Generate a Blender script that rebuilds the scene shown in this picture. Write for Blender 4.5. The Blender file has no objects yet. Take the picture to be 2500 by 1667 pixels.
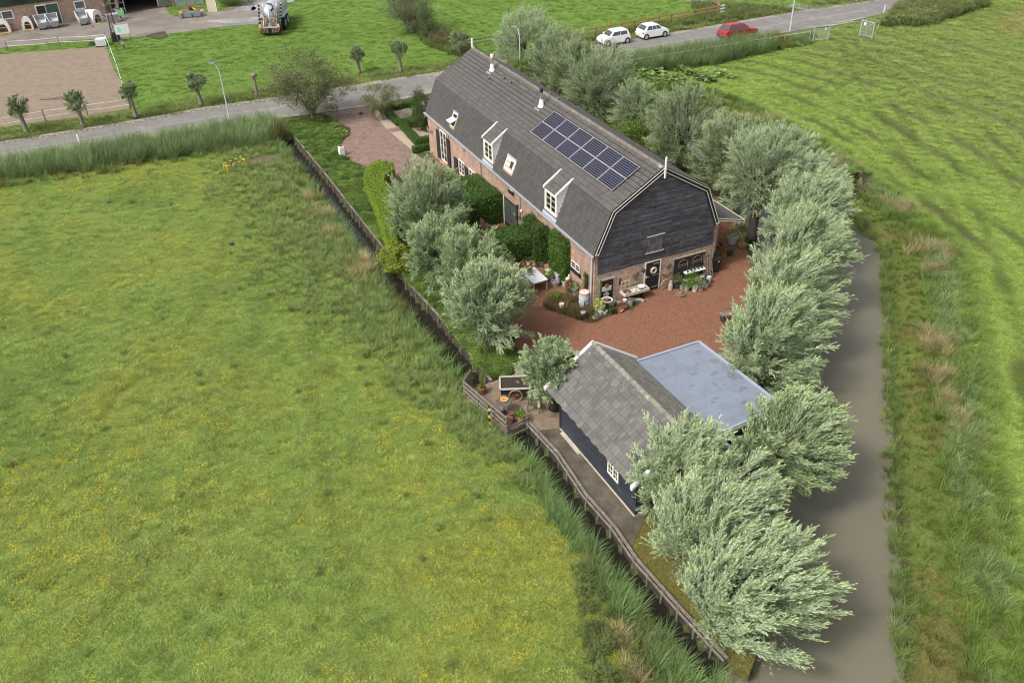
import bpy, bmesh, math, random
import numpy as np
from mathutils import Vector, Matrix, Euler
sc = bpy.context.scene
R = math.radians
# ---------------- camera ----------------
cd = bpy.data.cameras.new('camera'); cam = bpy.data.objects.new('camera', cd)
sc.collection.objects.link(cam); sc.camera = cam
cd.sensor_width = 36; cd.lens = 2100/2500*36; cd.clip_start = .5; cd.clip_end = 2000
PT, RL = 0.60372, -0.02683
fw = Vector((0, math.cos(PT), -math.sin(PT))); rt = Vector((1, 0, 0)); up = rt.cross(fw)
r2 = math.cos(RL)*rt+math.sin(RL)*up; u2 = -math.sin(RL)*rt+math.cos(RL)*up
m = Matrix((r2, u2, -fw)).transposed().to_4x4(); m.translation = (0, 0, 27.032)
cam.matrix_world = m
# ---------------- sky, sun, exposure ----------------
SUN_EL, SUN_AZ = 50, 235          # degrees, azimuth clockwise from +y
w = bpy.data.worlds.new('World'); sc.world = w; w.use_nodes = True
nt = w.node_tree; bg = nt.nodes['Background']
sk = nt.nodes.new('ShaderNodeTexSky'); sk.sky_type = 'NISHITA'; sk.sun_disc = False
sk.sun_elevation = R(SUN_EL); sk.sun_rotation = R(SUN_AZ); sk.dust_density = 5; sk.ozone_density = .6; sk.air_density = 1
hs = nt.nodes.new('ShaderNodeHueSaturation'); hs.inputs['Saturation'].default_value = .3
nt.links.new(sk.outputs[0], hs.inputs['Color']); nt.links.new(hs.outputs[0], bg.inputs[0])
bg.inputs[1].default_value = .115
sd = bpy.data.lights.new('sun', 'SUN'); sd.energy = 1.5; sd.angle = R(10); sd.color = (1, .95, .88)
so = bpy.data.objects.new('sun', sd); sc.collection.objects.link(so)
dv = Vector((math.sin(R(SUN_AZ))*math.cos(R(SUN_EL)), math.cos(R(SUN_AZ))*math.cos(R(SUN_EL)), math.sin(R(SUN_EL))))
so.rotation_euler = dv.to_track_quat('Z', 'Y').to_euler(); so.location = dv*200
sc.view_settings.view_transform = 'Standard'; sc.view_settings.look = 'None'
sc.view_settings.exposure = 0.88; sc.view_settings.gamma = 1
sc.render.engine = 'CYCLES'; sc.cycles.filter_width = 1.1
# ---------------- helpers ----------------
rng = np.random.default_rng(7); random.seed(7)
MATS = {}
def lin(c):
    return tuple(((v/255)/12.92 if v <= 10 else (((v/255)+.055)/1.055)**2.4) for v in c)
def mat(name, col, rough=.8, metal=0, n=0, ns=5, bump=0, bs=40, spec=.5, stretch=None, dirt=None, sat=None):
    """plain procedural: base colour with noise variation n at scale ns, bump at scale bs, optional dirt colour"""
    if name in MATS: return MATS[name]
    ma = bpy.data.materials.new(name); ma.use_nodes = True; t = ma.node_tree; b = t.nodes['Principled BSDF']
    b.inputs['Roughness'].default_value = rough; b.inputs['Metallic'].default_value = metal
    b.inputs['Specular IOR Level'].default_value = spec
    tc = t.nodes.new('ShaderNodeTexCoord'); mp = t.nodes.new('ShaderNodeMapping'); t.links.new(tc.outputs['Object'], mp.inputs[0])
    if stretch: mp.inputs['Scale'].default_value = stretch
    nz = t.nodes.new('ShaderNodeTexNoise'); nz.inputs['Scale'].default_value = ns; nz.inputs['Detail'].default_value = 5; nz.inputs['Roughness'].default_value = .65
    t.links.new(mp.outputs[0], nz.inputs['Vector'])
    cr = t.nodes.new('ShaderNodeValToRGB'); e = cr.color_ramp.elements
    e[0].position = .3; e[1].position = .7
    e[0].color = (*[max(0, c*(1-n)) for c in col], 1); e[1].color = (*[min(1, c*(1+n)) for c in col], 1)
    t.links.new(nz.outputs[0], cr.inputs[0]); out = cr.outputs[0]
    if dirt:
        n2 = t.nodes.new('ShaderNodeTexNoise'); n2.inputs['Scale'].default_value = dirt[1]; n2.inputs['Detail'].default_value = 6; n2.inputs['Roughness'].default_value = .7
        t.links.new(mp.outputs[0], n2.inputs['Vector'])
        c2 = t.nodes.new('ShaderNodeValToRGB'); c2.color_ramp.elements[0].position = dirt[2]; c2.color_ramp.elements[1].position = dirt[2]+.12
        t.links.new(n2.outputs[0], c2.inputs[0])
        mx = t.nodes.new('ShaderNodeMix'); mx.data_type = 'RGBA'; t.links.new(c2.outputs[0], mx.inputs[0])
        t.links.new(out, mx.inputs[6]); mx.inputs[7].default_value = (*dirt[0], 1); out = mx.outputs[2]
    t.links.new(out, b.inputs['Base Color'])
    if bump:
        n3 = t.nodes.new('ShaderNodeTexNoise'); n3.inputs['Scale'].default_value = bs; n3.inputs['Detail'].default_value = 4
        t.links.new(mp.outputs[0], n3.inputs['Vector'])
        bp = t.nodes.new('ShaderNodeBump'); bp.inputs['Strength'].default_value = bump; bp.inputs['Distance'].default_value = .02
        t.links.new(n3.outputs[0], bp.inputs['Height']); t.links.new(bp.outputs[0], b.inputs['Normal'])
    MATS[name] = ma; return ma
def brick_mat(name, c1, c2, mortar, bw, bh, ms=.01, uv=False, rough=.85, bump=.5, off=.5, n=.25, spots=None, ribs=0):
    ma = bpy.data.materials.new(name); ma.use_nodes = True; t = ma.node_tree; b = t.nodes['Principled BSDF']; b.inputs['Roughness'].default_value = rough
    tc = t.nodes.new('ShaderNodeTexCoord')
    if uv == True: vec = tc.outputs['UV']
    else:
        sp = t.nodes.new('ShaderNodeSeparateXYZ'); t.links.new(tc.outputs['Object'], sp.inputs[0])
        cb = t.nodes.new('ShaderNodeCombineXYZ')
        if uv == 'top': t.links.new(sp.outputs[0], cb.inputs[0]); t.links.new(sp.outputs[1], cb.inputs[1])
        else:
            ad = t.nodes.new('ShaderNodeMath'); t.links.new(sp.outputs[0], ad.inputs[0]); t.links.new(sp.outputs[1], ad.inputs[1])
            t.links.new(ad.outputs[0], cb.inputs[0]); t.links.new(sp.outputs[2], cb.inputs[1])
        vec = cb.outputs[0]
    br = t.nodes.new('ShaderNodeTexBrick'); t.links.new(vec, br.inputs[0])
    br.inputs['Color1'].default_value = (*c1, 1); br.inputs['Color2'].default_value = (*c2, 1); br.inputs['Mortar'].default_value = (*mortar, 1)
    br.inputs['Scale'].default_value = 1; br.inputs['Brick Width'].default_value = bw; br.inputs['Row Height'].default_value = bh
    br.inputs['Mortar Size'].default_value = ms; br.inputs['Mortar Smooth'].default_value = .3; br.offset = off
    nz = t.nodes.new('ShaderNodeTexNoise'); nz.inputs['Scale'].default_value = 1.7; nz.inputs['Detail'].default_value = 8; nz.inputs['Roughness'].default_value = .7
    t.links.new(tc.outputs['Object'], nz.inputs['Vector'])
    mr = t.nodes.new('ShaderNodeMapRange'); mr.inputs[1].default_value = .3; mr.inputs[2].default_value = .7; mr.inputs[3].default_value = 1-n; mr.inputs[4].default_value = 1+n
    t.links.new(nz.outputs[0], mr.inputs[0])
    vm = t.nodes.new('ShaderNodeVectorMath'); vm.operation = 'SCALE'; t.links.new(br.outputs[0], vm.inputs[0]); t.links.new(mr.outputs[0], vm.inputs['Scale'])
    out = vm.outputs[0]
    for (scol, ssc, thr) in (spots or []):
        n2 = t.nodes.new('ShaderNodeTexNoise'); n2.inputs['Scale'].default_value = ssc; n2.inputs['Detail'].default_value = 5; n2.inputs['Roughness'].default_value = .6
        t.links.new(tc.outputs['Object'], n2.inputs['Vector'])
        c2n = t.nodes.new('ShaderNodeValToRGB'); c2n.color_ramp.elements[0].position = thr; c2n.color_ramp.elements[1].position = thr+.05
        t.links.new(n2.outputs[0], c2n.inputs[0])
        mx = t.nodes.new('ShaderNodeMix'); mx.data_type = 'RGBA'; t.links.new(c2n.outputs[0], mx.inputs[0]); t.links.new(out, mx.inputs[6]); mx.inputs[7].default_value = (*scol, 1); out = mx.outputs[2]
    t.links.new(out, b.inputs['Base Color'])
    bp = t.nodes.new('ShaderNodeBump'); bp.inputs['Strength'].default_value = bump; bp.inputs['Distance'].default_value = .01; bp.invert = True
    if ribs:
        wv = t.nodes.new('ShaderNodeTexWave'); wv.bands_direction = 'X'; wv.inputs['Scale'].default_value = ribs; t.links.new(vec, wv.inputs[0])
        t.links.new(wv.outputs[0], bp.inputs['Height']); bp.inputs['Distance'].default_value = .03
    else: t.links.new(br.outputs['Fac'], bp.inputs['Height'])
    t.links.new(bp.outputs[0], b.inputs['Normal'])
    MATS[name] = ma; return ma
COL = sc.collection
def tag(o, label=None, cat=None, group=None, kind=None):
    if label: o['label'] = label
    if cat: o['category'] = cat
    if group: o['group'] = group
    if kind: o['kind'] = kind
    return o
def thing(name, label, cat, loc=(0, 0, 0), rz=0, group=None):
    o = bpy.data.objects.new(name, None); COL.objects.link(o); o.empty_display_size = .3
    o.location = (loc[0], loc[1], loc[2] if len(loc) > 2 else 0); o.rotation_euler = (0, 0, rz)
    return tag(o, label, cat, group)
def copy_tree(o, parent=None):
    c = o.copy(); COL.objects.link(c)
    if parent: c.parent = parent
    for ch in list(o.children): copy_tree(ch, c)
    return c
class MB:
    """collects faces and links them as one mesh object"""
    def __init__(s): s.v = []; s.f = []; s.m = []; s.uv = None; s.T = None
    def add(s, vs, fs, mi=0):
        k = len(s.v)
        for p in vs:
            p = Vector(p)
            s.v.append(s.T @ p if s.T else p)
        for f in fs: s.f.append([k+i for i in f]); s.m.append(mi)
        return s
    def box(s, x0, x1, y0, y1, z0, z1, mi=0, top=0):
        a = top
        vs = [(x0, y0, z0), (x1, y0, z0), (x1, y1, z0), (x0, y1, z0), (x0+a, y0+a, z1), (x1-a, y0+a, z1), (x1-a, y1-a, z1), (x0+a, y1-a, z1)]
        return s.add(vs, [(0, 3, 2, 1), (4, 5, 6, 7), (0, 1, 5, 4), (1, 2, 6, 5), (2, 3, 7, 6), (3, 0, 4, 7)], mi)
    def bar(s, p, q, a=.05, b=.05, mi=0, upv=(0, 0, 1)):
        p = Vector(p); q = Vector(q); d = (q-p).normalized(); u = Vector(upv)
        if abs(d.dot(u)) > .98: u = Vector((1, 0, 0))
        x = d.cross(u).normalized()*a/2; y = x.cross(d).normalized()*b/2
        vs = [p-x-y, p+x-y, p+x+y, p-x+y, q-x-y, q+x-y, q+x+y, q-x+y]
        return s.add(vs, [(0, 3, 2, 1), (4, 5, 6, 7), (0, 1, 5, 4), (1, 2, 6, 5), (2, 3, 7, 6), (3, 0, 4, 7)], mi)
    def tube(s, pts, r, n=8, mi=0, cap=True):
        pts = [Vector(p) for p in pts]; rs = r if isinstance(r, (list, tuple)) else [r]*len(pts)
        vs = []; fs = []; pu = None
        for i, p in enumerate(pts):
            d = (pts[min(i+1, len(pts)-1)]-pts[max(i-1, 0)])
            if d.length < 1e-6: d = Vector((0, 0, 1))
            d.normalize()
            if pu is None: pu = Vector((0, 0, 1)) if abs(d.z) < .9 else Vector((1, 0, 0))
            x = d.cross(pu).normalized(); y = x.cross(d).normalized(); pu = y
            for k in range(n):
                a = 2*math.pi*k/n; vs.append(p+(x*math.cos(a)+y*math.sin(a))*rs[i])
        for i in range(len(pts)-1):
            for k in range(n): fs.append((i*n+k, i*n+(k+1) % n, (i+1)*n+(k+1) % n, (i+1)*n+k))
        if cap: fs.append(tuple(range(n))[::-1]); fs.append(tuple((len(pts)-1)*n+k for k in range(n)))
        return s.add(vs, fs, mi)
    def lathe(s, prof, c=(0, 0, 0), n=16, mi=0, sx=1, sy=1):
        vs = []; fs = []
        for (r, z) in prof:
            for k in range(n):
                a = 2*math.pi*k/n; vs.append((c[0]+r*math.cos(a)*sx, c[1]+r*math.sin(a)*sy, c[2]+z))
        for i in range(len(prof)-1):
            for k in range(n): fs.append((i*n+k, i*n+(k+1) % n, (i+1)*n+(k+1) % n, (i+1)*n+k))
        fs.append(tuple(range(n))[::-1]); fs.append(tuple((len(prof)-1)*n+k for k in range(n)))
        return s.add(vs, fs, mi)
    def prism(s, poly, h0, h1, ax='z', mi=0):
        """extrude a 2-D polygon: ax z -> (x,y), ax y -> (x,z), ax x -> (y,z)"""
        n = len(poly)
        def P(p, h): return (p[0], p[1], h) if ax == 'z' else ((p[0], h, p[1]) if ax == 'y' else (h, p[0], p[1]))
        vs = [P(p, h0) for p in poly]+[P(p, h1) for p in poly]
        fs = [tuple(range(n))[::-1], tuple(range(n, 2*n))]+[(i, (i+1) % n, n+(i+1) % n, n+i) for i in range(n)]
        return s.add(vs, fs, mi)
    def quad(s, a, b, c, d, mi=0): return s.add([a, b, c, d], [(0, 1, 2, 3)], mi)
    def torus(s, c, r, r2, axis='z', n=24, k=8, mi=0, a0=0, a1=2*math.pi):
        pts = []
        full = abs(a1-a0-2*math.pi) < 1e-6
        for i in range(n+1):
            a = a0+(a1-a0)*i/n; u, v = r*math.cos(a), r*math.sin(a)
            pts.append(Vector(c)+(Vector((u, v, 0)) if axis == 'z' else Vector((u, 0, v)) if axis == 'y' else Vector((0, u, v))))
        return s.tube(pts, r2, k, mi, cap=not full)
    def build(s, name, ma, parent=None, smooth=False, bevel=0, loc=None, fix=True):
        me = bpy.data.meshes.new(name); me.from_pydata([tuple(v) for v in s.v], [], s.f)
        for x in (ma if isinstance(ma, (list, tuple)) else [ma]): me.materials.append(x)
        me.polygons.foreach_set('material_index', s.m)
        if smooth: me.polygons.foreach_set('use_smooth', [True]*len(s.f))
        if s.uv:
            l = me.uv_layers.new(name='UVMap'); fl = []
            for p in me.polygons:
                for vi in p.vertices: fl += list(s.uv[vi])
            l.data.foreach_set('uv', fl)
        me.update()
        if fix:
            bm = bmesh.new(); bm.from_mesh(me); bmesh.ops.recalc_face_normals(bm, faces=bm.faces); bm.to_mesh(me); bm.free()
        o = bpy.data.objects.new(name, me); COL.objects.link(o)
        if parent: o.parent = parent
        if loc: o.location = loc
        if smooth:
            for p in me.polygons: p.use_smooth = True
            try:
                md = o.modifiers.new('ws', 'WEIGHTED_NORMAL')
            except Exception: pass
        if bevel:
            md = o.modifiers.new('b', 'BEVEL'); md.width = bevel; md.segments = 2; md.limit_method = 'ANGLE'
        return o
def npmesh(name, co, faces_n, col=None, ma=None, parent=None, extra=None):
    """co (N,3) with consecutive verts forming faces of faces_n corners"""
    me = bpy.data.meshes.new(name); n = len(co); nf = n//faces_n
    me.vertices.add(n); me.vertices.foreach_set('co', np.asarray(co, np.float32).ravel())
    me.loops.add(n); me.loops.foreach_set('vertex_index', np.arange(n, dtype=np.int32))
    me.polygons.add(nf); me.polygons.foreach_set('loop_start', np.arange(0, n, faces_n, dtype=np.int32))
    try: me.polygons.foreach_set('loop_total', np.full(nf, faces_n, dtype=np.int32))
    except Exception: pass
    me.update(calc_edges=True)
    if col is not None:
        a = me.color_attributes.new('col', 'FLOAT_COLOR', 'POINT')
        c4 = np.ones((n, 4), np.float32); c4[:, :3] = col; a.data.foreach_set('color', c4.ravel())
    if ma: me.materials.append(ma)
    if parent is False: return me
    o = bpy.data.objects.new(name, me); COL.objects.link(o)
    if parent: o.parent = parent
    return o
def nrm(a): return a/np.maximum(np.linalg.norm(a, axis=-1, keepdims=True), 1e-9)
def leafquads(P, D, L, Wd, N=None):
    """rhombic leaves: base P, direction D, length L, width Wd"""
    n = len(P)
    if N is None: N = rng.normal(size=(n, 3))
    S = nrm(np.cross(D, N)); L = np.broadcast_to(L, n)[:, None]; Wd = np.broadcast_to(Wd, n)[:, None]
    co = np.empty((n, 4, 3)); mid = P+D*L*.45
    co[:, 0] = P; co[:, 1] = mid+S*Wd/2; co[:, 2] = P+D*L; co[:, 3] = mid-S*Wd/2
    return co.reshape(-1, 3)
def leaf_mat(name, trans=.25, rough=.55, back=None, inst=False, spec=.3):
    ma = bpy.data.materials.new(name); ma.use_nodes = True; t = ma.node_tree; b = t.nodes['Principled BSDF']
    at = t.nodes.new('ShaderNodeAttribute'); at.attribute_name = 'col'; c = at.outputs['Color']
    if inst:
        ai = t.nodes.new('ShaderNodeAttribute'); ai.attribute_name = 'icol'; ai.attribute_type = 'INSTANCER'
        mu = t.nodes.new('ShaderNodeMix'); mu.data_type = 'RGBA'; mu.blend_type = 'MULTIPLY'; mu.inputs[0].default_value = 1
        t.links.new(c, mu.inputs[6]); t.links.new(ai.outputs['Color'], mu.inputs[7]); c = mu.outputs[2]
    if back:
        ge = t.nodes.new('ShaderNodeNewGeometry'); mb = t.nodes.new('ShaderNodeMix'); mb.data_type = 'RGBA'
        t.links.new(ge.outputs['Backfacing'], mb.inputs[0]); t.links.new(c, mb.inputs[6])
        m2 = t.nodes.new('ShaderNodeMix'); m2.data_type = 'RGBA'; m2.inputs[0].default_value = .65; t.links.new(c, m2.inputs[6]); m2.inputs[7].default_value = (*back, 1)
        t.links.new(m2.outputs[2], mb.inputs[7]); c = mb.outputs[2]
    t.links.new(c, b.inputs['Base Color']); b.inputs['Roughness'].default_value = rough; b.inputs['Specular IOR Level'].default_value = spec
    tr = t.nodes.new('ShaderNodeBsdfTranslucent'); t.links.new(c, tr.inputs[0])
    ms = t.nodes.new('ShaderNodeMixShader'); ms.inputs[0].default_value = trans
    t.links.new(b.outputs[0], ms.inputs[1]); t.links.new(tr.outputs[0], ms.inputs[2]); t.links.new(ms.outputs[0], t.nodes['Material Output'].inputs[0])
    MATS[name] = ma; return ma
def vnoise(x, y, s, seed=0):
    """smooth value noise in 0..1"""
    x = np.asarray(x)/s+seed*17.3; y = np.asarray(y)/s+seed*9.1
    xi = np.floor(x); yi = np.floor(y); fx = x-xi; fy = y-yi; fx = fx*fx*(3-2*fx); fy = fy*fy*(3-2*fy)
    def h(a, b):
        v = np.sin(a*127.1+b*311.7+seed*74.7)*43758.5453; return v-np.floor(v)
    return (h(xi, yi)*(1-fx)+h(xi+1, yi)*fx)*(1-fy)+(h(xi, yi+1)*(1-fx)+h(xi+1, yi+1)*fx)*fy
def fbm(x, y, s, seed=0, o=4):
    v = 0; a = .5; t = 0
    for i in range(o): v = v+a*vnoise(x, y, s, seed+i*3); t += a; a *= .55; s *= .5
    return v/t
def inpoly(x, y, poly):
    x = np.asarray(x, float); y = np.asarray(y, float); r = np.zeros(x.shape, bool); n = len(poly)
    for i in range(n):
        x0, y0 = poly[i][:2]; x1, y1 = poly[(i+1) % n][:2]
        if y0 == y1: continue
        c = ((y0 > y) != (y1 > y)) & (x < (x1-x0)*(y-y0)/(y1-y0)+x0); r ^= c
    return r
def dline(x, y, pts, closed=False):
    x = np.asarray(x, float); y = np.asarray(y, float); d = np.full(x.shape, 1e9); n = len(pts)
    for i in range(n if closed else n-1):
        x0, y0 = pts[i][:2]; x1, y1 = pts[(i+1) % n][:2]; dx, dy = x1-x0, y1-y0
        t = np.clip(((x-x0)*dx+(y-y0)*dy)/(dx*dx+dy*dy+1e-12), 0, 1)
        d = np.minimum(d, np.hypot(x-x0-t*dx, y-y0-t*dy))
    return d
def sst(a, b, v):
    t = np.clip((v-a)/(b-a), 0, 1); return t*t*(3-2*t)
def smooth_line(pts, k=4):
    """Catmull-Rom resample"""
    P = [np.array(p[:2], float) for p in pts]; o = []
    for i in range(len(P)-1):
        p0 = P[max(i-1, 0)]; p1 = P[i]; p2 = P[i+1]; p3 = P[min(i+2, len(P)-1)]
        for j in range(k):
            t = j/k; q = .5*((2*p1)+(-p0+p2)*t+(2*p0-5*p1+4*p2-p3)*t*t+(-p0+3*p1-3*p2+p3)*t**3); o.append((q[0], q[1]))
    o.append(tuple(P[-1])); return o
def sheet(name, poly, z, ma, label=None, kind='structure', edge=.0):
    bm = bmesh.new(); vs = [bm.verts.new((p[0], p[1], z)) for p in poly]; f = bm.faces.new(vs)
    if f.normal.z < 0 or True:
        bm.normal_update()
        if f.normal.z < 0: f.normal_flip()
    if edge:
        r = bmesh.ops.extrude_edge_only(bm, edges=bm.edges[:]); 
        for v in [g for g in r['geom'] if isinstance(g, bmesh.types.BMVert)]: v.co.z -= edge
    bmesh.ops.triangulate(bm, faces=[g for g in bm.faces if len(g.verts) > 4])
    me = bpy.data.meshes.new(name); bm.to_mesh(me); bm.free(); me.materials.append(ma)
    o = bpy.data.objects.new(name, me); COL.objects.link(o); tag(o, label, None, None, kind); return o

# ---------------- layout of the land (metres, x right, y away) ----------------
BOARD = [(-18.6, 71.87), (-18.03, 70.59), (-13.86, 62.07), (-11.35, 56.74), (-9.15, 52.12), (-7.21, 48.04), (-6.11, 45.39), (-4.37, 42.24), (-3.0, 39.48), (-1.12, 35.53), (0.73, 32.07), (2.0, 29.82), (3.06, 27.07), (4.12, 25.09), (4.77, 23.39), (6.09, 20.97), (7.07, 19.25), (7.38, 18.73)]
SHORE = [(7.9, 16.92), (8.33, 18.66), (8.73, 19.33), (9.11, 20.3), (9.7, 22.09), (10.72, 24.59), (11.21, 26.45), (12.08, 28.99), (13.07, 33.42), (14.03, 38.75), (15.1, 44.32), (15.77, 48.33), (16.04, 50.53), (16.05, 52.9), (16.31, 56.76), (15.73, 61.12), (14.91, 65.16), (13.86, 68.73), (12.9, 71.43), (11.79, 73.69), (10.08, 77.85), (8.3, 83.49), (7.04, 88.11)]
RBANK = [(12.56, 14.65), (13.56, 18.06), (15.34, 23.13), (16.05, 25.36), (17.22, 28.74), (19.02, 33.75), (20.25, 37.26), (22.04, 42.22), (23.77, 47.05), (24.34, 49.78), (24.14, 52.37), (23.84, 54.33), (23.07, 58.44), (22.24, 63.03), (21.08, 67.33), (19.57, 71.13), (17.82, 74.78), (16.07, 77.38), (14.33, 78.29), (12.51, 79.0), (10.56, 82.08), (8.31, 88.27)]
def rtrack(x, y):
    v = np.zeros(np.shape(x))
    for tl in RTR:
        for o_ in (-.75, .75): v = np.maximum(v, 1-sst(.08, .32, dline(x, y, offs(tl, o_))))
    return v*(.35+.65*sst(.2, .5, vnoise(x, y, 2.2, 91)))
def offs(pts, d):
    o = []
    for i, p in enumerate(pts):
        a = pts[max(i-1, 0)]; b = pts[min(i+1, len(pts)-1)]; t = np.array(b[:2])-np.array(a[:2]); t = t/np.linalg.norm(t)
        o.append((p[0]+t[1]*d, p[1]-t[0]*d))
    return o
BOARD_S = BOARD; SHORE = smooth_line(SHORE, 3); RBANK = smooth_line(RBANK, 3)
DL = offs(BOARD, 1.15)      # water edge on the meadow side (board line runs towards the camera)
RIVER = SHORE+RBANK[::-1]
DITCH = BOARD+DL[::-1]
tail = [BOARD[-1], (8.29, 18.5), (7.9, 16.92), (6.54, 16.81), DL[-1]]   # the ditch runs out into the river
ROAD_T = [(-51.99, 67.6), (-43.6, 71.3), (-33.54, 75.67), (-28.79, 78.29), (-22.55, 80.73), (-17.25, 82.91), (-10.1, 86.21), (-6.59, 87.49), (-0.07, 90.94), (7.88, 94.83), (13.97, 97.59), (19.35, 99.73), (32.82, 106.11), (34.75, 107.07), (41.97, 110.08), (50.41, 113.37), (62.94, 118.26)]
ROAD_B = [(-49.68, 63.7), (-41.59, 67.07), (-37.25, 68.76), (-32.84, 70.81), (-28.19, 72.86), (-23.49, 74.61), (-19.81, 75.78), (-16.3, 77.0), (-12.44, 78.23), (-7.2, 81.37), (-0.11, 85.23), (8.21, 89.21), (13.94, 91.56), (28.32, 97.19), (34.82, 99.92), (42.62, 103.96), (45.13, 105.39), (50.84, 108.31), (60.34, 112.68)]
PADDOCK = [(-58.01, 97.8), (-56.49, 98.44), (-50.98, 99.52), (-45.35, 100.45), (-41.48, 92.18), (-38.37, 86.4), (-35.16, 79.23), (-38.85, 77.12), (-45.42, 75.12), (-47.29, 74.46)]
YARD = [(-60.85, 99.79), (-57.68, 100.95), (-52.01, 103.08), (-46.2, 103.89), (-42.02, 104.18), (-38.15, 105.74), (-33.63, 107.85), (-30.65, 108.48), (-28.43, 108.82), (-27.55, 111.84), (-27.68, 114.29), (-28.67, 117.35), (-30.2, 121.06), (-32.12, 127.21), (-35.94, 127.65), (-35.04, 121.6), (-35.09, 118.48), (-36.33, 116.04), (-37.45, 115.32), (-40.63, 112.8), (-42.49, 114.62), (-44.98, 120.0), (-48.16, 129.07), (-77.39, 132.47)]
PLOT = BOARD+[(8.02, 18.1)]+[p for p in SHORE[3:58]]+[(6.84, 85.55), (0.29, 85.2), (-7.19, 81.13), (-12.4, 77.89), (-16.67, 76.49), (-20.47, 75.41)]
RTR = [smooth_line(q, 5) for q in ([(37.23, 95.84), (36.45, 84.96), (35.06, 71.31), (33.41, 61.67), (30.98, 50.87), (28.04, 40.9)], [(37.58, 98.28), (34.78, 82.52), (32.98, 70.48), (31.26, 60.26), (29.12, 50.97), (25.76, 41.01), (22.46, 32.28), (19.52, 24.4)], [(21.77, 81.15), (25.36, 78.49), (29.62, 78.72), (36.59, 87.66)], [(18.19, 80.84), (21.2, 72.36), (24.64, 68.26), (26.95, 62.1), (27.57, 55.48), (26.17, 47.75), (23.68, 39.42), (21.28, 32.33), (18.2, 24.45), (15.59, 17.6)], [(30.15, 81.67), (31.63, 72.58), (32.18, 61.75), (30.71, 50.88), (27.82, 40.91), (24.61, 32.19)], [(23.49, 78.64), (26.78, 71.94), (29.05, 64.42), (29.26, 56.06), (27.5, 46.62), (25.11, 38.54), (22.34, 30.75), (18.84, 22.29)], [(23.59, 66.97), (26.02, 62.17), (26.97, 56.2), (25.83, 48.87)], [(37.98, 90.38), (39.18, 79.7), (39.14, 67.21), (37.2, 55.56)])]
# ---------------- ground heights ----------------
def signed_river(x, y):
    return np.where(inpoly(x, y, RIVER), 1, -1)*np.minimum(dline(x, y, SHORE), dline(x, y, RBANK))
def ground_h(x, y):
    s = signed_river(x, y); inplot = inpoly(x, y, PLOT)
    wdt = np.where(dline(x, y, SHORE) < dline(x, y, RBANK), .5, 1.2)
    wl = np.where(wdt > 1, -.62, -.62)
    z = np.where(s > 0, -.6-np.minimum(s*.7, .9), wl*(1-sst(0, 1, -s/wdt)))
    dd = dline(x, y, DITCH+[], True); ind = inpoly(x, y, DITCH) | inpoly(x, y, tail)
    zd = np.where(ind, -.55-np.minimum(np.minimum(dline(x, y, DL), 5)*.8, .5), 0)
    nearL = (~ind) & (~inplot)
    zd = np.where(nearL, -.55*(1-sst(0, .6, dline(x, y, DL))), zd)
    z = np.minimum(z, zd)
    z = z+np.where(inplot | (s > -.3), 0, .05*(fbm(x, y, 6, 3)-.5)*2*sst(.5, 3, np.minimum(-s, dd)))*(1-(dline(x, y, ROAD_T) < 4))*0.6
    cul = inpoly(x, y, CULV)
    return np.where(cul, -1.0, z)
TRACKS = [smooth_line([(-24.95, 31.2), (-20.33, 35.78), (-18.62, 43.22), (-19.38, 53.8), (-19.69, 59.83)], 5), smooth_line([(-17.69, 18.6), (-14.62, 25.62), (-14.28, 33.84), (-14.69, 43.02), (-15.64, 53.58)], 5), smooth_line([(-5.38, 18.23), (-8.37, 27.83), (-10.75, 37.14), (-12.55, 48.81)], 5)]
CULV = [(24.91, 58.66), (26.48, 60.57), (27.27, 59.31), (25.35, 56.44), (24.47, 55.95)]
GX = np.arange(-78, 90, .4); GY = np.arange(11, 136, .4)
X, Y = np.meshgrid(GX, GY); Xf, Yf = X.ravel(), Y.ravel()
Z = ground_h(Xf, Yf)
Dr = dline(Xf, Yf, RBANK); Db = dline(Xf, Yf, BOARD)
road_d = dline(Xf, Yf, [((a[0]+b[0])/2, (a[1]+b[1])/2) for a, b in zip(ROAD_T[::2], ROAD_B[::2])])
# which side of road: north if above the road centre line
def north(x, y): return inpoly(x, y, [(p[0], p[1]) for p in ROAD_T]+[(90, 400), (-200, 400)])
def right_field(x, y): return inpoly(x, y, RBANK+[(30, 92), (40, 103), (140, 135), (140, 0), (30, 0)])
NO = north(Xf, Yf); RF = right_field(Xf, Yf); IP = inpoly(Xf, Yf, PLOT)
col = np.zeros((len(Xf), 3))
n1 = fbm(Xf, Yf, 9, 1)[:, None]; n2 = fbm(Xf, Yf, 3.2, 5)[:, None]; n3 = fbm(Xf, Yf, 1.2, 11)[:, None]
c_me = np.array([.135, .185, .038]); c_mey = np.array([.165, .180, .032]); c_med = np.array([.085, .125, .026])
yel = sst(.42, .74, n1*.5+n2*.5)*.7
left = c_me*(1-yel)+c_mey*yel; dk = sst(.50, .72, 1-n2*.6-n3*.4); left = left*(1-dk*.6)+c_med*dk*.6
nearw = (1-sst(2.0, 7.5, Db))[:, None]*sst(26, 48, Yf)[:, None]
trk = np.zeros(len(Xf))
for tl in TRACKS: trk = np.maximum(trk, 1-sst(.15, .5, np.abs(dline(Xf, Yf, tl)-.0)))
left = left*(1-.14*trk[:, None])
left = left*(1-.7*nearw)+np.array([.085, .135, .035])*nearw*.7
col[:] = left
nof = np.array([.115, .19, .036])*(.85+.3*n1)
col[NO] = nof[NO]
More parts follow.
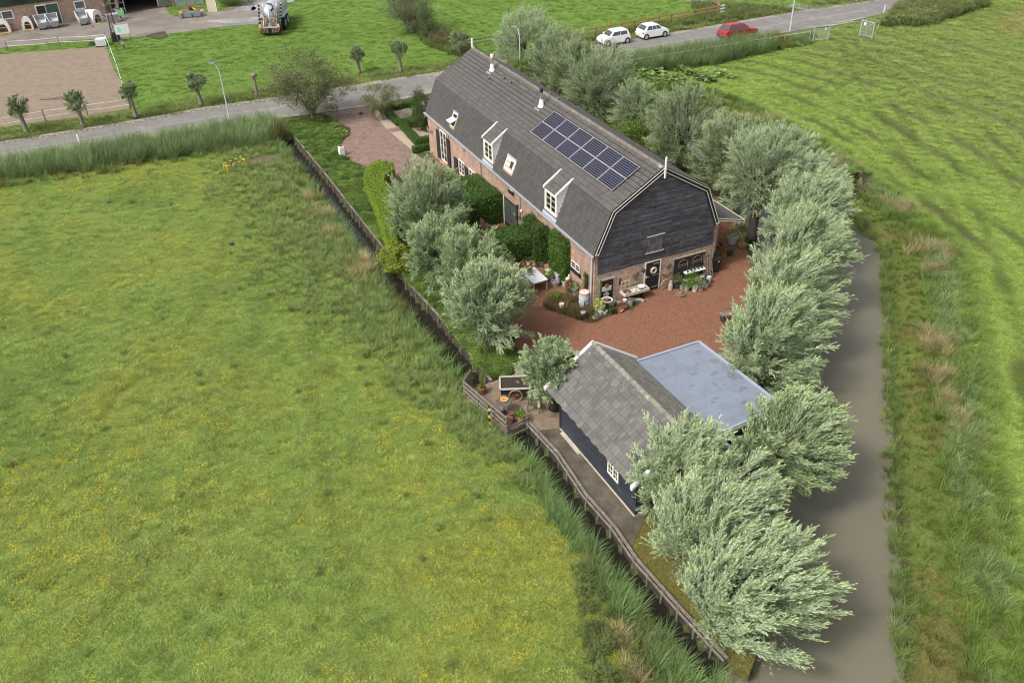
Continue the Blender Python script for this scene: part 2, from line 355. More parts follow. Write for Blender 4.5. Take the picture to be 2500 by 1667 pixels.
# right field: swaths run along the bank
dR = Dr+2.4*(n1[:, 0]-.5)+.9*(n2[:, 0]-.5)
st = 1-sst(.55, .98, .5+.5*np.sin(dR*2*math.pi/2.9+1.0+.7*n2[:, 0]))*sst(.2, .5, vnoise(Xf, Yf, 4.0, 77)); st2 = .5+.5*np.sin(dR*2*math.pi/1.3+3*n2[:, 0])
rf = np.array([.155, .215, .045])*(.5+.57*st[:, None])*(.93+.12*st2[:, None])
oldc = np.array([.17, .19, .075]); far_r = sst(30, 46, Xf+.25*(Yf-60)+5*(n1[:, 0]-.5))[:, None]
rf = rf*(1-far_r*.5)+oldc*.72*far_r*.5
rf = rf*(1-.3*rtrack(Xf, Yf)[:, None])
mud = sst(.60, .78, n3*.55+(1-st[:, None])*.35+.1*n2)*.7; rf = rf*(1-mud)+np.array([.085, .085, .04])*mud
bank = (1-sst(2.0, 3.6, Dr))[:, None]; bk = np.array([.10, .125, .03])*(.7+.6*n2)
rust = sst(.52, .68, fbm(Xf, Yf, 2.4, 31))[:, None]*(1-sst(1.2, 3.2, Dr))[:, None]*.45; bk = bk*(1-rust)+np.array([.13, .085, .035])*rust
rf = rf*(1-bank)+bk*bank
rustf = inpoly(Xf, Yf, [(55.33, 99.94), (65.36, 110.41), (56.65, 90.13), (55.6, 94.87)])
rf[rustf] = np.array([.2, .14, .06])
col[RF] = rf[RF]
col[IP] = np.array([.07, .09, .03])
under = (Z < -.5); col[under] = np.array([.05, .045, .03])
vg = (road_d < 5.5) & ~IP; vcol = np.array([.13, .16, .045])*(.8+.4*n3); col[vg] = vcol[vg]
for (px, r) in (((-19.52, 66.07),1.15), ((-20.54, 65.72),.8), ((-21.41, 64.95),.7), ((-21.88, 65.15),.5)):
    q = (1-sst(r*.75, r*1.15, np.hypot(Xf-px[0], (Yf-px[1])*1.25)+.5*(n3[:, 0]-.5)))[:, None]
    col = col*(1-q*.9)+np.array([.12, .085, .062])*q*.9
ny, nx = X.shape
idx = np.arange(nx*ny).reshape(ny, nx)
me = bpy.data.meshes.new('ground')
me.vertices.add(nx*ny); me.vertices.foreach_set('co', np.stack([Xf, Yf, Z], 1).astype(np.float32).ravel())
q = np.stack([idx[:-1, :-1], idx[:-1, 1:], idx[1:, 1:], idx[1:, :-1]], -1).reshape(-1, 4)
me.loops.add(q.size); me.loops.foreach_set('vertex_index', q.ravel().astype(np.int32))
me.polygons.add(len(q)); me.polygons.foreach_set('loop_start', np.arange(0, q.size, 4, dtype=np.int32)); me.update(calc_edges=True)
me.polygons.foreach_set('use_smooth', [True]*len(q))
a = me.color_attributes.new('col', 'FLOAT_COLOR', 'POINT'); c4 = np.ones((len(Xf), 4), np.float32); c4[:, :3] = col; a.data.foreach_set('color', c4.ravel())
def ground_mat(name, fixed=None):
    ma = bpy.data.materials.new(name); ma.use_nodes = True; t = ma.node_tree; b = t.nodes['Principled BSDF']; b.inputs['Roughness'].default_value = .95; b.inputs['Specular IOR Level'].default_value = .15
    tc = t.nodes.new('ShaderNodeTexCoord')
    if fixed is None:
        at = t.nodes.new('ShaderNodeAttribute'); at.attribute_name = 'col'; c = at.outputs['Color']
    else:
        rg = t.nodes.new('ShaderNodeRGB'); rg.outputs[0].default_value = (*fixed, 1); c = rg.outputs[0]
    for (s_, lo, hi, d) in ((7, .55, 1.45, 6), (26, .6, 1.4, 3)):
        nz = t.nodes.new('ShaderNodeTexNoise'); nz.inputs['Scale'].default_value = s_; nz.inputs['Detail'].default_value = d; nz.inputs['Roughness'].default_value = .7
        t.links.new(tc.outputs['Object'], nz.inputs['Vector'])
        mr = t.nodes.new('ShaderNodeMapRange'); mr.inputs[1].default_value = .3; mr.inputs[2].default_value = .7; mr.inputs[3].default_value = lo; mr.inputs[4].default_value = hi
        t.links.new(nz.outputs[0], mr.inputs[0]); vm = t.nodes.new('ShaderNodeVectorMath'); vm.operation = 'SCALE'; t.links.new(c, vm.inputs[0]); t.links.new(mr.outputs[0], vm.inputs['Scale']); c = vm.outputs[0]
    t.links.new(c, b.inputs['Base Color'])
    bp = t.nodes.new('ShaderNodeBump'); bp.inputs['Strength'].default_value = .8; bp.inputs['Distance'].default_value = .06
    nz = t.nodes.new('ShaderNodeTexNoise'); nz.inputs['Scale'].default_value = 14; nz.inputs['Detail'].default_value = 4; t.links.new(tc.outputs['Object'], nz.inputs['Vector'])
    t.links.new(nz.outputs[0], bp.inputs['Height']); t.links.new(bp.outputs[0], b.inputs['Normal']); return ma
GM = ground_mat('soil_and_grass'); me.materials.append(GM)
gro = bpy.data.objects.new('ground', me); COL.objects.link(gro); tag(gro, kind='structure')
GF = ground_mat('far_grass', (.115, .175, .04))
mb = MB()
x0, x1, y0, y1 = GX[0], GX[-1], GY[0], GY[-1]; B = 900
mb.quad((-B, y1, 0), (B, y1, 0), (B, B, 0), (-B, B, 0)); mb.quad((-B, -B, 0), (B, -B, 0), (B, y0, 0), (-B, y0, 0))
mb.quad((-B, y0, 0), (x0, y0, 0), (x0, y1, 0), (-B, y1, 0)); mb.quad((x1, y0, 0), (B, y0, 0), (B, y1, 0), (x1, y1, 0))
tag(mb.build('far_ground', GF), kind='structure')
# ---------------- water ----------------
def water_mat(name, colr, rough, bs, bstr):
    ma = bpy.data.materials.new(name); ma.use_nodes = True; t = ma.node_tree; b = t.nodes['Principled BSDF']
    b.inputs['Base Color'].default_value = (*colr, 1); b.inputs['Roughness'].default_value = rough; b.inputs['IOR'].default_value = 1.33
    tc = t.nodes.new('ShaderNodeTexCoord'); mp = t.nodes.new('ShaderNodeMapping'); mp.inputs['Rotation'].default_value = (0, 0, R(25)); mp.inputs['Scale'].default_value = (1, .35, 1)
    t.links.new(tc.outputs['Object'], mp.inputs[0]); nz = t.nodes.new('ShaderNodeTexNoise'); nz.inputs['Scale'].default_value = bs; nz.inputs['Detail'].default_value = 4
    t.links.new(mp.outputs[0], nz.inputs['Vector']); bp = t.nodes.new('ShaderNodeBump'); bp.inputs['Strength'].default_value = bstr; bp.inputs['Distance'].default_value = .06
    t.links.new(nz.outputs[0], bp.inputs['Height']); t.links.new(bp.outputs[0], b.inputs['Normal']); return ma
WM = water_mat('murky_water', (.150, .140, .100), .05, 22, .45)
WD = water_mat('ditch_water', (.02, .019, .014), .08, 6, .15)  # black ditch water, with the shade lying on it painted into the base colour
tag(sheet('water', offs(SHORE, -.8)+offs(RBANK, 1.2)[::-1], -.6, WM), kind='structure')
tag(sheet('ditch_water', offs(BOARD, .0)+offs(DL, .5)[::-1], -.56, WD), kind='structure')
tag(sheet('ditch_mouth_water', tail, -.575, WM), kind='structure')
# ---------------- hard surfaces ----------------
ASPH = mat('worn_asphalt', (.175, .165, .155), .7, n=.16, ns=.8, bump=.5, bs=60, dirt=((.27, .25, .23), .35, .56), spec=.4)
poly = ROAD_T+ROAD_B[::-1]
sheet('road', poly, .075, ASPH, edge=.12)
def strip(name, a, b, z, ma, **k): return sheet(name, a+b[::-1], z, ma, **k)
KB = brick_mat('grass_blocks', (.24, .22, .18), (.27, .24, .19), (.11, .11, .08), .5, .5, .09, uv='top', bump=.8)
strip('road_edge_blocks', offs(ROAD_T[:6], .62), offs(ROAD_T[:6], .10), .083, KB)
DUST = mat('road_edge_grit', (.26, .235, .20), .95, n=.25, ns=4, bump=.5)
strip('road_edge', offs(ROAD_T, .45), offs(ROAD_T, -.25), .079, DUST)
strip('road_edge_south', offs(ROAD_B[3:14], .25), offs(ROAD_B[3:14], -.35), .079, DUST)
TRK = mat('road_wear', (.24, .225, .20), .8, n=.14, ns=1.2, bump=.3)
mid = [((a[0]+b[0])/2, (a[1]+b[1])/2) for a, b in zip(ROAD_T, ROAD_B)]
cl = [(-42.35, 68.67), (-33.58, 72.86), (-24.13, 77.28), (-20.36, 78.52)]; strip('road_wear_line', offs(cl, .13), offs(cl, -.13), .0795, TRK)
cl = [(8.56, 91.32), (14.54, 94.05), (29.05, 100.84), (37.22, 104.52), (43.8, 107.28)]; strip('road_wear_line', offs(cl, .16), offs(cl, -.16), .0795, TRK)
CONC = mat('wet_concrete', (.20, .175, .15), .5, n=.3, ns=.35, bump=.25, bs=12, dirt=((.14, .11, .085), .22, .56), spec=.5)
sheet('farmyard_concrete', YARD, .05, CONC, edge=.1)
PUD = mat('rain_puddle', (.30, .29, .28), .03, spec=1.0)
def blob(c, rx, ry, seed, n=22, rot=0):
    rr = random.Random(seed); o = []
    ph = [rr.uniform(0, 6.28) for _ in range(4)]
    for i in range(n):
        a = 2*math.pi*i/n; k = 1+.22*math.sin(2*a+ph[0])+.16*math.sin(3*a+ph[1])+.12*math.sin(5*a+ph[2])
        u, v = rx*k*math.cos(a), ry*k*math.sin(a); o.append((c[0]+u*math.cos(rot)-v*math.sin(rot), c[1]+u*math.sin(rot)+v*math.cos(rot)))
    return o
sheet('puddle', blob((-33.09, 110.45), 2.6, 1.4, 1), .062, PUD); sheet('puddle', blob((-30.5, 118.42), 2.4, 3.0, 2), .062, PUD)
sheet('puddle', blob((-33.28, 116.56), 1.1, 2.2, 3), .062, PUD)
sheet('puddle', blob((36.64, 109.64), 1.9, 1.3, 5), .084, PUD); sheet('puddle', blob((37.71, 108.52), 1.8, .35, 6, rot=.45), .088, PUD)
sheet('puddle', blob((38.12, 101.33), 2.3, .3, 7, rot=.42), .086, PUD); sheet('puddle', blob((40.3, 102.91), 2.0, .25, 8, rot=.42), .088, PUD); sheet('puddle', blob((31.02, 98.59), 1.4, .16, 9, rot=.42), .0865, PUD); sheet('puddle', blob((24.49, 114.53), 1.4, 1.3, 10), .06, PUD)
DIRT = mat('paddock_sand', (.205, .158, .115), .95, n=.16, ns=1.1, bump=1.0, bs=5, dirt=((.14, .10, .07), 2.6, .55))
sheet('paddock_sand', PADDOCK, .03, DIRT, edge=.05)
sheet('yard_mud', [(-42.08, 104.36), (-41.69, 105.38), (-40.83, 106.19), (-40.44, 106.33), (-39.38, 103.75), (-40.53, 103.0)], .066, mat('wet_mud', (.075, .05, .03), .4, n=.3, ns=2, bump=.5))
sheet('plot_ground', PLOT, .012, ground_mat('plot_soil', (.075, .085, .035)))
BRICKP = brick_mat('clinker_paving', (.17, .10, .08), (.27, .175, .145), (.11, .09, .07), .21, .07, .006, uv='top', bump=.5, n=.28, spots=[((.19, .17, .10), .5, .60)])
DRIVE = [(-16.67, 76.49), (-12.54, 78.13), (-11.84, 75.7), (-10.43, 72.14), (-7.47, 66.52), (-5.75, 63.5), (-5.1, 60.37), (-7.26, 58.34), (-9.42, 58.83), (-9.47, 62.17), (-9.18, 64.62), (-10.74, 63.99), (-12.09, 64.66), (-13.13, 66.4), (-13.95, 68.56), (-13.58, 70.56), (-13.53, 71.41), (-13.77, 72.39), (-14.91, 74.27), (-15.82, 75.16)]
sheet('driveway_paving', DRIVE, .05, BRICKP, edge=.04)
PALE = mat('pale_gravel', (.36, .295, .225), .95, n=.25, ns=14, bump=1, bs=45, dirt=((.30, .24, .17), 3, .6))
sheet('pale_gravel', [(-12.1, 76.35), (-11.63, 77.18), (-8.79, 79.18), (-6.11, 79.3), (-5.1, 66.62), (-7.47, 66.52), (-10.43, 72.14)], .042, PALE)
sheet('garden_path_paving', [(-10.42, 72.05), (-7.48, 73.21), (-7.21, 72.5), (-9.84, 71.23)], .054, BRICKP)
GRAV = mat('red_brick_gravel', (.20, .090, .052), .95, n=.6, ns=17, bump=1, bs=60, dirt=((.125, .07, .038), .9, .57))
sheet('red_gravel_yard', [(-6.56, 66.03), (-5.43, 66.64), (7.29, 53.47), (14.79, 58.37), (15.38, 54.26), (15.52, 51.65), (15.43, 49.45), (14.95, 46.27), (13.69, 41.61), (12.41, 37.97), (11.34, 36.15), (6.98, 32.94), (2.29, 31.58), (2.01, 33.63), (0.81, 36.08), (-0.21, 41.0), (-2.49, 48.26), (-5.06, 56.82), (-6.12, 62.73)], .035, GRAV)
TERR = mat('old_terrace_bricks', (.215, .155, .11), .9, n=.25, ns=3, bump=.8, bs=16, dirt=((.16, .13, .055), .8, .58), stretch=(1, 1, 1))
TERR2 = brick_mat('terrace_clinkers', (.20, .145, .105), (.27, .20, .145), (.11, .085, .055), .2, .08, .008, uv='top', bump=.8, n=.3, spots=[((.17, .145, .06), .7, .58)])
DECK = [(-2.49, 34.42), (-2.1, 34.98), (-1.08, 35.49), (-0.03, 36.05), (2.06, 37.3), (2.42, 33.62), (2.27, 31.7), (1.22, 31.56), (0.73, 32.19), (-0.33, 31.42)]
sheet('brick_terrace', DECK, .06, TERR2, edge=.5)
PATHM = mat('mossy_concrete_path', (.085, .072, .05), .9, n=.5, ns=1.1, bump=.4, bs=14, dirt=((.17, .13, .08), .8, .60))
sheet('shed_path', [(0.75, 32.13), (1.22, 31.56), (2.33, 32.19), (2.64, 31.57), (5.46, 25.79), (5.08, 24.92), (4.53, 23.94), (4.12, 25.09), (3.06, 27.07), (2.0, 29.82)], .055, PATHM)
sheet('ochre_grass_strip', [(4.16, 25.0), (4.8, 25.39), (5.46, 25.79), (7.24, 23.74), (8.97, 20.67), (8.87, 19.8), (8.47, 18.91), (8.04, 18.18), (7.5, 18.61), (7.07, 19.25), (6.09, 20.97), (4.77, 23.39)], .03, ground_mat('ochre_moss', (.125, .11, .032)), edge=.45)

# ---------------- materials for buildings ----------------
BRICK = brick_mat('red_brick', (.42, .24, .165), (.21, .11, .08), (.48, .41, .34), .22, .066, .011, n=.3, bump=.6)
BRICK2 = brick_mat('gable_brick', (.52, .32, .22), (.21, .115, .085), (.58, .50, .41), .22, .066, .012, n=.28, bump=.6)
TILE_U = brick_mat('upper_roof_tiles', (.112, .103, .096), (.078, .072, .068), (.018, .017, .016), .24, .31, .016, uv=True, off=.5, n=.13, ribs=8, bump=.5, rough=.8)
TILE_L = brick_mat('lower_roof_tiles', (.080, .075, .070), (.056, .052, .050), (.012, .011, .011), .24, .31, .016, uv=True, off=.5, n=.13, ribs=8, bump=.5, rough=.8)  # same tiles toned down: the steep slope's shade is put into the colour
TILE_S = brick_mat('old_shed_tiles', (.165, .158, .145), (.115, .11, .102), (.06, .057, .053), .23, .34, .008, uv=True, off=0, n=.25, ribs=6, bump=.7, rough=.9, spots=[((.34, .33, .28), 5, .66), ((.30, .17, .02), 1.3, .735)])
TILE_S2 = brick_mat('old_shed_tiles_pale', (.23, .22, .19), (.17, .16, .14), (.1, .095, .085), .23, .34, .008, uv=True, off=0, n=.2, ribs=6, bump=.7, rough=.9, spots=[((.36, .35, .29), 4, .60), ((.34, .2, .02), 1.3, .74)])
CREAM = mat('cream_paint', (.74, .70, .60), .5, n=.05, ns=3)
WHITE = mat('white_paint', (.80, .80, .78), .45, n=.04, ns=3)
BLACK = mat('black_tar_paint', (.016, .019, .026), .45, n=.3, ns=6, bump=.2)
DARKG = mat('dark_glass', (.018, .022, .024), .06, spec=1.0)
ZINC = mat('zinc', (.40, .42, .45), .45, metal=.3, n=.15, ns=3)
LEAD = mat('lead_flashing', (.33, .35, .38), .6, n=.2, ns=6, bump=.3)
STEEL = mat('stainless_flue', (.55, .54, .52), .3, metal=.8, n=.1)
IRON = mat('black_iron', (.02, .021, .023), .5, n=.2)
PLANK = None
def plank_mat(name, ca, cb, seamcol, bw=1.9, bh=.145):
    ma = brick_mat(name, ca, cb, seamcol, bw, bh, .008, n=.3, bump=.6, rough=.6, off=.37); t = ma.node_tree
    tc = [n for n in t.nodes if n.type == 'TEX_COORD'][0]; mp = t.nodes.new('ShaderNodeMapping'); mp.inputs['Scale'].default_value = (1.1, 1.1, 17)
    t.links.new(tc.outputs['Object'], mp.inputs[0]); nz = t.nodes.new('ShaderNodeTexNoise'); nz.inputs['Scale'].default_value = 1.6; nz.inputs['Detail'].default_value = 7; nz.inputs['Roughness'].default_value = .7
    t.links.new(mp.outputs[0], nz.inputs['Vector']); b = t.nodes['Principled BSDF']; lk = b.inputs['Base Color'].links[0].from_socket
    mr = t.nodes.new('ShaderNodeMapRange'); mr.inputs[1].default_value = .33; mr.inputs[2].default_value = .68; mr.inputs[3].default_value = .25; mr.inputs[4].default_value = 2.5
    t.links.new(nz.outputs[0], mr.inputs[0]); vm = t.nodes.new('ShaderNodeVectorMath'); vm.operation = 'SCALE'; t.links.new(lk, vm.inputs[0]); t.links.new(mr.outputs[0], vm.inputs['Scale']); t.links.new(vm.outputs[0], b.inputs['Base Color']); return ma
PLANK = plank_mat('weathered_black_boards', (.080, .082, .095), (.036, .036, .043), (.014, .014, .017))
BLUEB = plank_mat('blue_black_boards', (.020, .024, .033), (.015, .018, .026), (.006, .007, .01), 4, .2)
def roof_slope(name, lo, hi, y0, y1, n, ma, parent, step=.05, zig=0):
    """lo, hi = (x,z) at eave and ridge; courses as real steps; uv = (along, up)"""
    mb = MB(); mb.uv = []
    lo = Vector(lo); hi = Vector(hi); d = hi-lo; L = d.length; d /= L; nv = Vector((-d.y, d.x))
    if nv.y < 0: nv = -nv
    seg = max(1, int(abs(y1-y0)/.32)) if zig else 1
    for i in range(n):
        a = lo+d*(L*i/n); b = lo+d*(L*(i+1)/n+.03)
        for k in range(seg):
            ya = y0+(y1-y0)*k/seg; yb = y0+(y1-y0)*(k+1)/seg; sa = zig*(1 if k % 2 else 0)+(zig*.6*random.random() if zig else 0)
            p0 = a-d*sa+nv*step; p1 = b+nv*.004; base = a-d*sa
            vs = [(p0.x, ya, p0.y), (p0.x, yb, p0.y), (p1.x, yb, p1.y), (p1.x, ya, p1.y), (base.x, ya, base.y), (base.x, yb, base.y)]
            mb.add(vs, [(0, 1, 2, 3), (4, 5, 1, 0)]); va, vb = L*i/n+.01, L*(i+1)/n-.01
            mb.uv += [(ya, va), (yb, va), (yb, vb), (ya, vb), (ya, va-.02), (yb, va-.02)]
    # underside
    o = mb.build(name, ma, parent, fix=True); return o
def ridge_caps(name, x, z, y0, y1, ma, parent, r=.13, step=.38):
    mb = MB(); n = int(abs(y1-y0)/step)
    for i in range(n+1):
        ya = y0+(y1-y0)*i/(n+1); yb = y0+(y1-y0)*(i+1)/(n+1)+.03; k = r*(1+.0*i)
        pts = []; vs = []; m_ = 7
        for (yy, rr) in ((ya, k*1.12), (yb, k*.95)):
            for j in range(m_):
                t = math.pi*j/(m_-1)-.0; vs.append((x+rr*math.cos(t), yy, z-.06+rr*math.sin(t)))
        fs = [(j, j+1, m_+j+1, m_+j) for j in range(m_-1)]+[tuple(range(m_)), tuple(range(m_, 2*m_))[::-1]]
        mb.add(vs, fs)
    return mb.build(name, ma, parent)
def window(par, name, plane, u0, u1, z0, z1, off, fr=CREAM, cols=2, rows=2, fw_=.06, bar=.025, dep=.05, glass=DARKG, mid=True, label=None):
    """window on a wall. plane 'x-': facing -x (u = y); plane 'y-': facing -y (u = x); off = wall coordinate"""
    def B(mb, a0, a1, c0, c1, d0, d1):
        if plane == 'x-': mb.box(off-d1, off-d0, a0, a1, c0, c1)
        elif plane == 'x+': mb.box(off+d0, off+d1, a0, a1, c0, c1)
        else: mb.box(a0, a1, off-d1, off-d0, c0, c1)
    f = MB(); B(f, u0, u1, z1-fw_, z1, .0, dep); B(f, u0, u1, z0, z0+fw_, 0, dep)
    B(f, u0, u0+fw_, z0+fw_, z1-fw_, 0, dep); B(f, u1-fw_, u1, z0+fw_, z1-fw_, 0, dep)
    if mid: B(f, (u0+u1)/2-fw_*.5, (u0+u1)/2+fw_*.5, z0+fw_, z1-fw_, 0, dep-.006)
    n = cols
    for i in range(1, n):
        if mid and n % 2 == 0 and i == n//2: continue
        c = u0+(u1-u0)*i/n; B(f, c-bar/2, c+bar/2, z0+fw_, z1-fw_, 0, dep-.02)
    for i in range(1, rows):
        c = z0+(z1-z0)*i/rows; B(f, u0+fw_, u1-fw_, c-bar/2, c+bar/2, 0, dep-.023)
    w_ = f.build(name, fr, par)
    if label: w_['label'] = label
    g = MB(); B(g, u0+fw_*.5, u1-fw_*.5, z0+fw_*.5, z1-fw_*.5, .0, .012); g.build('pane', glass, w_)
    return w_
# ---------------- farmhouse ----------------
HW, HL, H1, H2, INS, H3 = 8.4, 26.44, 3.507, 5.9, .986, 7.82
YAW = .43165
house = thing('farmhouse', 'long brick farmhouse with grey tiled gambrel roof and black boarded gable', 'farmhouse', (4.797, 42.531, 0), YAW)
out = [(.02, 0), (HW-.02, 0), (HW-.02, H1-.05), (HW-INS, H2-.06), (HW/2, H3-.07), (INS, H2-.06), (.02, H1-.05)]
mb = MB(); mb.prism(out, .0, HL, 'y'); mb.build('wall', BRICK, house)
mb = MB(); mb.prism([(0.0, 0), (HW, 0), (HW, 2.3), (0, 2.3)], -.012, 0.03, 'y'); mb.build('gable_wall', BRICK2, house)
n_ = 9
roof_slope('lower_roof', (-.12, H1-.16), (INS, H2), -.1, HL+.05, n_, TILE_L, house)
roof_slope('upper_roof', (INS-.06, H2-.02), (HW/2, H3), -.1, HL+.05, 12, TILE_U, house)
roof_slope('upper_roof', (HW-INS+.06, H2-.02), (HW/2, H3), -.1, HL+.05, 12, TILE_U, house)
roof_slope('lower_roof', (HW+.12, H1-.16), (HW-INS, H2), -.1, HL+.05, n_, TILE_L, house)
RIDGE = mat('ridge_tiles', (.15, .13, .11), .85, n=.25, ns=2.5, dirt=((.27, .26, .22), 3, .56))
ridge_caps('ridge', HW/2, H3+.03, -.1, HL+.05, RIDGE, house)
mb = MB(); mb.bar((-.2, -.15, H1-.14), (-.2, HL+.1, H1-.14), .13, .1); mb.build('gutter', ZINC, house)
mb = MB(); mb.bar((-.13, -.12, H1-.2), (-.13, HL+.05, H1-.2), .08, .12); mb.build('eaves_board', BLACK, house)
# black boarding on the near gable: clapboards cut to the outline
def gx(z):   # half-outline
    if z < H1: return 0.02
    if z < H2: return (z-H1)/(H2-H1)*INS
    return INS+(z-H2)/(H3-H2)*(HW/2-INS)
mb = MB(); z = 2.1; bh = .145
while z < H3-.1:
    z2 = min(z+bh+.01, H3-.02); xl = .19 if z < H1 else gx(z)+.02; xh = .19 if z2 < H1 else gx(z2)+.02
    mb.add([(xl, -.046, z), (HW-xl, -.046, z), (HW-xh, -.032, z2), (xh, -.032, z2), (xl, -.0, z), (HW-xl, -.0, z)], [(0, 1, 2, 3), (4, 5, 1, 0)]); z += bh
mb.build('black_boarding', PLANK, house)
# bargeboards: dark band with cream edge strips
def band(name, off0, off1, ma, y0, y1, flare=0):
    O = [(-.06, H1-.02), (INS, H2+.05), (HW/2, H3+.06), (HW-INS, H2+.05), (HW+.06, H1-.02)]
    def inset(d):
        pts = []
        segs = []
        for i in range(4):
            a = Vector(O[i]); b = Vector(O[i+1]); t = (b-a).normalized(); nn = Vector((t.y, -t.x)); segs.append((a+nn*d, b+nn*d, t))
        pts.append(segs[0][0])
        for i in range(3):
            p, _, t = segs[i]; q, _, s_ = segs[i+1]; den = t.x*s_.y-t.y*s_.x; u = ((q.x-p.x)*s_.y-(q.y-p.y)*s_.x)/den; pts.append(p+t*u)
        pts.append(segs[3][1]); return pts
    A = inset(off0); B_ = inset(off1); m_ = MB()
    for i in range(4): m_.prism([tuple(A[i]), tuple(A[i+1]), tuple(B_[i+1]), tuple(B_[i])], y0, y1, 'y')
    return m_.build(name, ma, house)
band('bargeboard', .0, .27, BLACK, -.13, -.09)
band('bargeboard_trim', .0, .035, CREAM, -.15, -.131); band('bargeboard_trim', .19, .225, CREAM, -.15, -.131)
band('verge_board', -.05, .30, BLACK, -.089, -.06)
for s_ in (0, 1):
    X0 = (lambda x: x) if not s_ else (lambda x: HW-x)
    mb = MB(); mb.prism([(X0(-.07), H1-.03), (X0(.2), H1-.03), (X0(.2), H1+.02), (X0(-.05), H1+.02)], -.152, -.1305, 'y'); mb.build('bargeboard_end', CREAM, house)
mb = MB(); mb.box(HW/2-.05, HW/2+.05, -.22, -.14, H3-.55, H3+.62); mb.lathe([(.055, .62), (.055, .68), (.02, .70)], (HW/2, -.18, H3), 8); mb.build('finial', WHITE, house, bevel=.012)
mb = MB(); mb.box(HW/2-.06, HW/2+.06, HL+.02, HL+.14, H3-.2, H3+.72); mb.build('finial', WHITE, house, bevel=.015)
for q_ in ((HW/2-.12, .12, H3+.04), (HW/2, HL-.2, H3+.04)): MB().lathe([(.13, -.02), (.10, .07), (.03, .1)], q_, 10).build('ridge_end_cap', LEAD, house)
# hay hatch
mb = MB(); mb.box(3.5, 4.5, -.085, -.05, 2.72, 3.7); ht = mb.build('hay_hatch', plank_mat('hatch_boards', (.10, .104, .12), (.075, .078, .09), (.01, .01, .012), .13, 3), house)
GREYW = mat('silvered_wood', (.36, .33, .28), .85, n=.25, ns=5, stretch=(1, 1, 6))
MB().box(3.4, 4.6, -.13, -.06, 3.72, 3.78).build('hatch_batten', GREYW, ht); MB().box(3.38, 4.62, -.12, -.06, 2.64, 2.71).build('hatch_batten', GREYW, ht)
# side wall: windows and doors
w1 = window(house, 'window', 'x-', 22.42, 23.72, .5, 2.95, 0, rows=4, cols=2, fw_=.09)
for (a_, b_) in ((23.75, 24.5), (21.75, 22.4)):
    mb = MB(); mb.box(-.07, -.03, a_, b_, .42, 2.72)
    for zz in (.55, 1.5, 2.45): mb.box(-.085, -.07, a_+.04, b_-.04, zz, zz+.08)
    mb.build('shutter', BLACK, house)
for (a_, b_) in ((19.0, 20.1), (17.05, 18.15)):
    window(house, 'window', 'x-', a_, b_, .75, 1.85, 0, rows=3, cols=2, fw_=.07)
for (a_, b_) in ((20.3, 21.0), (18.3, 18.95)):
    mb = MB(); mb.box(-.07, -.03, a_, b_, .4, 1.72); mb.box(-.085, -.07, a_+.04, b_-.04, .6, .68); mb.box(-.085, -.07, a_+.04, b_-.04, 1.4, 1.48); mb.build('shutter', BLACK, house)
def small_win(y0, y1, z0, z1):
    window(house, 'window', 'x-', y0, y1, z0, z1, 0, rows=2, cols=2, fw_=.05)
    mb = MB(); mb.box(-.12, -.005, y0-.12, y1+.12, z0-.2, z0-.02, top=.0); mb.build('window_sill', BLACK, house)
small_win(10.65, 11.15, 2.98, 3.28); small_win(4.95, 5.5, 1.4, 1.84); small_win(1.62, 2.66, 1.42, 1.88)
mb = MB(); mb.box(-.04, -.005, 10.0, 12.04, 0.05, 2.12); dr = mb.build('glass_door', BLACK, house)
mb = MB(); mb.box(-.05, -.03, 10.1, 10.95, .35, 2.0); mb.box(-.05, -.03, 11.05, 11.95, .35, 2.0); mb.build('pane', mat('door_glass', (.10, .11, .10), .08, spec=1), dr)
mb = MB()
for yy in (10.52, 11.3, 11.65): mb.box(-.062, -.05, yy-.015, yy+.015, .35, 2.0)
for zz in (.75, 1.15, 1.58): mb.box(-.063, -.05, 10.1, 11.95, zz-.015, zz+.015)
mb.build('glazing_bar', BLACK, dr)
mb = MB(); mb.box(-.06, -.0, 12.05, 12.14, 0.05, 2.14); mb.build('door_frame', CREAM, house)
mb = MB(); mb.tube([(-.1, 15.88, H1-.2), (-.06, 15.88, H1-.4), (-.06, 15.88, .1)], .045, 8); mb.build('downpipe', ZINC, house)
mb = MB(); mb.tube([(-.17, .2, H1-.18), (-.08, .18, H1-.32), (-.08, .18, .0)], .055, 8); mb.build('downpipe', mat('pale_zinc_pipe', (.55, .57, .60), .4, metal=.1), house)
MB().tube([(-.03, 9.56, H1-.3), (-.03, 9.56, 1.4)], .018, 6).build('cable_pipe', IRON, house); MB().tube([(-.03, 3.0, H1-.3), (-.03, 3.0, 2.6)], .018, 6).build('cable_pipe', IRON, house)
for yy in (24.0, 21.9, 18.9, 7.0): MB().box(-.03, -.005, yy-.015, yy+.015, 2.75, 3.2).build('wall_anchor', IRON, house)
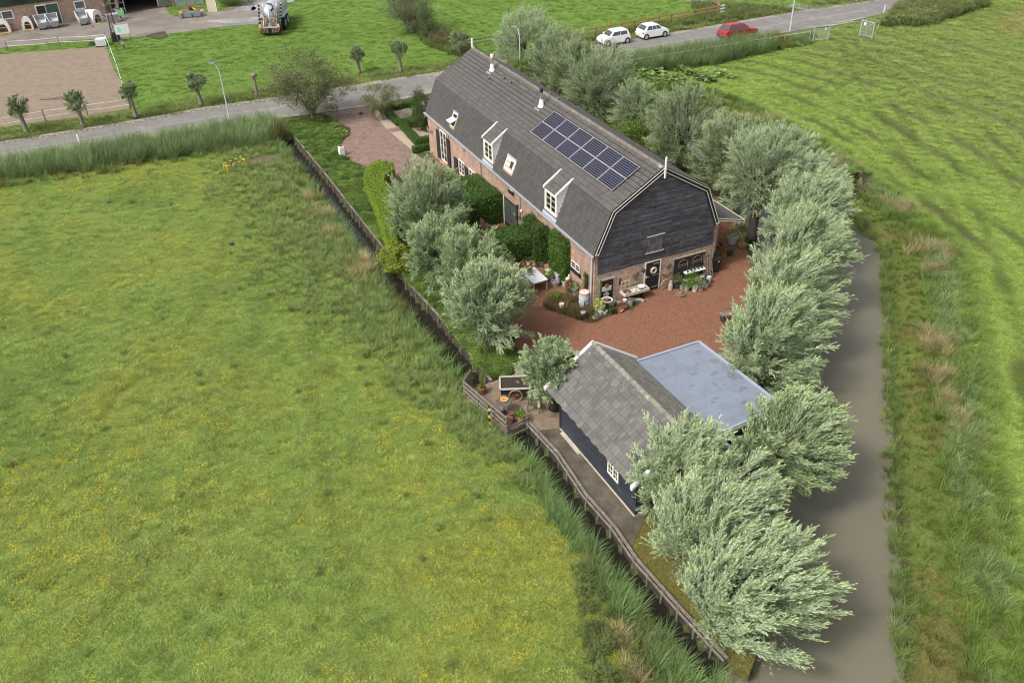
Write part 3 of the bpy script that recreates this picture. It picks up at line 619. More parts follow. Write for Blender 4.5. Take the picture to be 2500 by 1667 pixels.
def carriage_lamp(y, z, x=0, par=None):
    L_ = thing('wall_lamp', 'x', 'wall lamp'); m_ = MB(); m_.bar((0, 0, 0), (-.35, 0, .12), .025, .025); m_.bar((0, 0, -.25), (-.3, 0, .08), .02, .02); m_.torus((-.16, 0, -.05), .07, .012, 'y', 10, 6); m_.build('bracket', IRON, L_)
    m_ = MB(); m_.lathe([(.13, .45), (.03, .56), (.02, .62)], (-.35, 0, 0), 6); m_.build('lamp_hood', IRON, L_); m_ = MB(); m_.lathe([(.05, .1), (.06, .14)], (-.35, 0, 0), 6); m_.build('lamp_base', IRON, L_)
    m_ = MB(); m_.lathe([(.06, .14), (.115, .44)], (-.35, 0, 0), 6); m_.build('lamp_glass', mat('lamp_glass', (.25, .27, .27), .1, spec=1), L_)
    c_, s_ = math.cos(YAW), math.sin(YAW); L_.location = (4.797+x*c_-y*s_, 42.531+x*s_+y*c_, z); L_.rotation_euler = (0, 0, YAW); return L_
la = carriage_lamp(25.5, 2.1); la['label'] = 'black carriage lamp on a bracket beside the tall shuttered window'
lb = carriage_lamp(9.7, 1.55); lb['label'] = 'black carriage lamp on a curled bracket beside the glass doors'
mb = MB(); mb.lathe([(.12, 0), (.1, .08), (.03, .12)], (-.1, 9.95, 2.25), 10); mb.build('wall_lamp_shade', IRON, house)
mb = MB(); mb.lathe([(.08, 0), (.08, .12), (.03, .16)], (-.07, 9.35, 2.1), 10); mb.build('alarm_box', CREAM, house)
# dormers
def dormer(y0, y1):
    xf, zb, zt = .03, 3.74, 5.12
    d = MB(); d.box(xf-.02, xf+.1, y0, y1, zt-.12, zt+.03); d.box(xf-.07, xf-.02, y0-.06, y1+.06, zt-.02, zt+.05)
    for yy in (y0, y1-.13): d.box(xf-.04, xf+.06, yy, yy+.13, zb, zt-.12)
    d.box(xf-.05, xf+.06, y0, y1, zb-.02, zb+.08); o = d.build('dormer', CREAM, house, bevel=.008)
    window(o, 'dormer_window', 'x-', y0+.13, y1-.13, zb+.08, zt-.12, xf+.02, cols=2, rows=3, fw_=.07)
    # cheeks
    xk = INS+.02
    for yy in (y0+.01, y1-.05):
        m_ = MB(); m_.prism([(xf, zb), (xf, zt+.0), (xk, H2-.08), (xk-.04, H2-.16)], yy, yy+.04, 'y'); m_.build('dormer_cheek', WHITE, o)
    roof_slope('dormer_roof', (xf-.1, zt+.04), (xk+.1, H2+.04), y0+.04, y1-.04, 3, TILE_U, o, step=.03)
    for yy in (y0-.05, y1-.06):
        m_ = MB(); m_.prism([(xf-.12, zt-.03), (xf-.12, zt+.12), (xk+.02, H2+.12), (xk+.02, H2-.03)], yy, yy+.11, 'y'); m_.build('dormer_verge', WHITE, o, bevel=.01)
        m_ = MB(); m_.prism([(xk+.02, H2-.02), (xk+.02, H2+.125), (xk+.16, H2+.17), (xk+.16, H2+.02)], yy-.01, yy+.12, 'y'); m_.build('dormer_flashing', LEAD, o)
    m_ = MB(); m_.add([(xf-.02, y0-.1, zb), (xf-.02, y1+.1, zb), (-.13, y1+.1, H1-.06), (-.13, y0-.1, H1-.06), (xf+.04, y0-.1, zb-.0), (xf+.04, y1+.1, zb)], [(0, 1, 2, 3), (4, 5, 1, 0)]); m_.build('dormer_apron', LEAD, o); m_ = MB()
    m_.prism([(xf-.03, zb-.05), (xf+.04, zb+.0), (INS, H2-.1), (INS-.06, H2-.12)], y0-.07, y0, 'y'); m_.build('dormer_flashing', LEAD, o); m_ = MB(); m_.prism([(xf-.03, zb-.05), (xf+.04, zb+.0), (INS, H2-.1), (INS-.06, H2-.12)], y1, y1+.07, 'y'); m_.build('dormer_flashing', LEAD, o)
dormer(13.75, 15.3); dormer(4.6, 6.15)
# roof windows on the steep slope
def slope_pt(x, off=0):   # point on lower slope at x
    dx, dz = INS+.12, H2-H1+.16; L = math.hypot(dx, dz); z = H1-.16+(x+.12)/dx*dz; return (x-dz/L*off, z+dx/L*off)
def roof_window(y0, y1, xa, xb, is_open):
    fr = MB(); w_ = .07
    A = slope_pt(xa, .05); B_ = slope_pt(xb, .05); A0 = slope_pt(xa, 0); B0 = slope_pt(xb, 0)
    def sl(ya, yb, t0, t1, h0, h1, mm):
        P = lambda t, h: slope_pt(xa+(xb-xa)*t, h)
        p = [P(t0, h0), P(t1, h0), P(t1, h1), P(t0, h1)]; mm.prism(p, ya, yb, 'y')
    sl(y0, y0+w_, 0, 1, .0, .09, fr); sl(y1-w_, y1, 0, 1, 0, .09, fr); sl(y0, y1, 0, .07, 0, .09, fr); sl(y0, y1, .93, 1, 0, .09, fr)
    o = fr.build('roof_window', CREAM, house)
    m_ = MB(); sl(y0+w_, y1-w_, .07, .93, .0, .045, m_); m_.build('pane' if not is_open else 'window_opening', DARKG if is_open else mat('roof_window_blind', (.55, .53, .45), .2, spec=.8), o)
    m_ = MB(); sl(y0-.05, y1+.05, 1.0, 1.12, 0.0, .12, m_); m_.build('window_hood', ZINC, o)
    m_ = MB(); sl(y0-.02, y1+.02, -.16, .0, .0, .05, m_); m_.build('window_apron', mat('tan_wood', (.36, .25, .15), .7, n=.2), o)
    if is_open:
        m_ = MB(); p = slope_pt((xa+xb)/2, .05); m_.add([(p[0]+.2, y0, p[1]+.16), (p[0]+.2, y1, p[1]+.16), (p[0]-.5, y1, p[1]-.08), (p[0]-.5, y0, p[1]-.08), (p[0]+.2, y0, p[1]+.2), (p[0]+.2, y1, p[1]+.2), (p[0]-.5, y1, p[1]-.04), (p[0]-.5, y0, p[1]-.04)], [(0, 1, 2, 3), (4, 5, 6, 7), (0, 1, 5, 4), (1, 2, 6, 5), (2, 3, 7, 6), (3, 0, 4, 7)])
        m_.build('sash', mat('sash_glass', (.5, .55, .55), .1, spec=1), o)
    else:
        m_ = MB(); sl(y0+.3, y0+.65, .3, .8, .045, .06, m_); m_.build('dark_pane', DARKG, o)
roof_window(20.85, 21.7, .12, .52, True); roof_window(11.0, 12.3, .17, .52, False)
# flues and vents
def flue(x, y, z, top, capm):
    m_ = MB(); m_.lathe([(.27, -.03), (.2, .1), (.13, .42), (.13, .46)], (x, y, z), 12); o = m_.build('flue', mat('flue_white', (.72, .72, .70), .5, n=.1), house, smooth=False)
    m_ = MB(); m_.box(x-.38, x-.1, y-.32, y+.32, z-.19, z-.13); m_.build('flue_flashing', LEAD, o)
    m_ = MB(); m_.lathe([(.085, .42), (.085, top-.25)], (x, y, z), 12); m_.build('flue_pipe', STEEL, o)
    m_ = MB(); m_.lathe([(.11, top-.25), (.11, top-.22), (.13, top-.08), (.13, top), (.03, top+.03)], (x, y, z), 12); m_.build('flue_cap', capm, o)
flue(3.62, 21.5, 7.5, 1.15, WHITE); flue(3.42, 13.2, 7.36, 1.2, IRON)
for (x, y) in ((2.95, 20.72), (3.5, 19.32), (3.5, 18.2), (HW-3.6, 14.6), (HW-3.9, 12.9)):
    zz = H3-abs(HW/2-x)*.598; m_ = MB(); m_.lathe([(.13, -.05), (.1, .06), (.09, .13), (.12, .14), (.11, .22), (.04, .25)], (x, y, zz), 10); m_.build('roof_vent', mat('vent_grey', (.13, .12, .11), .7), house)
# near gable: doors
dw = MB(); dw.box(3.42, 3.5, -.06, .0, 0, 2.07); dw.box(4.47, 4.55, -.06, .0, 0, 2.07); dw.box(3.5, 4.47, -.06, 0, 2.0, 2.07); f_ = dw.build('door_frame', CREAM, house)
mb = MB(); mb.box(3.5, 4.47, -.045, -.013, .02, 2.0); d_ = mb.build('door', BLACK, house)
for zz in (.25, 1.05, 1.82): MB().box(3.98, 4.47, -.055, -.045, zz, zz+.035).build('strap_hinge', mat('hinge_brass', (.45, .42, .32), .5), d_)
mb = MB(); mb.box(3.53, 3.6, -.06, -.045, .98, 1.14); mb.bar((3.56, -.09, 1.08), (3.72, -.09, 1.07), .025, .025); mb.build('door_handle', mat('handle_white', (.75, .75, .8), .3), d_)
mb = MB(); mb.torus((4.03, -.09, 1.42), .165, .065, 'y', 20, 8); mb.build('wreath', mat('straw_wreath', (.50, .46, .38), .9, n=.3, ns=20, bump=1), d_)
mb = MB(); mb.box(3.3, 4.6, -.03, -.012, 0, .05); mb.build('doorstep', CREAM, house)
mb = MB(); mb.box(.42, 1.28, -.04, -.013, .02, 1.62); bd = mb.build('small_door', BLACK, house, )
mb = MB(); mb.box(.36, 1.36, -.07, -.013, 1.62, 1.72); mb.build('door_lintel', mat('grey_lintel', (.38, .36, .34), .8, n=.15), house)
mb = MB(); mb.box(5.52, 7.72, -.045, -.013, .0, 1.72); bw_ = mb.build('barn_door', BLUEB, house)
mb = MB(); mb.box(5.44, 7.8, -.06, -.013, 1.72, 1.77); mb.build('door_lintel', GREYW, house)
# lean-to canopy on the far side
mb = MB()
cz0, cz1, cx1 = 3.72, 3.18, 10.35
cr = thing  # canopy is part of the house
mb.add([(HW-.1, -.05, cz0+.08), (cx1, -.05, cz1+.06), (cx1, 7.5, cz1+.06), (HW-.1, 7.5, cz0+.08), (HW-.1, -.05, cz0), (cx1, -.05, cz1), (cx1, 7.5, cz1), (HW-.1, 7.5, cz0)], [(0, 1, 2, 3), (4, 7, 6, 5), (0, 4, 5, 1), (1, 5, 6, 2), (2, 6, 7, 3)])
cn = mb.build('canopy', mat('canopy_felt', (.085, .08, .075), .85, n=.35, ns=6, dirt=((.15, .145, .135), 3, .6)), house)
mb = MB(); mb.prism([(HW+.02, cz0-.06), (HW+.02, cz0+.07), (cx1+.05, cz1+.05), (cx1+.05, cz1-.08)], -.09, -.06, 'y'); mb.build('canopy_fascia', BLACK, cn)
mb = MB()
for o_ in (.05, -.07): mb.prism([(HW+.02, cz0+o_-.02), (HW+.02, cz0+o_+.02), (cx1+.06, cz1+o_+.01), (cx1+.06, cz1+o_-.03)], -.11, -.091, 'y')
mb.box(cx1+.05, cx1+.07, -.1, 7.5, cz1-.08, cz1+.06); mb.build('canopy_trim', CREAM, cn)
for yy in (2.0, 6.8):
    mb = MB(); mb.box(10.0, 10.14, yy-.07, yy+.07, .18, 3.1); mb.bar((10.07, yy, 2.45), (9.35, yy, 3.2), .09, .09); mb.bar((10.07, yy, 2.7), (10.07, yy-.6, 3.12), .09, .09); mb.box(9.9, 10.24, yy-.9, yy+.9, 3.02, 3.14) if yy < 3 else None
    mb.box(10.0, 10.14, -.02, yy, 3.0, 3.13) if yy < 3 else None
    p_ = mb.build('canopy_post', CREAM, cn); mb = MB(); mb.box(9.98, 10.16, yy-.09, yy+.09, 0, .2, top=.02); mb.build('post_foot', mat('stone_foot', (.35, .34, .31), .9), p_)
# solar panels: twelve separate ones on the upper slope
du = Vector((HW/2-INS, 0, H3-H2)); slen = du.length; du.normalize(); nu_ = Vector((-du.z, 0, du.x))
pang = math.atan2(du.z, du.x)
def panel():
    o = thing('solar_panel', 'x', 'solar panel', group='solar panels in two rows on the farmhouse roof')
    m_ = MB(); pw, ph, t_ = 1.655, 1.0, .035
    m_.box(0, ph, 0, .016, 0, t_); m_.box(0, ph, pw-.016, pw, 0, t_); m_.box(0, .016, .016, pw-.016, 0, t_); m_.box(ph-.016, ph, .016, pw-.016, 0, t_); m_.build('frame', mat('panel_frame', (.62, .62, .66), .4, metal=.4), o)
    m_ = MB(); m_.box(.022, ph-.022, .022, pw-.022, .01, .026); m_.build('backing_sheet', mat('panel_back', (.15, .15, .19), .35), o)
    m_ = MB(); nx_, ny_ = 7, 11; cw = (ph-.044)/nx_; ch = (pw-.044)/ny_; g = .006; c_ = .018
    for i in range(nx_):
        for j in range(ny_):
            x0 = .022+i*cw+g; y0 = .022+j*ch+g; x1 = x0+cw-2*g; y1 = y0+ch-2*g
            m_.add([(x0+c_, y0, .03), (x1-c_, y0, .03), (x1, y0+c_, .03), (x1, y1-c_, .03), (x1-c_, y1, .03), (x0+c_, y1, .03), (x0, y1-c_, .03), (x0, y0+c_, .03)], [tuple(range(8))])
    m_.build('solar_cells', mat('solar_cells', (.012, .012, .026), .22, spec=.35), o); return o
p0 = panel(); first = True
Rh = Matrix.Rotation(YAW, 4, 'Z'); Th = Matrix.Translation((4.797, 42.531, 0))
rown = ['lower', 'upper']; ordn = ['nearest the boarded gable', 'second from the boarded gable', 'third from the boarded gable', 'third from the flue end', 'second from the flue end', 'nearest the flues']
for r_ in range(2):
    for c_ in range(6):
        o = p0 if first else copy_tree(p0); first = False
        b_ = Vector((INS, 0, H2))+du*(.93+r_*1.035)+nu_*.14; b_.y = 1.22+c_*1.712
        Ml = Matrix.Translation(b_) @ Matrix.Rotation(-pang, 4, 'Y')
        o.matrix_world = Th @ Rh @ Ml
        o['label'] = 'dark solar panel in the %s row, %s' % (rown[r_], ordn[c_])
# ---------------- shed ----------------
SX, SY, SA = 1.57, 32.32, .4467
shed = thing('boarded_shed', 'black boarded shed with mossy grey tiles and white verge boards', 'shed', (SX, SY, 0), SA)
EZ, RZ, RX, SL = 2.0, 3.75, 2.53, 7.45
out = [(.30, 0), (4.76, 0), (4.76, EZ+.08), (RX, RZ-.14), (.30, EZ+.08)]
mb = MB(); mb.prism(out, -SL+.1, -.95, 'y'); mb.build('wall', BLACK, shed)
mb = MB(); z = .16
while z < 1.9:
    mb.add([(.265, -SL+.07, z), (.265, -.93, z), (.292, -.93, z+.21), (.292, -SL+.07, z+.21), (.3, -SL+.07, z), (.3, -.93, z)], [(0, 1, 2, 3), (4, 5, 1, 0)])
    z += .2
mb.build('side_boarding', BLUEB, shed)
for yy, yn in ((-SL+.1, -SL+.06), (-.95, -.91)):
    mb = MB(); z = .16
    while z < RZ-.2:
        xa = .3 if z < EZ+.1 else .3+(z-EZ-.1)/(RZ-EZ-.2)*(RX-.3); z2 = z+.2; xb = .3 if z2 < EZ+.1 else min(RX-.02, .3+(z2-EZ-.1)/(RZ-EZ-.2)*(RX-.3))
        mb.add([(xa, yn, z), (5.06-xa, yn, z), (5.06-xb, yy, z2), (xb, yy, z2), (xa, yy, z), (5.06-xa, yy, z)], [(0, 1, 2, 3), (4, 5, 1, 0)]); z += .2
    mb.build('gable_boarding', BLUEB, shed)
mb = MB(); mb.box(.24, 4.82, -SL+.05, -.88, 0, .15); mb.box(.1, .24, -2.9, -1.2, .06, .1); mb.build('plinth', mat('plinth_concrete', (.40, .36, .28), .9, n=.25, ns=3, bump=.5), shed)
mb = MB(); mb.box(.24, .32, -.98, -.86, .14, 1.95); mb.build('corner_post', BLACK, shed)
roof_slope('roof_slope', (-.02, EZ-.02), (RX, RZ), -SL, 0, 12, TILE_S, shed, step=.05, zig=.035)
roof_slope('roof_slope', (5.08, EZ-.02), (RX, RZ), -SL, 0, 12, TILE_S2, shed, step=.05, zig=.035)
mb = MB(); mb.add([(0, -SL, EZ-.04), (RX, -SL, RZ-.03), (5.06, -SL, EZ-.04), (0, 0, EZ-.04), (RX, 0, RZ-.03), (5.06, 0, EZ-.04)], [(0, 1, 4, 3), (1, 2, 5, 4)]); mb.build('roof_boarding', BLACK, shed)
ridge_caps('ridge', RX, RZ+.06, -SL, 0, mat('lichen_ridge', (.19, .175, .145), .9, n=.3, ns=3, dirt=((.36, .34, .27), 2.2, .55)), shed, r=.14)
for (a_, b_) in ((0.0, .06), (-SL-.06, -SL)):
    for s_ in (0, 1):
        Q = (lambda x: x) if not s_ else (lambda x: 2*RX-x)
        mb = MB(); mb.prism([(Q(-.1), EZ-.14), (Q(RX), RZ-.05), (Q(RX), RZ+.13), (Q(-.1), EZ+.05)], a_-.05, b_+.05, 'y'); mb.build('verge_board', WHITE, shed, bevel=.01)
window(shed, 'window', 'x-', -6.06, -5.2, .86, 1.68, .262, rows=3, cols=4, fw_=.07)
# ---------------- flat roofed store ----------------
store = thing('flat_roofed_store', 'low black store with wet blue grey flat roof beside the shed', 'store', (SX, SY, 0), SA)
mb = MB(); mb.prism([(4.9, -.6), (8.3, -.66), (8.4, -2.9), (8.55, -6.3), (4.9, -6.5)], 0, 2.16); mb.build('wall', BLUEB, store)
FR = mat('wet_roofing_membrane', (.19, .218, .268), .30, n=.16, ns=1.6, spec=.6, dirt=((.12, .137, .168), 1.6, .60))
STAIN = mat('damp_patch', (.155, .178, .222), .22, n=.15, ns=4, spec=.7)
mb = MB(); mb.prism([(4.8, -.5), (8.4, -.56), (8.5, -2.9), (8.65, -6.42), (4.8, -6.62)], 2.16, 2.22); mb.build('flat_roof', FR, store)
for i, (x_, y_, a_, b_) in enumerate(((7.9, -1.2, .22, .14), (8.1, -2.2, .25, .3), (7.2, -2.0, .16, .12), (7.5, -3.0, .3, .16), (8.2, -3.6, .35, .5), (6.6, -2.6, .2, .12), (7.0, -3.7, .14, .2), (6.0, -3.3, .12, .08), (6.4, -4.6, .16, .1), (7.9, -4.6, .3, .2), (5.6, -1.6, .14, .1), (5.5, -5.9, .12, .08), (7.3, -5.4, .2, .14))):
    q = sheet('damp_patch', blob((x_, y_), a_*.8, b_*.8, 40+i), 2.224, STAIN, kind=None); q.parent = store
for i in range(2):
    q = MB().box(4.9, 8.45, -2.2-i*2.05, -2.19-i*2.05, 2.221, 2.2235).build('roof_seam', STAIN, store)
rimp = [(4.8, -.47), (8.44, -.53), (8.54, -2.9), (8.68, -6.45), (4.8, -6.66)]
mb = MB()
for i in range(4): mb.bar((*rimp[i], 2.24), (*rimp[i+1], 2.24), .11, .12)
mb.build('roof_rim', mat('rim_grey', (.30, .34, .41), .4, n=.08), store, bevel=.01)
mb = MB(); mb.bar((4.8, -6.72, 2.12), (8.68, -6.52, 2.12), .04, .16); mb.build('fascia', mat('cream_fascia', (.55, .52, .38), .6), store)

# ---------------- trees ----------------
WIL = leaf_mat('willow_leaves', trans=.22, rough=.5, back=(.52, .60, .42), spec=.35)
LEAF = leaf_mat('broad_leaves', trans=.25, rough=.5)
BARK = mat('willow_bark', (.028, .023, .018), .95, n=.4, ns=6, bump=1, bs=12, stretch=(1, 1, .35))
BARK2 = mat('grey_bark', (.20, .165, .135), .95, n=.4, ns=7, bump=1, bs=14, stretch=(1, 1, .3))
def dirs(n, cmin=-.2, cmax=1.0):
    ct = rng.uniform(cmin, cmax, n); ph = rng.uniform(0, 2*np.pi, n); s = np.sqrt(1-ct*ct)
    return np.stack([s*np.cos(ph), s*np.sin(ph), ct], 1)
def willow_crown(R_, nb, nt, nl, wind=(.3, .08, 0), zs=1.0, leaf=(.17, .031), cmin=-.45, green=.5, seed=0, twig=(.35, .7), tone=1.0):
    """pollard crown: shoots from the head at the origin, side twigs, narrow leaves with silver undersides"""
    global rng
    rng = np.random.default_rng(100+seed); wind = np.array(wind, float)
    # shoots grouped into tufts so that the outline is uneven
    nt_ = max(8, nb//4); td = dirs(nt_, cmin); td[:, 2] *= 1; tid = rng.integers(0, nt_, nb); D = nrm(td[tid]+rng.normal(scale=.16, size=(nb, 3)))
    lenf = rng.uniform(.72, 1.06, nt_); L = R_*lenf[rng.integers(0, nt_, nb)]*rng.uniform(.85, 1.08, nb)
    # per shoot length tied to a smooth function of direction
    f = 1+.16*np.sin(3*D[:, 0]+2*D[:, 1]+seed)*np.cos(4*D[:, 2]+seed*2)+.10*np.sin(9*D[:, 1]+5*D[:, 0]+seed)
    L = R_*f*rng.uniform(.74, 1.03, nb)*np.where(D[:, 2] < 0, .82, 1)
    zsv = np.array([1, 1, zs])
    S0 = D*(R_*.62*np.clip(rng.uniform(0, 1, nt_)[tid]+rng.normal(scale=.08, size=nb), 0, 1)**.6)[:, None]*zsv; DV = nrm(D*.8+np.array([0, 0, .55])+wind*.5+rng.normal(scale=.12, size=(nb, 3)))
    rem = np.maximum(.28, 1.06-np.linalg.norm(S0/zsv, axis=1)/R_); L = L*rem*np.where(D[:, 2] < -.2, .8, 1)
    def pos(t, i):   # t (k,), i (k,)
        t = t[:, None]; l = L[i][:, None]
        return S0[i]+DV[i]*l*t*zsv+wind*R_*(S0[i, 2:3]/R_*.5+.5*t**1.7)*.9+np.array([0, 0, -1])*l*.14*t**2.5
    K = nb*nt; bi = np.repeat(np.arange(nb), nt); t = rng.uniform(.04, 1.0, K)**.8
    P = pos(t, bi); T = nrm(pos(t+.02, bi)-pos(t-.02, bi))
    rn = rng.normal(size=(K, 3)); pr = nrm(rn-(rn*T).sum(1)[:, None]*T)
    TD = nrm(T*.95+pr*rng.uniform(.2, .6, K)[:, None]+wind*.7+np.array([0, 0, .10]))
    TL = rng.uniform(*twig, K)*(1.1-.4*t)*(.35+.65*R_/2.4)
    tv = rng.uniform(0, 1, K)
    M = K*nl; ti = np.repeat(np.arange(K), nl); u = (np.tile(np.arange(nl), K)+rng.uniform(0, 1, M))/nl
    LP = P[ti]+TD[ti]*(TL[ti]*u)[:, None]+np.array([0, 0, -1])*(TL[ti]*.10*u*u)[:, None]
    rn = rng.normal(size=(M, 3)); pr = nrm(rn-(rn*TD[ti]).sum(1)[:, None]*TD[ti])
    LD = nrm(TD[ti]*1.0+pr*rng.uniform(.2, .6, M)[:, None]+wind*.5)
    LL = leaf[0]*rng.uniform(.7, 1.2, M)*(1.1-.4*u); LW = leaf[1]*rng.uniform(.8, 1.2, M)
    N = nrm(rng.normal(size=(M, 3))*.8+np.array([0, 0, 1.]))
    co = leafquads(LP, LD, LL, LW, N)
    g = np.array([.155, .23, .068]); sv = np.array([.47, .555, .38]); yg = np.array([.50, .60, .19])
    # tuft-wise variation between green and silver
    tuft = .5+.5*np.sin(D[:, 0]*6+seed*1.7)*np.sin(D[:, 1]*5+D[:, 2]*4+seed)
    sil = np.clip((1-green)+.5*(tuft[bi][ti]-.5)+rng.normal(scale=.3, size=M), 0, 1)[:, None]
    c = g*(1-sil)+sv*sil; tip = (np.clip((t[ti]*.6+u*.55-.78)*3.0, 0, 1)*rng.uniform(.3, 1, M))[:, None]*.75
    c = c*(1-tip)+yg*tip; c = c*rng.uniform(.75, 1.25, M)[:, None]*tone
    # shoots themselves as thin slivers
    tb = np.linspace(0, 1, 7); sco = []
    bb = np.arange(nb)
    for a_ in range(6):
        p0_ = pos(np.full(nb, tb[a_]), bb); p1_ = pos(np.full(nb, tb[a_+1]), bb); d_ = p1_-p0_; w_ = .028*(1-tb[a_]*.7)*R_/2.4
        s_ = nrm(np.cross(d_, rng.normal(size=(nb, 3))))*w_; sco.append(np.stack([p0_-s_, p0_+s_, p1_+s_*.8, p1_-s_*.8], 1).reshape(-1, 3))
    sco = np.concatenate(sco); cc = np.repeat(c, 4, 0)
    co = np.concatenate([co, sco]); cc = np.concatenate([cc, np.tile([.10, .10, .05], (len(sco), 1))])
    return co, cc
def leaf_cloud(R3, ncl, nl, cs, leaf, cols, seed=0, shell=.5, gap=.0, droop=0, wind=0):
    rg = np.random.default_rng(seed); d = rg.normal(size=(ncl, 3)); d = nrm(d); rad = rg.uniform(shell, 1, ncl)**.6
    lump = 1+.18*np.sin(d[:, 0]*5+seed)*np.cos(d[:, 1]*4+seed*2)+.1*np.sin(9*d[:, 2]+4*d[:, 0])
    C_ = d*(rad*lump)[:, None]*np.array(R3); n = ncl*nl; ci = np.repeat(np.arange(ncl), nl)
    P = C_[ci]+rg.normal(scale=cs, size=(n, 3))*np.array([1, 1, .7]); D = nrm(d[ci]*.5+rg.normal(size=(n, 3))*.7+np.array([wind, 0, -droop]))
    global rng
    rng = rg; N = nrm(rg.normal(size=(n, 3))*.6+np.array([0, 0, 1.])+d[ci]*.5)
    co = leafquads(P, D, leaf[0]*rg.uniform(.7, 1.25, n), leaf[1]*rg.uniform(.7, 1.25, n), N)
    k = rg.uniform(0, 1, n); kc = rg.uniform(0, 1, ncl)[ci]; a_, b_ = np.array(cols[0]), np.array(cols[1]); w = np.clip(.5*k+.5*kc, 0, 1)[:, None]
    c = (a_*(1-w)+b_*w)*rg.uniform(.75, 1.25, n)[:, None]; return co, np.repeat(c, 4, 0), C_
def trunk_mesh(h, r, lean=(0, 0), head=1.45, ma=None, par=None, limbs=5, seed=0, stump=False):
    rr = random.Random(seed); m_ = MB(); pts = []; rs = []
    for i in range(7):
        t = i/6; pts.append((lean[0]*t*t*h+rr.uniform(-.03, .03), lean[1]*t*t*h+rr.uniform(-.03, .03), h*t)); rs.append(r*(1.15-.5*t if t < .3 else .95-.1*t))
    pts.append((lean[0]*h, lean[1]*h, h*1.06)); rs.append(r*head); pts.append((lean[0]*h, lean[1]*h, h*1.06+r*1.0)); rs.append(r*head*1.1); pts.append((lean[0]*h, lean[1]*h, h*1.06+r*1.8)); rs.append(r*.6)
    m_.tube(pts, rs, 11)
    for i in range(limbs):
        a = 2*math.pi*i/max(1, limbs)+rr.uniform(-.4, .4); k = rr.uniform(.35, .8); x, y = lean[0]*h, lean[1]*h
        m_.tube([(x, y, h), (x+r*1.3*math.cos(a), y+r*1.3*math.sin(a), h+r*1.3), (x+(r*1.2+k)*math.cos(a), y+(r*1.2+k)*math.sin(a), h+r*2+k*1.2)], [r*.5, r*.34, r*.08], 7)
    # knobbly burrs
    for i in range(14 if stump else 8):
        a = rr.uniform(0, 6.28); q = (lean[0]*h+r*head*math.cos(a), lean[1]*h+r*head*math.sin(a), h*1.06+r*rr.uniform(0, 1.3)); s_ = r*rr.uniform(.3, .5)
        m_.lathe([(s_*.3, -s_*.9), (s_*.9, -s_*.4), (s_, .1*s_), (s_*.6, s_*.75), (s_*.15, s_*.95)], q, 6)
    return m_.build('trunk', ma or BARK, par, smooth=True)
def willow(label, base, R_, h=2.0, r=.3,  lean=(0, 0), group=None, mesh=None, rz=0, **k):
    o = thing('pollard_willow', label, 'tree', (*base, 0), rz, group); trunk_mesh(h, r, lean, par=o, seed=k.get('seed', 0))
    k['nb'] = int(k['nb']*1.7); k.setdefault('cmin', -.7); k.setdefault('zs', 1.15); co, cc = willow_crown(R_*1.12, **k); tn = k.get('tone', 1.0); gq = k.get('green', .5); fa = np.array([.11, .165, .055])*tn; fb = (np.array([.20, .28, .09])*gq+np.array([.32, .39, .25])*(1-gq))*tn; c1, c2, _ = leaf_cloud((R_*.8, R_*.8, R_*.8*k['zs']), 190, 40, .17*R_/2.4, (.17, .032), (tuple(fa), tuple(fb)), 900+k['seed'], shell=.3, wind=.5); c1 = c1+np.array([k['wind'][0]*R_*.3, 0, R_*.22]); co = np.concatenate([co, c1]); cc = np.concatenate([cc, c2]); c_ = npmesh('crown', co, 4, cc, WIL, o); c_.location = (lean[0]*h, lean[1]*h, h+r*.8); return o
GW = 'pollard willows along the moat'; GL = 'willows along the ditch boarding'
W_ = (.36, .10, .0)
big = dict(nb=130, nt=24, nl=17)
willow('large silver willow at the tip of the plot, its stub trunk showing below', (7.88, 19.62), 2.5, 1.6, .34, wind=(.42, .1, 0), seed=1, green=.35, group=GW, cmin=-.45, **big)
willow('large silver willow directly above the one at the tip of the plot', (6.97, 21.89), 2.35, 2.0, .3, wind=W_, seed=2, green=.4, group=GW, **big)
willow('silver willow covering the near gable end of the boarded shed', (6.67, 25.44), 2.05, 2.2, .28, wind=(.3, .1, 0), seed=3, green=.4, group=GW, nb=120, nt=22, nl=16)
willow('silver willow between the shed end and the river', (8.03, 23.93), 1.9, 2.2, .28, wind=W_, seed=4, green=.45, group=GW, nb=110, nt=22, nl=16)
willow('greener willow leaning over the river beside the flat roofed store', (11.2, 27.09), 2.15, 2.0, .28, wind=W_, seed=5, green=.62, group=GW, nb=120, nt=22, nl=16)
willow('willow behind the corner of the flat grey roof', (12.34, 33.95), 2.6, 2.2, .3, wind=(.3, .1, 0), seed=6, green=.45, group=GW, nb=130, nt=23, nl=16)
willow('willow beside the wooden bench on the gravel', (14.39, 37.87), 2.5, 2.2, .3, wind=(.3, .1, 0), seed=7, green=.5, group=GW, nb=125, nt=22, nl=15)
willow('willow on the moat bank opposite the wheelie bin', (16.14, 42.15), 2.7, 2.2, .3, wind=(.26, .1, 0), seed=8, green=.5, group=GW, nb=125, nt=22, nl=15)
willow('willow overhanging the sharp bend of the river', (17.79, 47.15), 2.6, 2.4, .3, wind=(.24, .1, 0), seed=9, green=.42, group=GW, nb=125, nt=22, nl=15)
willow('willow in front of the dark culvert mouth', (19.2, 50.67), 2.2, 2.4, .3, wind=(.24, .1, 0), seed=10, green=.42, group=GW, nb=115, nt=21, nl=15)
willow('tall willow with a thick dark leaning trunk by the canopy', (15.8, 49.88), 3.0, 3.2, .34, lean=(.25, .6), wind=(.12, .1, 0), seed=11, green=.5, group=GW, cmin=-.85, tone=.88, nb=130, nt=22, nl=15)
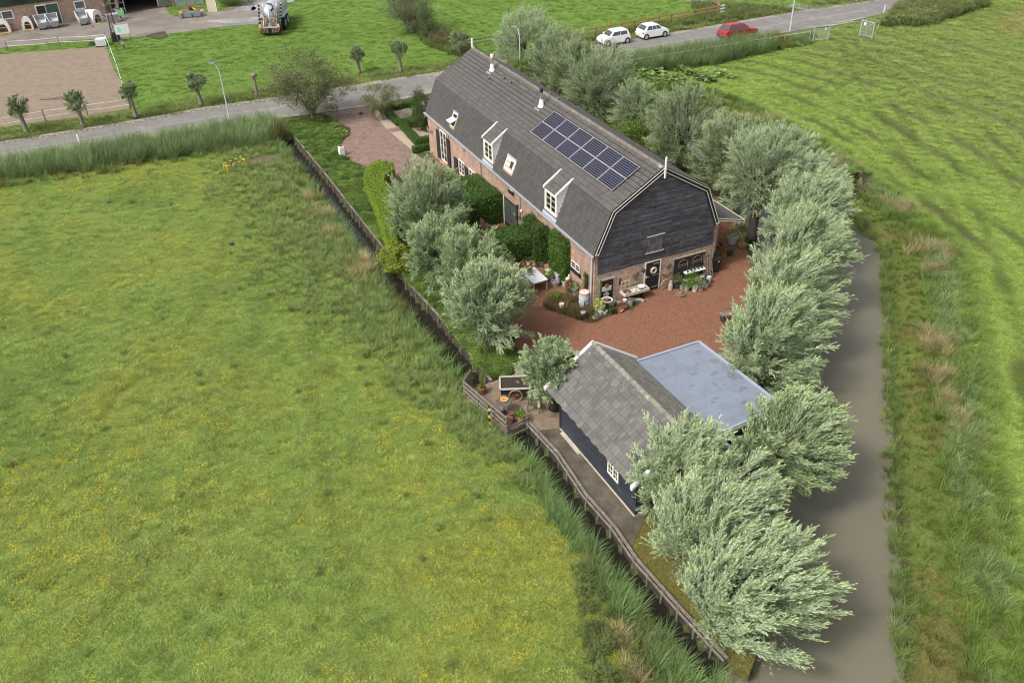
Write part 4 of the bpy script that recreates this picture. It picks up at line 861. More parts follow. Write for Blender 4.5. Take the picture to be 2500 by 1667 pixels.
willow('willow with a dark bare trunk standing above the canopy roof', (15.55, 55.56), 2.7, 2.6, .26, lean=(0, .1), wind=(.06, .1, 0), seed=12, green=.72, group=GW, cmin=-.8, tone=.8, nb=120, nt=20, nl=15)
willow('willow behind the boarded gable, its head of limbs showing', (13.28, 61.45), 3.0, 2.4, .32, wind=(.04, .1, 0), seed=13, green=.8, group=GW, tone=.78, nb=110, nt=20, nl=15)
willow('dense green willow filling the gap behind the ridge', (6.4, 77.19), 2.7, 2.0, .28, wind=(.1, .08, 0), seed=19, green=.8, group=GW, tone=.8, nb=90, nt=18, nl=14)
willow('small willow beside the glimpse of open moat water', (10.57, 68.81), 2.0, 1.8, .24, wind=(.08, .1, 0), seed=14, green=.7, group=GW, tone=.9, nb=80, nt=16, nl=13)
willow('bushy willow behind the middle of the farmhouse ridge', (7.97, 73.87), 3.3, 2.0, .28, wind=(.08, .08, 0), seed=15, green=.78, group=GW, tone=.8, nb=110, nt=19, nl=14)
willow('bushy green willow behind the ridge next to the road', (4.96, 80.15), 3.1, 2.0, .28, wind=(.1, .08, 0), seed=16, green=.72, group=GW, tone=.85, nb=110, nt=19, nl=14)
willow('pale willow at the far end of the farmhouse hiding a street lamp', (1.78, 87.71), 3.2, 2.0, .28, wind=(.14, .1, 0), seed=17, green=.5, group=GW, tone=.95, nb=110, nt=19, nl=14)
willow('pale willow over the field edge right of the small willow', (18.76, 54.05), 2.3, 2.6, .28, wind=(.18, .1, 0), seed=18, green=.45, group=GW, nb=105, nt=19, nl=15)
willow('tall soft green willow beside the yellow green hedge', (-5.17, 49.22), 2.45, 2.2, .3, wind=(.05, .06, 0), zs=1.5, seed=21, green=.6, group=GL, cmin=-.5, nb=140, nt=24, nl=16)
willow('green willow between the tall soft one and the garden table', (-4.03, 45.04), 2.0, 1.9, .26, wind=(.05, .06, 0), zs=1.3, seed=22, green=.65, group=GL, cmin=-.7, nb=115, nt=21, nl=15)
willow('pale willow leaning over the garden table', (-2.17, 43.07), 2.0, 1.9, .26, wind=(.08, .06, 0), zs=1.35, seed=23, green=.6, group=GL, cmin=-.4, nb=115, nt=21, nl=15)
willow('rounded silver willow above the ditch boards', (-1.25, 38.8), 2.2, 1.7, .27, wind=(.06, .08, 0), zs=1.3, seed=24, green=.33, group=GL, cmin=-.5, nb=135, nt=23, nl=16, leaf=(.17, .036))
willow('small silver willow with a hollow trunk on the brick terrace', (2.04, 33.15), 1.35, 1.9, .27, lean=(-.15, .05), wind=(-.05, .06, 0), zs=1.25, seed=25, green=.33, group=GL, cmin=-.55, nb=95, nt=18, nl=15, leaf=(.17, .036), twig=(.3, .5))
# small roadside pollards
GP = 'small pollard willows along the road'
def pollard(label, base, R_, h, lean, seed, tone=.8):
    o = thing('roadside_pollard', label, 'tree', (*base, 0), 0, GP); trunk_mesh(h, .19, lean, par=o, seed=seed, ma=BARK2, limbs=4)
    if R_:
        co, cc = willow_crown(R_, 90, 14, 9, wind=(.12, .05, 0), zs=1.05, green=.85, seed=seed, cmin=-.6, leaf=(.15, .04), twig=(.2, .4), tone=tone)
        c1, c2, _ = leaf_cloud((R_*.85, R_*.85, R_*.85), 70, 28, .12, (.13, .035), ((.10, .15, .05), (.24, .31, .12)), seed, shell=.35); co = np.concatenate([co, c1]); cc = np.concatenate([cc, c2])
        c_ = npmesh('crown', co, 4, cc, WIL, o); c_.location = (lean[0]*h, lean[1]*h, h+.45)
    return o
pollard('leftmost roadside pollard beside the sand paddock', (-42.14, 73.39), 1.0, 1.75, (-.1, .1), 31)
pollard('roadside pollard with the fullest crown beside the sand paddock', (-37.81, 74.86), 1.08, 1.5, (-.08, .1), 32)
pollard('roadside pollard at the corner of the sand paddock fence', (-33.65, 76.51), .98, 1.85, (-.06, .06), 33)
pollard('roadside pollard on the grass left of the lamp post', (-28.52, 79.38), .92, 1.75, (-.05, .05), 34)
pollard('roadside pollard partly behind the spreading bush tree', (-14.87, 88.07), .85, 1.4, (0, .05), 36)
pollard('slim roadside pollard standing alone on the grass above the road', (-10.59, 87.97), .85, 1.75, (-.05, .05), 37)
pollard('roadside pollard beside the far ridge end of the farmhouse', (-4.8, 93.42), 1.15, 1.0, (0, 0), 38)
o = thing('bare_pollard', 'bare knobbly pollard trunk without any leaves beside the road', 'tree', (*(-23.75, 81.52), 0)); trunk_mesh(1.95, .15, (0, 0), par=o, seed=40, ma=BARK2, limbs=0, head=2.1, stump=True)
# loose crowns
def limb_tree(name, label, cat, base, R3, zc, ncl, nl, cs, leaf, cols, seed, r=.16, group=None, limbs=9, **k):
    o = thing(name, label, cat, (*base, 0), 0, group); co, cc, C_ = leaf_cloud(R3, ncl, nl, cs, leaf, cols, seed, **k); co = co+np.array([0, 0, zc])
    co[:, 2] = np.maximum(co[:, 2], .05)
    npmesh('crown', co, 4, cc, LEAF, o); rr = random.Random(seed); m_ = MB(); m_.tube([(0, 0, 0), (.02, 0, .35)], [r*1.3, r], 8)
    for i in range(limbs):
        a = 2*math.pi*i/limbs+rr.uniform(-.3, .3); kx = rr.uniform(.35, .8); e = (R3[0]*kx*math.cos(a), R3[1]*kx*math.sin(a), zc+R3[2]*rr.uniform(-.1, .7))
        md_ = (e[0]*.35+rr.uniform(-.1, .1), e[1]*.35, e[2]*.5); m_.tube([(0, 0, .2), (e[0]*.12, e[1]*.12, e[2]*.22), md_, e], [r*.7, r*.55, r*.35, r*.07], 6)
        for j in range(3):
            c_ = C_[rr.randrange(len(C_))]; m_.tube([md_, ((md_[0]+c_[0])/2, (md_[1]+c_[1])/2, (md_[2]+c_[2]+zc)/2+.1), (c_[0], c_[1], max(.2, c_[2]+zc))], [r*.25, r*.15, r*.04], 5)
    m_.build('trunk', BARK2, o, smooth=True); return o
OL = ((.085, .105, .035), (.20, .215, .095)); DG = ((.035, .07, .015), (.085, .14, .03)); MG = ((.06, .10, .025), (.13, .18, .05))
limb_tree('bush_tree', 'spreading loose leaved tree on many stems beside the driveway mouth', 'tree', (-17.28, 75.07), (3.55, 3.0, 2.75), 3.3, 330, 60, .24, (.15, .065), OL, 51, shell=.25, wind=.4, limbs=12)
limb_tree('shrub', 'smaller loose leaved shrub on bare stems beside the box hedges', 'shrub', (-10.97, 74.49), (1.85, 1.6, 1.5), 1.9, 120, 55, .18, (.13, .055), OL, 52, shell=.25, r=.08, limbs=9, wind=.2)
limb_tree('field_tree', 'large grey green willow at the top edge beyond the road', 'tree', (-10.69, 102.69), (3.0, 2.6, 3.1), 3.2, 300, 60, .26, (.16, .05), ((.09, .115, .05), (.21, .24, .14)), 53, shell=.3)
limb_tree('field_tree', 'narrow dark tree in front of the large grey green willow', 'tree', (-8.62, 99.43), (1.0, 1.0, 1.9), 2.1, 90, 60, .2, (.14, .05), ((.06, .09, .03), (.12, .16, .06)), 54, shell=.3, r=.1)
limb_tree('elder_bush', 'bright green bush behind the ridge near the far end', 'shrub', (1.63, 81.6), (1.6, 1.2, 1.5), 1.7, 90, 60, .2, (.15, .08), ((.08, .14, .02), (.17, .24, .04)), 55, shell=.4, r=.08)
limb_tree('elder_bush', 'bright green bush peeping over the ridge beside the small willow', 'shrub', (9.71, 64.75), (2.0, 1.0, 1.2), 1.6, 90, 60, .2, (.15, .08), ((.08, .14, .02), (.17, .24, .04)), 56, shell=.4, r=.08)
limb_tree('bank_bush', 'rusty green bush on the verge beside the far field tree', 'shrub', (-6.62, 97.29), (1.6, 1.2, 1.0), .9, 80, 50, .2, (.13, .05), ((.11, .10, .03), (.19, .18, .07)), 57, shell=.4, r=.06)
limb_tree('yard_bush', 'flowering bush beside the concrete yard at the top', 'shrub', (-35.09, 118.48), (2.6, 1.6, 1.3), 1.1, 110, 50, .22, (.15, .07), MG, 58, shell=.4, r=.06)
limb_tree('dark_shrub', 'dark evergreen shrub against the far corner of the farmhouse', 'shrub', (-7.3, 71.72), (1.0, 1.0, 1.6), 1.75, 110, 60, .16, (.11, .06), DG, 59, shell=.5, r=.08)
# ---------------- hedges and ivy ----------------
HINNER = mat('hedge_inside', (.022, .035, .010), .95, n=.3)
def hedge(name, label, cat, polys, top, loc, rz, cols, dens=900, leaf=(.075, .05), seed=0, group=None, z0=0, jit=.06, bulge=.0):
    """clipped hedge from footprint polygons (local metres); leaves fill a shell over top and sides"""
    o = thing(name, label, cat, loc, rz, group); rg = np.random.default_rng(seed); P = []; Nn = []
    inner = MB()
    for poly in polys:
        cx = sum(p[0] for p in poly)/len(poly); cy = sum(p[1] for p in poly)/len(poly); n = len(poly)
        ar = .5*sum(poly[i][0]*poly[(i+1) % n][1]-poly[(i+1) % n][0]*poly[i][1] for i in range(n)); sg = 1 if ar > 0 else -1
        sp = []
        for i in range(n):
            a, b, c_ = np.array(poly[i-1]), np.array(poly[i]), np.array(poly[(i+1) % n]); t1 = (b-a)/np.linalg.norm(b-a); t2 = (c_-b)/np.linalg.norm(c_-b); t = t1+t2; t = t/max(.3, np.linalg.norm(t)); sp.append(tuple(b+sg*np.array([-t[1], t[0]])*.07))
        inner.prism(sp, z0, top-.07)
        ap = abs(ar); k = int(ap*dens); xs = [p[0] for p in poly]; ys = [p[1] for p in poly]
        q = np.stack([rg.uniform(min(xs), max(xs), k*3), rg.uniform(min(ys), max(ys), k*3)], 1); q = q[inpoly(q[:, 0], q[:, 1], poly)][:k]
        z = top+bulge*(vnoise(q[:, 0]+seed, q[:, 1], 1.1)-.5); P.append(np.c_[q, z+rg.normal(scale=jit*.6, size=len(q))]); Nn.append(np.tile([0, 0, 1.], (len(q), 1)))
        for i in range(n):
            a, b = np.array(poly[i]), np.array(poly[(i+1) % n]); e = b-a; l = np.linalg.norm(e); kk = int(l*(top-z0)*dens); t = rg.uniform(0, 1, kk); nn = sg*np.array([e[1], -e[0]])/l
            q = a+e*t[:, None]+nn*rg.normal(scale=jit*.6, size=kk)[:, None]; P.append(np.c_[q, rg.uniform(z0, top, kk)]); Nn.append(np.tile([nn[0], nn[1], 0.2], (kk, 1)))
    P = np.concatenate(P); Nn = nrm(np.concatenate(Nn)+rg.normal(scale=.45, size=(sum(len(x) for x in Nn), 3)))
    D = nrm(np.cross(Nn, rg.normal(size=Nn.shape))+Nn*.25); M = len(P)
    co = leafquads(P, D, leaf[0]*rg.uniform(.7, 1.3, M), leaf[1]*rg.uniform(.7, 1.3, M), Nn)
    k = rg.uniform(0, 1, M)[:, None]; c = np.array(cols[0])*(1-k)+np.array(cols[1])*k
    inner.build('inner_twigs', HINNER, o); npmesh('foliage', co, 4, np.repeat(c, 4, 0), LEAF, o); return o
BOX = ((.045, .095, .012), (.085, .155, .025)); DARKH = ((.03, .075, .012), (.10, .19, .03)); YEL = ((.13, .21, .02), (.25, .35, .035)); IVY = ((.025, .06, .012), (.09, .15, .03))
HO = (4.797, 42.531, 0)
def ribbon(pts, w, closed=False):
    o = []; n = len(pts)
    for i in range(n if closed else n-1):
        a, b = np.array(pts[i]), np.array(pts[(i+1) % n]); t = (b-a)/np.linalg.norm(b-a); s_ = np.array([-t[1], t[0]])*w/2; a2 = a-t*w/2; b2 = b+t*(w/2 if not closed else -w/2)
        o.append([tuple(a2-s_), tuple(b2-s_), tuple(b2+s_), tuple(a2+s_)])
    return o
GB = 'clipped box hedges round the gravel beds'
hedge('box_hedge', 'low clipped box hedge ring round the far pink gravel bed', 'hedge', ribbon([(-.2, 37.4), (-.2, 33.5), (1.5, 33.3), (1.8, 34.6), (2.7, 35.6), (3.0, 37.6)], .5, True), .55, HO, YAW, BOX, 700, (.07, .05), 61, GB)
hedge('box_hedge', 'low clipped box hedge ring round the gravel bed by the house corner', 'hedge', ribbon([(-.1, 32.7), (-.3, 28.4), (3.0, 28.3), (3.0, 32.3)], .5, True), .6, HO, YAW, BOX, 700, (.07, .05), 62, GB)
hedge('box_hedge', 'short straight clipped box hedge against the house corner', 'hedge', ribbon([(-1.0, 27.0), (1.4, 27.0)], .5), .55, HO, YAW, BOX, 700, (.07, .05), 63, GB)
hedge('tall_hedge', 'tall dark green hedge against the brick wall beside the glass doors', 'hedge', [[(-2.7, 12.35), (-.02, 12.35), (-.02, 16.4), (-2.7, 16.4)]], 2.05, HO, YAW, DARKH, 650, (.10, .065), 64, jit=.13, bulge=.25)
hedge('tall_hedge', 'bright topped green hedge jutting from the wall above the garden pots', 'hedge', [[(-3.2, 6.6), (-.02, 6.45), (-.02, 8.4), (-3.0, 8.8)]], 1.7, HO, YAW, DARKH, 750, (.10, .065), 65, jit=.12, bulge=.2)
hedge('climbing_ivy', 'ivy mound climbing the brick wall at the end of the hedge', 'climbing plant', [[(-.75, 5.6), (-.02, 5.45), (-.02, 7.9), (-.7, 7.8)]], 2.55, HO, YAW, IVY, 750, (.10, .07), 66, jit=.12, bulge=.3)
hedge('climbing_ivy', 'tall ivy column on the brick wall between the two small windows', 'climbing plant', [[(-.38, 2.95), (-.02, 2.9), (-.02, 4.8), (-.38, 4.75)]], 2.9, HO, YAW, ((.035, .085, .012), (.12, .20, .035)), 800, (.10, .07), 67, jit=.1)
HT = [(-10.21, 61.3), (-9.58, 61.73), (-8.69, 61.27), (-8.42, 59.72), (-8.87, 59.16), (-9.04, 58.15), (-8.3, 56.76), (-7.83, 55.16), (-7.3, 50.17), (-7.03, 46.86), (-7.65, 48.51), (-8.69, 52.65), (-9.38, 55.26), (-9.88, 57.0), (-10.47, 58.67), (-10.51, 59.94)]
hedge('curved_hedge', 'curving yellow green clipped hedge beside the driveway', 'hedge', [HT], 1.5, (0, 0, 0), 0, YEL, 750, (.085, .055), 68, jit=.07, bulge=.12)
limb_tree('hydrangea_bush', 'yellow flowered bush overhanging the ditch boards', 'shrub', (-7.08, 47.45), (.95, .9, .9), .8, 90, 55, .13, (.10, .07), ((.09, .16, .02), (.38, .42, .05)), 69, shell=.6, r=.05)

# ---------------- ditch boarding, fences ----------------
OLDW = mat('weathered_wood', (.17, .145, .12), .95, n=.4, ns=5, bump=.8, bs=14, dirt=((.27, .25, .22), 3, .55))
DKW = mat('dark_wet_wood', (.045, .036, .028), .9, n=.4, ns=5, bump=.6)
ORW = mat('new_fence_wood', (.42, .23, .11), .8, n=.2, ns=5); BRW = mat('brown_fence_wood', (.16, .10, .06), .9, n=.3, ns=5)
def along(pts, step):
    P = [np.array(p[:2], float) for p in pts]; out = []; rem = 0
    for a, b in zip(P[:-1], P[1:]):
        l = np.linalg.norm(b-a); t = rem
        while t < l: out.append((*(a+(b-a)*t/l), math.atan2(b[1]-a[1], b[0]-a[0]))); t += step
        rem = t-l
    return out
def boarding(label, pts, topz, rails):
    o = thing('ditch_boarding', label, 'bank boarding', (*pts[0], 0)); ox, oy = pts[0]; rel = lambda p, z: (p[0]-ox, p[1]-oy, z)
    w_ = MB()
    for a, b in zip(pts[:-1], pts[1:]):
        for z in (-.95, -.72, -.49, -.26, -.03): w_.bar(rel(a, z), rel(b, z), .05+.01*((z*100) % 2), .22)
    w_.build('board_wall', DKW, o)
    c_ = MB()
    for a, b in zip(pts[:-1], pts[1:]): c_.bar(rel(a, topz), rel(b, topz), .13, .06)
    c_.build('cap_rail', OLDW, o)
    if rails:
        q = offs(pts, .17); c_ = MB()
        for a, b in zip(q[:-1], q[1:]): c_.bar(rel(a, topz-.03), rel(b, topz-.03), .08, .07)
        c_.build('outer_rail', OLDW, o)
    src = None
    for (x, y, a) in along(offs(pts, .09), .95 if rails else 1.6):
        if src is None:
            m_ = MB(); m_.box(-.05, .05, -.05, .05, -1.0, topz+.07, top=.012); src = m_.build('post', OLDW, o); p = src
        else: p = src.copy(); COL.objects.link(p); p.parent = o
        p.location = (x-ox, y-oy, random.uniform(-.05, .04)); p.rotation_euler = (random.uniform(-.04, .04), random.uniform(-.04, .04), a)
    return o
boarding('weathered boarding holding the bank of the upper ditch beside the ground cover', BOARD[1:10], .10, False)
boarding('weathered double railed boarding along the lower ditch beside the shed path', BOARD[10:], .16, True)
def fence(name, label, cat, pts, hts, railz, pm, rm, pr=.05, rr_=(.035, .12), loc=None, side_=0, tall=None, railpart='rail'):
    o = thing(name, label, cat, (*pts[0], 0)); ox, oy = pts[0]
    for i, p in enumerate(pts):
        m_ = MB(); m_.box(-pr, pr, -pr, pr, -.1, hts[i], top=.01); q = m_.build('post', pm[i] if isinstance(pm, list) else pm, o); q.location = (p[0]-ox, p[1]-oy, 0)
    for z in railz:
        m_ = MB()
        for a, b in zip(pts[:-1], pts[1:]): m_.bar((a[0]-ox, a[1]-oy-side_, z), (b[0]-ox, b[1]-oy-side_, z), *rr_)
        m_.build(railpart, rm, o)
    return o
a_, b_ = np.array((7.21, 97.43)), np.array((25.86, 107.23)); n = 13; P_ = [tuple(a_+(b_-a_)*i/(n-1)) for i in range(n)]
fence('rail_fence', 'orange brown two rail wooden fence beside the parked white cars', 'fence', P_, [1.5 if i % 3 == 0 else 1.15 for i in range(n)], (.62, 1.02), [ORW if i % 3 == 0 else BRW for i in range(n)], ORW, .07, (.04, .13), side_=.09)
P_ = [(-4.07, 95.48), (-2.06, 96.7), (-0.39, 97.66), (3.21, 98.79), (7.02, 97.28)]
fence('rail_fence', 'old grey two rail fence behind the far end of the farmhouse', 'fence', P_, [1.1]*5, (.5, .9), OLDW, OLDW, .06, (.04, .10))
P_ = [(26.27, 109.35), (25.84, 111.43), (25.51, 114.42)]
fence('field_gate', 'old grey wooden gate standing beyond the rail fence', 'gate', P_, [1.4, 1.2, 1.2], (.35, .7, 1.05), OLDW, OLDW, .08, (.04, .12))
o = thing('white_slat_panel', 'three white boards fixed at the right end of the rail fence', 'fence panel', (*(25.94, 106.64), 0), .45)
for i, z in enumerate((.4, .75, 1.1)):
    m_ = MB(); m_.box(0, .62, -.02, .02, z, z+.17); m_.build('board', WHITE, o)
m_ = MB(); m_.box(.45, .52, .02, .08, -.1, 1.2); m_.build('post', BRW, o)
for i, (p, h, lb) in enumerate((((28.73, 108.1), 1.2, 'leftmost old stake in the verge above the road'), ((30.86, 108.26), 1.3, 'tall old stake between two others in the verge above the road'), ((33.11, 109.42), 1.2, 'rightmost old stake in the verge nearest the puddle'))):
    o = tag(MB().box(-.06, .06, -.06, .06, -.1, h, top=.015).build('fence_stake', OLDW), lb, 'stake', 'old stakes in the verge'); o.location = (*p, 0)
GALV = mat('galvanised_steel', (.50, .53, .55), .4, metal=.4, n=.15)
RL = [(10.47, 85.95), (14.0, 87.4), (17.4, 88.8), (20.9, 90.25), (24.34, 91.7), (26.99, 92.83), (30.1, 94.05), (33.24, 95.26)]
o = thing('metal_rail', 'thin galvanised rail above the reeds on the right of the road', 'railing', (*RL[0], 0)); m_ = MB(); m_.tube([(p[0]-RL[0][0], p[1]-RL[0][1], 1.0) for p in RL], .035, 8); m_.build('rail', GALV, o)
for p in RL:
    q = MB().tube([(0, 0, -.1), (0, 0, 1.0)], .03, 8).build('post', GALV, o); q.location = (p[0]-RL[0][0], p[1]-RL[0][1], 0)
def bargate(label, p, q, h):
    o = thing('steel_gate', label, 'gate', (*p, 0), math.atan2(q[1]-p[1], q[0]-p[0])); L_ = math.hypot(q[0]-p[0], q[1]-p[1])
    m_ = MB(); m_.box(-.06, .06, -.06, .06, -.1, h+.1); m_.build('gate_post', GALV, o); m_ = MB(); m_.box(L_-.04, L_+.04, -.04, .04, -.1, h); m_.build('gate_post', GALV, o)
    m_ = MB(); m_.bar((.06, 0, h-.05), (L_, 0, h-.05), .05, .08); m_.bar((.06, 0, .2), (L_, 0, .2), .05, .06); m_.build('frame', GALV, o)
    m_ = MB(); n_ = 11
    for i in range(n_): x_ = .15+(L_-.25)*i/(n_-1); m_.tube([(x_, 0, .2), (x_, 0, h-.05)], .014, 6)
    tag(m_.build('bars', GALV, o)); m_ = MB(); m_.box(.3, .55, -.04, -.025, h-.5, h-.22); m_.build('notice', WHITE, o); return o
bargate('left steel bar gate at the field entrance', (35.24, 95.23), (33.49, 94.76), 1.65)
bargate('right steel bar gate swung open at the field entrance', (39.21, 96.62), (40.12, 95.4), 1.75)
o = tag(MB().tube([(0, 0, 1.0), (2.2, 2.3, 1.0)], .035, 8).tube([(2.2, 2.3, -.1), (2.2, 2.3, 1.0)], .03, 8).tube([(0, 0, 1.0), (0, 0, -.1)], .03, 8).build('metal_rail', GALV), 'short galvanised rail right of the open gate', 'railing'); o.location = (39.9, 96.7, 0)
# street lamps
LP = mat('lamp_post_grey', (.58, .60, .60), .45, metal=.2, n=.06)
def lamp(label, base, h, reach=.8, az=math.pi, straight=False):
    o = thing('street_lamp', label, 'street lamp', (*base, 0), az)
    m_ = MB(); pts = [(0, 0, -.1), (0, 0, 1.1), (0, 0, h-1.3)]+[(reach*.55*(1-math.cos(t)), 0, h-1.3+1.2*math.sin(t)) for t in np.linspace(.25, 1.35, 6)] if not straight else [(0, 0, -.1), (0, 0, h)]
    m_.tube(pts, [.075, .07]+[.05]*(len(pts)-2), 8); m_.build('pole', LP, o)
    e = pts[-1]; m_ = MB(); m_.box(e[0]-.12, e[0]+.5, -.14, .14, e[2]-.03, e[2]+.08, top=.03); m_.build('lamp_head', mat('lamp_head_grey', (.17, .19, .22), .4), o); return o
lamp('curved grey street lamp in front of the reed bed on the left', (-24.72, 75.01), 5.35, .75, math.pi)
lamp('street lamp whose head rises out of the pale willow', (1.5, 84.3), 5.25, .7, math.pi*.85)
lamp('tall pale street lamp post beside the puddles on the right', (32.28, 99.31), 7.5, .8, 2.0)
for p, lb in (((-35.53, 68.82), 'small white marker post showing above the left reed bed'), ((45.19, 105.58), 'white marker post at the top right end of the road'), ((44.03, 111.52), 'white marker post on the verge beyond the puddle')):
    o = thing('marker_post', lb, 'marker post', (*p, 0), 0, 'white road marker posts'); m_ = MB(); m_.box(-.06, .06, -.04, .04, -.1, 1.05 if p[0] > 0 else 1.5, top=.012); m_.build('post', WHITE, o); m_ = MB(); m_.box(-.04, .04, -.048, -.04, .8, .92); m_.build('reflector', mat('reflector', (.5, .5, .52), .2), o)
YL = mat('yellow_paint', (.75, .52, .03), .5)
o = thing('barrier_frame', 'yellow and black striped tubular barrier standing in the left field', 'barrier', (-22.0, 63.8, 0))
T_ = lambda x, y, z: (x+22.0, y-63.8, z)
def striped(p, q, nm, k=5):
    p, q = Vector(p), Vector(q); m_ = MB()
    for i in range(k*2): m_.tube([p+(q-p)*i/(2*k), p+(q-p)*(i+1)/(2*k)], .035, 8, mi=1 if i % 3 == 2 else 0)
    return m_.build(nm, [YL, BLACK], o)
A_, B_, C_, D_ = T_(-21.93, 63.42, .62), T_(-20.82, 64.64, .62), T_(-22.32, 63.93, .62), T_(-21.26, 65.25, .62)
striped(A_, B_, 'top_bar'); striped(C_, D_, 'top_bar'); striped(A_, C_, 'end_bar', 2); striped(B_, D_, 'end_bar', 2)
for q in (A_, B_, C_, D_): striped(q, (q[0]*1.02, q[1]*1.02, -.05), 'leg', 1)
o = tag(MB().box(-.045, .045, -.045, .045, 0, 1.3).build('striped_post', OLDW), 'black and yellow striped post tied to the terrace fence', 'post'); o.location = (*(-1.18, 31.94), 0)
o.data.materials.clear(); o.data.materials.append(BLACK)
for i in range(3):
    q = MB().box(-.048, .048, -.048, .048, .2+i*.42, .38+i*.42).build('yellow_stripe', YL, o)
# terrace fence
f0, f2 = np.array((-2.51, 34.39)), np.array((-0.35, 31.39)); o = thing('terrace_fence', 'grey weathered three board fence round the brick terrace', 'fence', (*f0, 0), math.atan2(*(f2-f0)[::-1])); L_ = np.linalg.norm(f2-f0)
for z in (.12, .42, .72, .98):
    m_ = MB(); m_.bar((0, 0, z), (L_, random.uniform(-.03, .03), z+random.uniform(-.03, .02)), .035, .11); m_.build('board', OLDW, o)
for x_ in (.05, 1.2, 2.4, L_-.05):
    m_ = MB(); m_.box(x_-.04, x_+.04, .02, .1, -.5, 1.06, top=.01); m_.build('post', OLDW, o)
o = thing('fence_wing', 'slanting grey panel at the water end of the terrace fence', 'fence', (*f0, 0), .95); m_ = MB(); m_.prism([(0, .3), (0, .95), (.55, 1.25), (.65, 1.2), (.65, .35)], -.02, .02, 'y'); m_.build('panel', OLDW, o); m_ = MB(); m_.box(.6, .7, -.05, .05, -.5, 1.3, top=.02); m_.build('post', OLDW, o)
p1, p2 = np.array((-0.33, 31.45)), np.array((0.71, 32.16)); o = thing('low_rail', 'low grey rail between the terrace and the ditch gap', 'railing', (*p1, 0), math.atan2(*(p2-p1)[::-1])); L_ = np.linalg.norm(p2-p1)
for z, y_ in ((.10, 0), (.35, 0), (-.15, -.12)):
    m_ = MB(); m_.bar((0, y_, z), (L_, y_, z), .05, .09); m_.build('rail', OLDW, o)
for x_ in (.1, L_-.1):
    m_ = MB(); m_.box(x_-.04, x_+.04, -.04, .04, -.7, .42); m_.build('post', OLDW, o)
o = thing('culvert', 'dark boarded culvert pit cut into the field bank', 'culvert', (0, 0, 0)); m_ = MB()
for a, b in zip(CULV, CULV[1:]+CULV[:1]): m_.bar((*a, -.5), (*b, -.5), .08, 1.08)
m_.build('pit_walls', mat('pit_wood', (.06, .045, .032), .95, n=.4, ns=3), o)
# ---------------- barn and farmyard ----------------
BA = .5266; bx, by = (-61.03, 108.0)[0], (-61.03, 108.0)[1]
barn = thing('cattle_barn', 'brick barn with green cladding and white framed windows at the top left corner', 'barn', (bx, by, 0), BA)
c0_ = (-22, 12.4)
m_ = MB(); m_.box(-22, 12.4, 0, 14, 0, 2.75); m_.build('wall', BRICK, barn)
GC = mat('green_cladding', (.035, .055, .042), .6, n=.2, ns=2); m_ = MB(); m_.box(-22, 12.5, -.06, 14, 2.75, 4.6)
m_.build('cladding', GC, barn); m_ = MB()
for i in range(115): m_.box(-22+i*.3, -21.94+i*.3, -.09, -.06, 2.75, 4.6)
o2 = m_.build('cladding_ribs', GC, barn); o2['kind'] = 'stuff'
m_ = MB(); m_.prism([(-.6, 4.5), (7, 7.2), (14.6, 4.5), (14.6, 4.7), (7, 7.4), (-.6, 4.7)], -22, 12.6, 'x'); m_.build('roof', mat('fibre_cement', (.22, .22, .21), .9, n=.2), barn)
for (a, b, z0, z1) in ((.75, 2.05, 1.35, 2.35), (8.95, 10.25, 1.35, 2.35), (-5.5, -4.2, 1.35, 2.35)):
    window(barn, 'window', 'y-', a, b, z0, z1, 0, fr=WHITE, cols=1, rows=1, fw_=.12, mid=False, glass=mat('barn_glass', (.10, .10, .11), .1, spec=1))
m_ = MB(); m_.box(4.55, 7.2, -.06, 0, .0, 2.5); dd_ = m_.build('door_frame', WHITE, barn); m_ = MB(); m_.box(5.75, 7.1, -.09, -.06, .05, 2.42); m_.build('door', mat('green_door', (.06, .10, .08), .6), dd_)
m_ = MB(); m_.box(4.7, 5.65, -.09, -.06, 1.45, 2.35); m_.build('pane', DARKG, dd_); m_ = MB(); m_.box(4.7, 5.65, -.085, -.06, .1, 1.2); m_.build('lower_panel', mat('white_panel', (.6, .6, .6), .5), dd_)
m_ = MB()
for i in range(6): m_.box(2.4+0*i, 4.0, -.11, -.06, 2.85+i*.1, 2.89+i*.1)
m_.build('louvre', GC, barn)
# open bay beyond the barn
o = thing('open_barn_bay', 'dark open barn bay behind the wheelbarrow', 'barn', (*(-49.39, 114.93), 0), BA); m_ = MB(); m_.box(.2, .5, -.3, 9, 0, 3.6); m_.box(7.2, 7.5, .5, 9, 0, 3.6); m_.box(.5, 7.2, 8.7, 9, 0, 3.6); m_.build('wall', BRICK, o)
m_ = MB(); m_.box(.2, 7.5, .2, 9.2, 3.6, 3.8); m_.build('roof', GC, o)
m_ = MB(); m_.box(.5, 7.2, .6, 8.7, .06, .09); m_.build('bay_floor', mat('bay_floor', (.09, .07, .055), .7, n=.3), o)
o = thing('sliding_door', 'green sliding door panel with white edge beside the open bay', 'door', (*(-45.22, 118.71), 0), BA); m_ = MB(); m_.box(0, 2.5, -.05, .05, .1, 3.2); m_.build('panel', mat('sage_panel', (.19, .24, .17), .6, n=.2, ns=2), o); m_ = MB(); m_.box(-.08, .0, -.07, .07, .02, 3.2); m_.box(0, 2.5, -.07, .07, .02, .1); m_.build('edge', WHITE, o)
o = thing('glass_shelter', 'grey framed glass shelter behind the mower', 'shelter', (*(-42.63, 117.99), 0), BA-.1); m_ = MB()
for x_ in (0, 1.1, 2.2, 3.3): m_.box(x_-.04, x_+.04, -.04, .04, 0, 2.6)
for z in (.9, 1.8, 2.6): m_.box(0, 3.3, -.03, .03, z, z+.06)
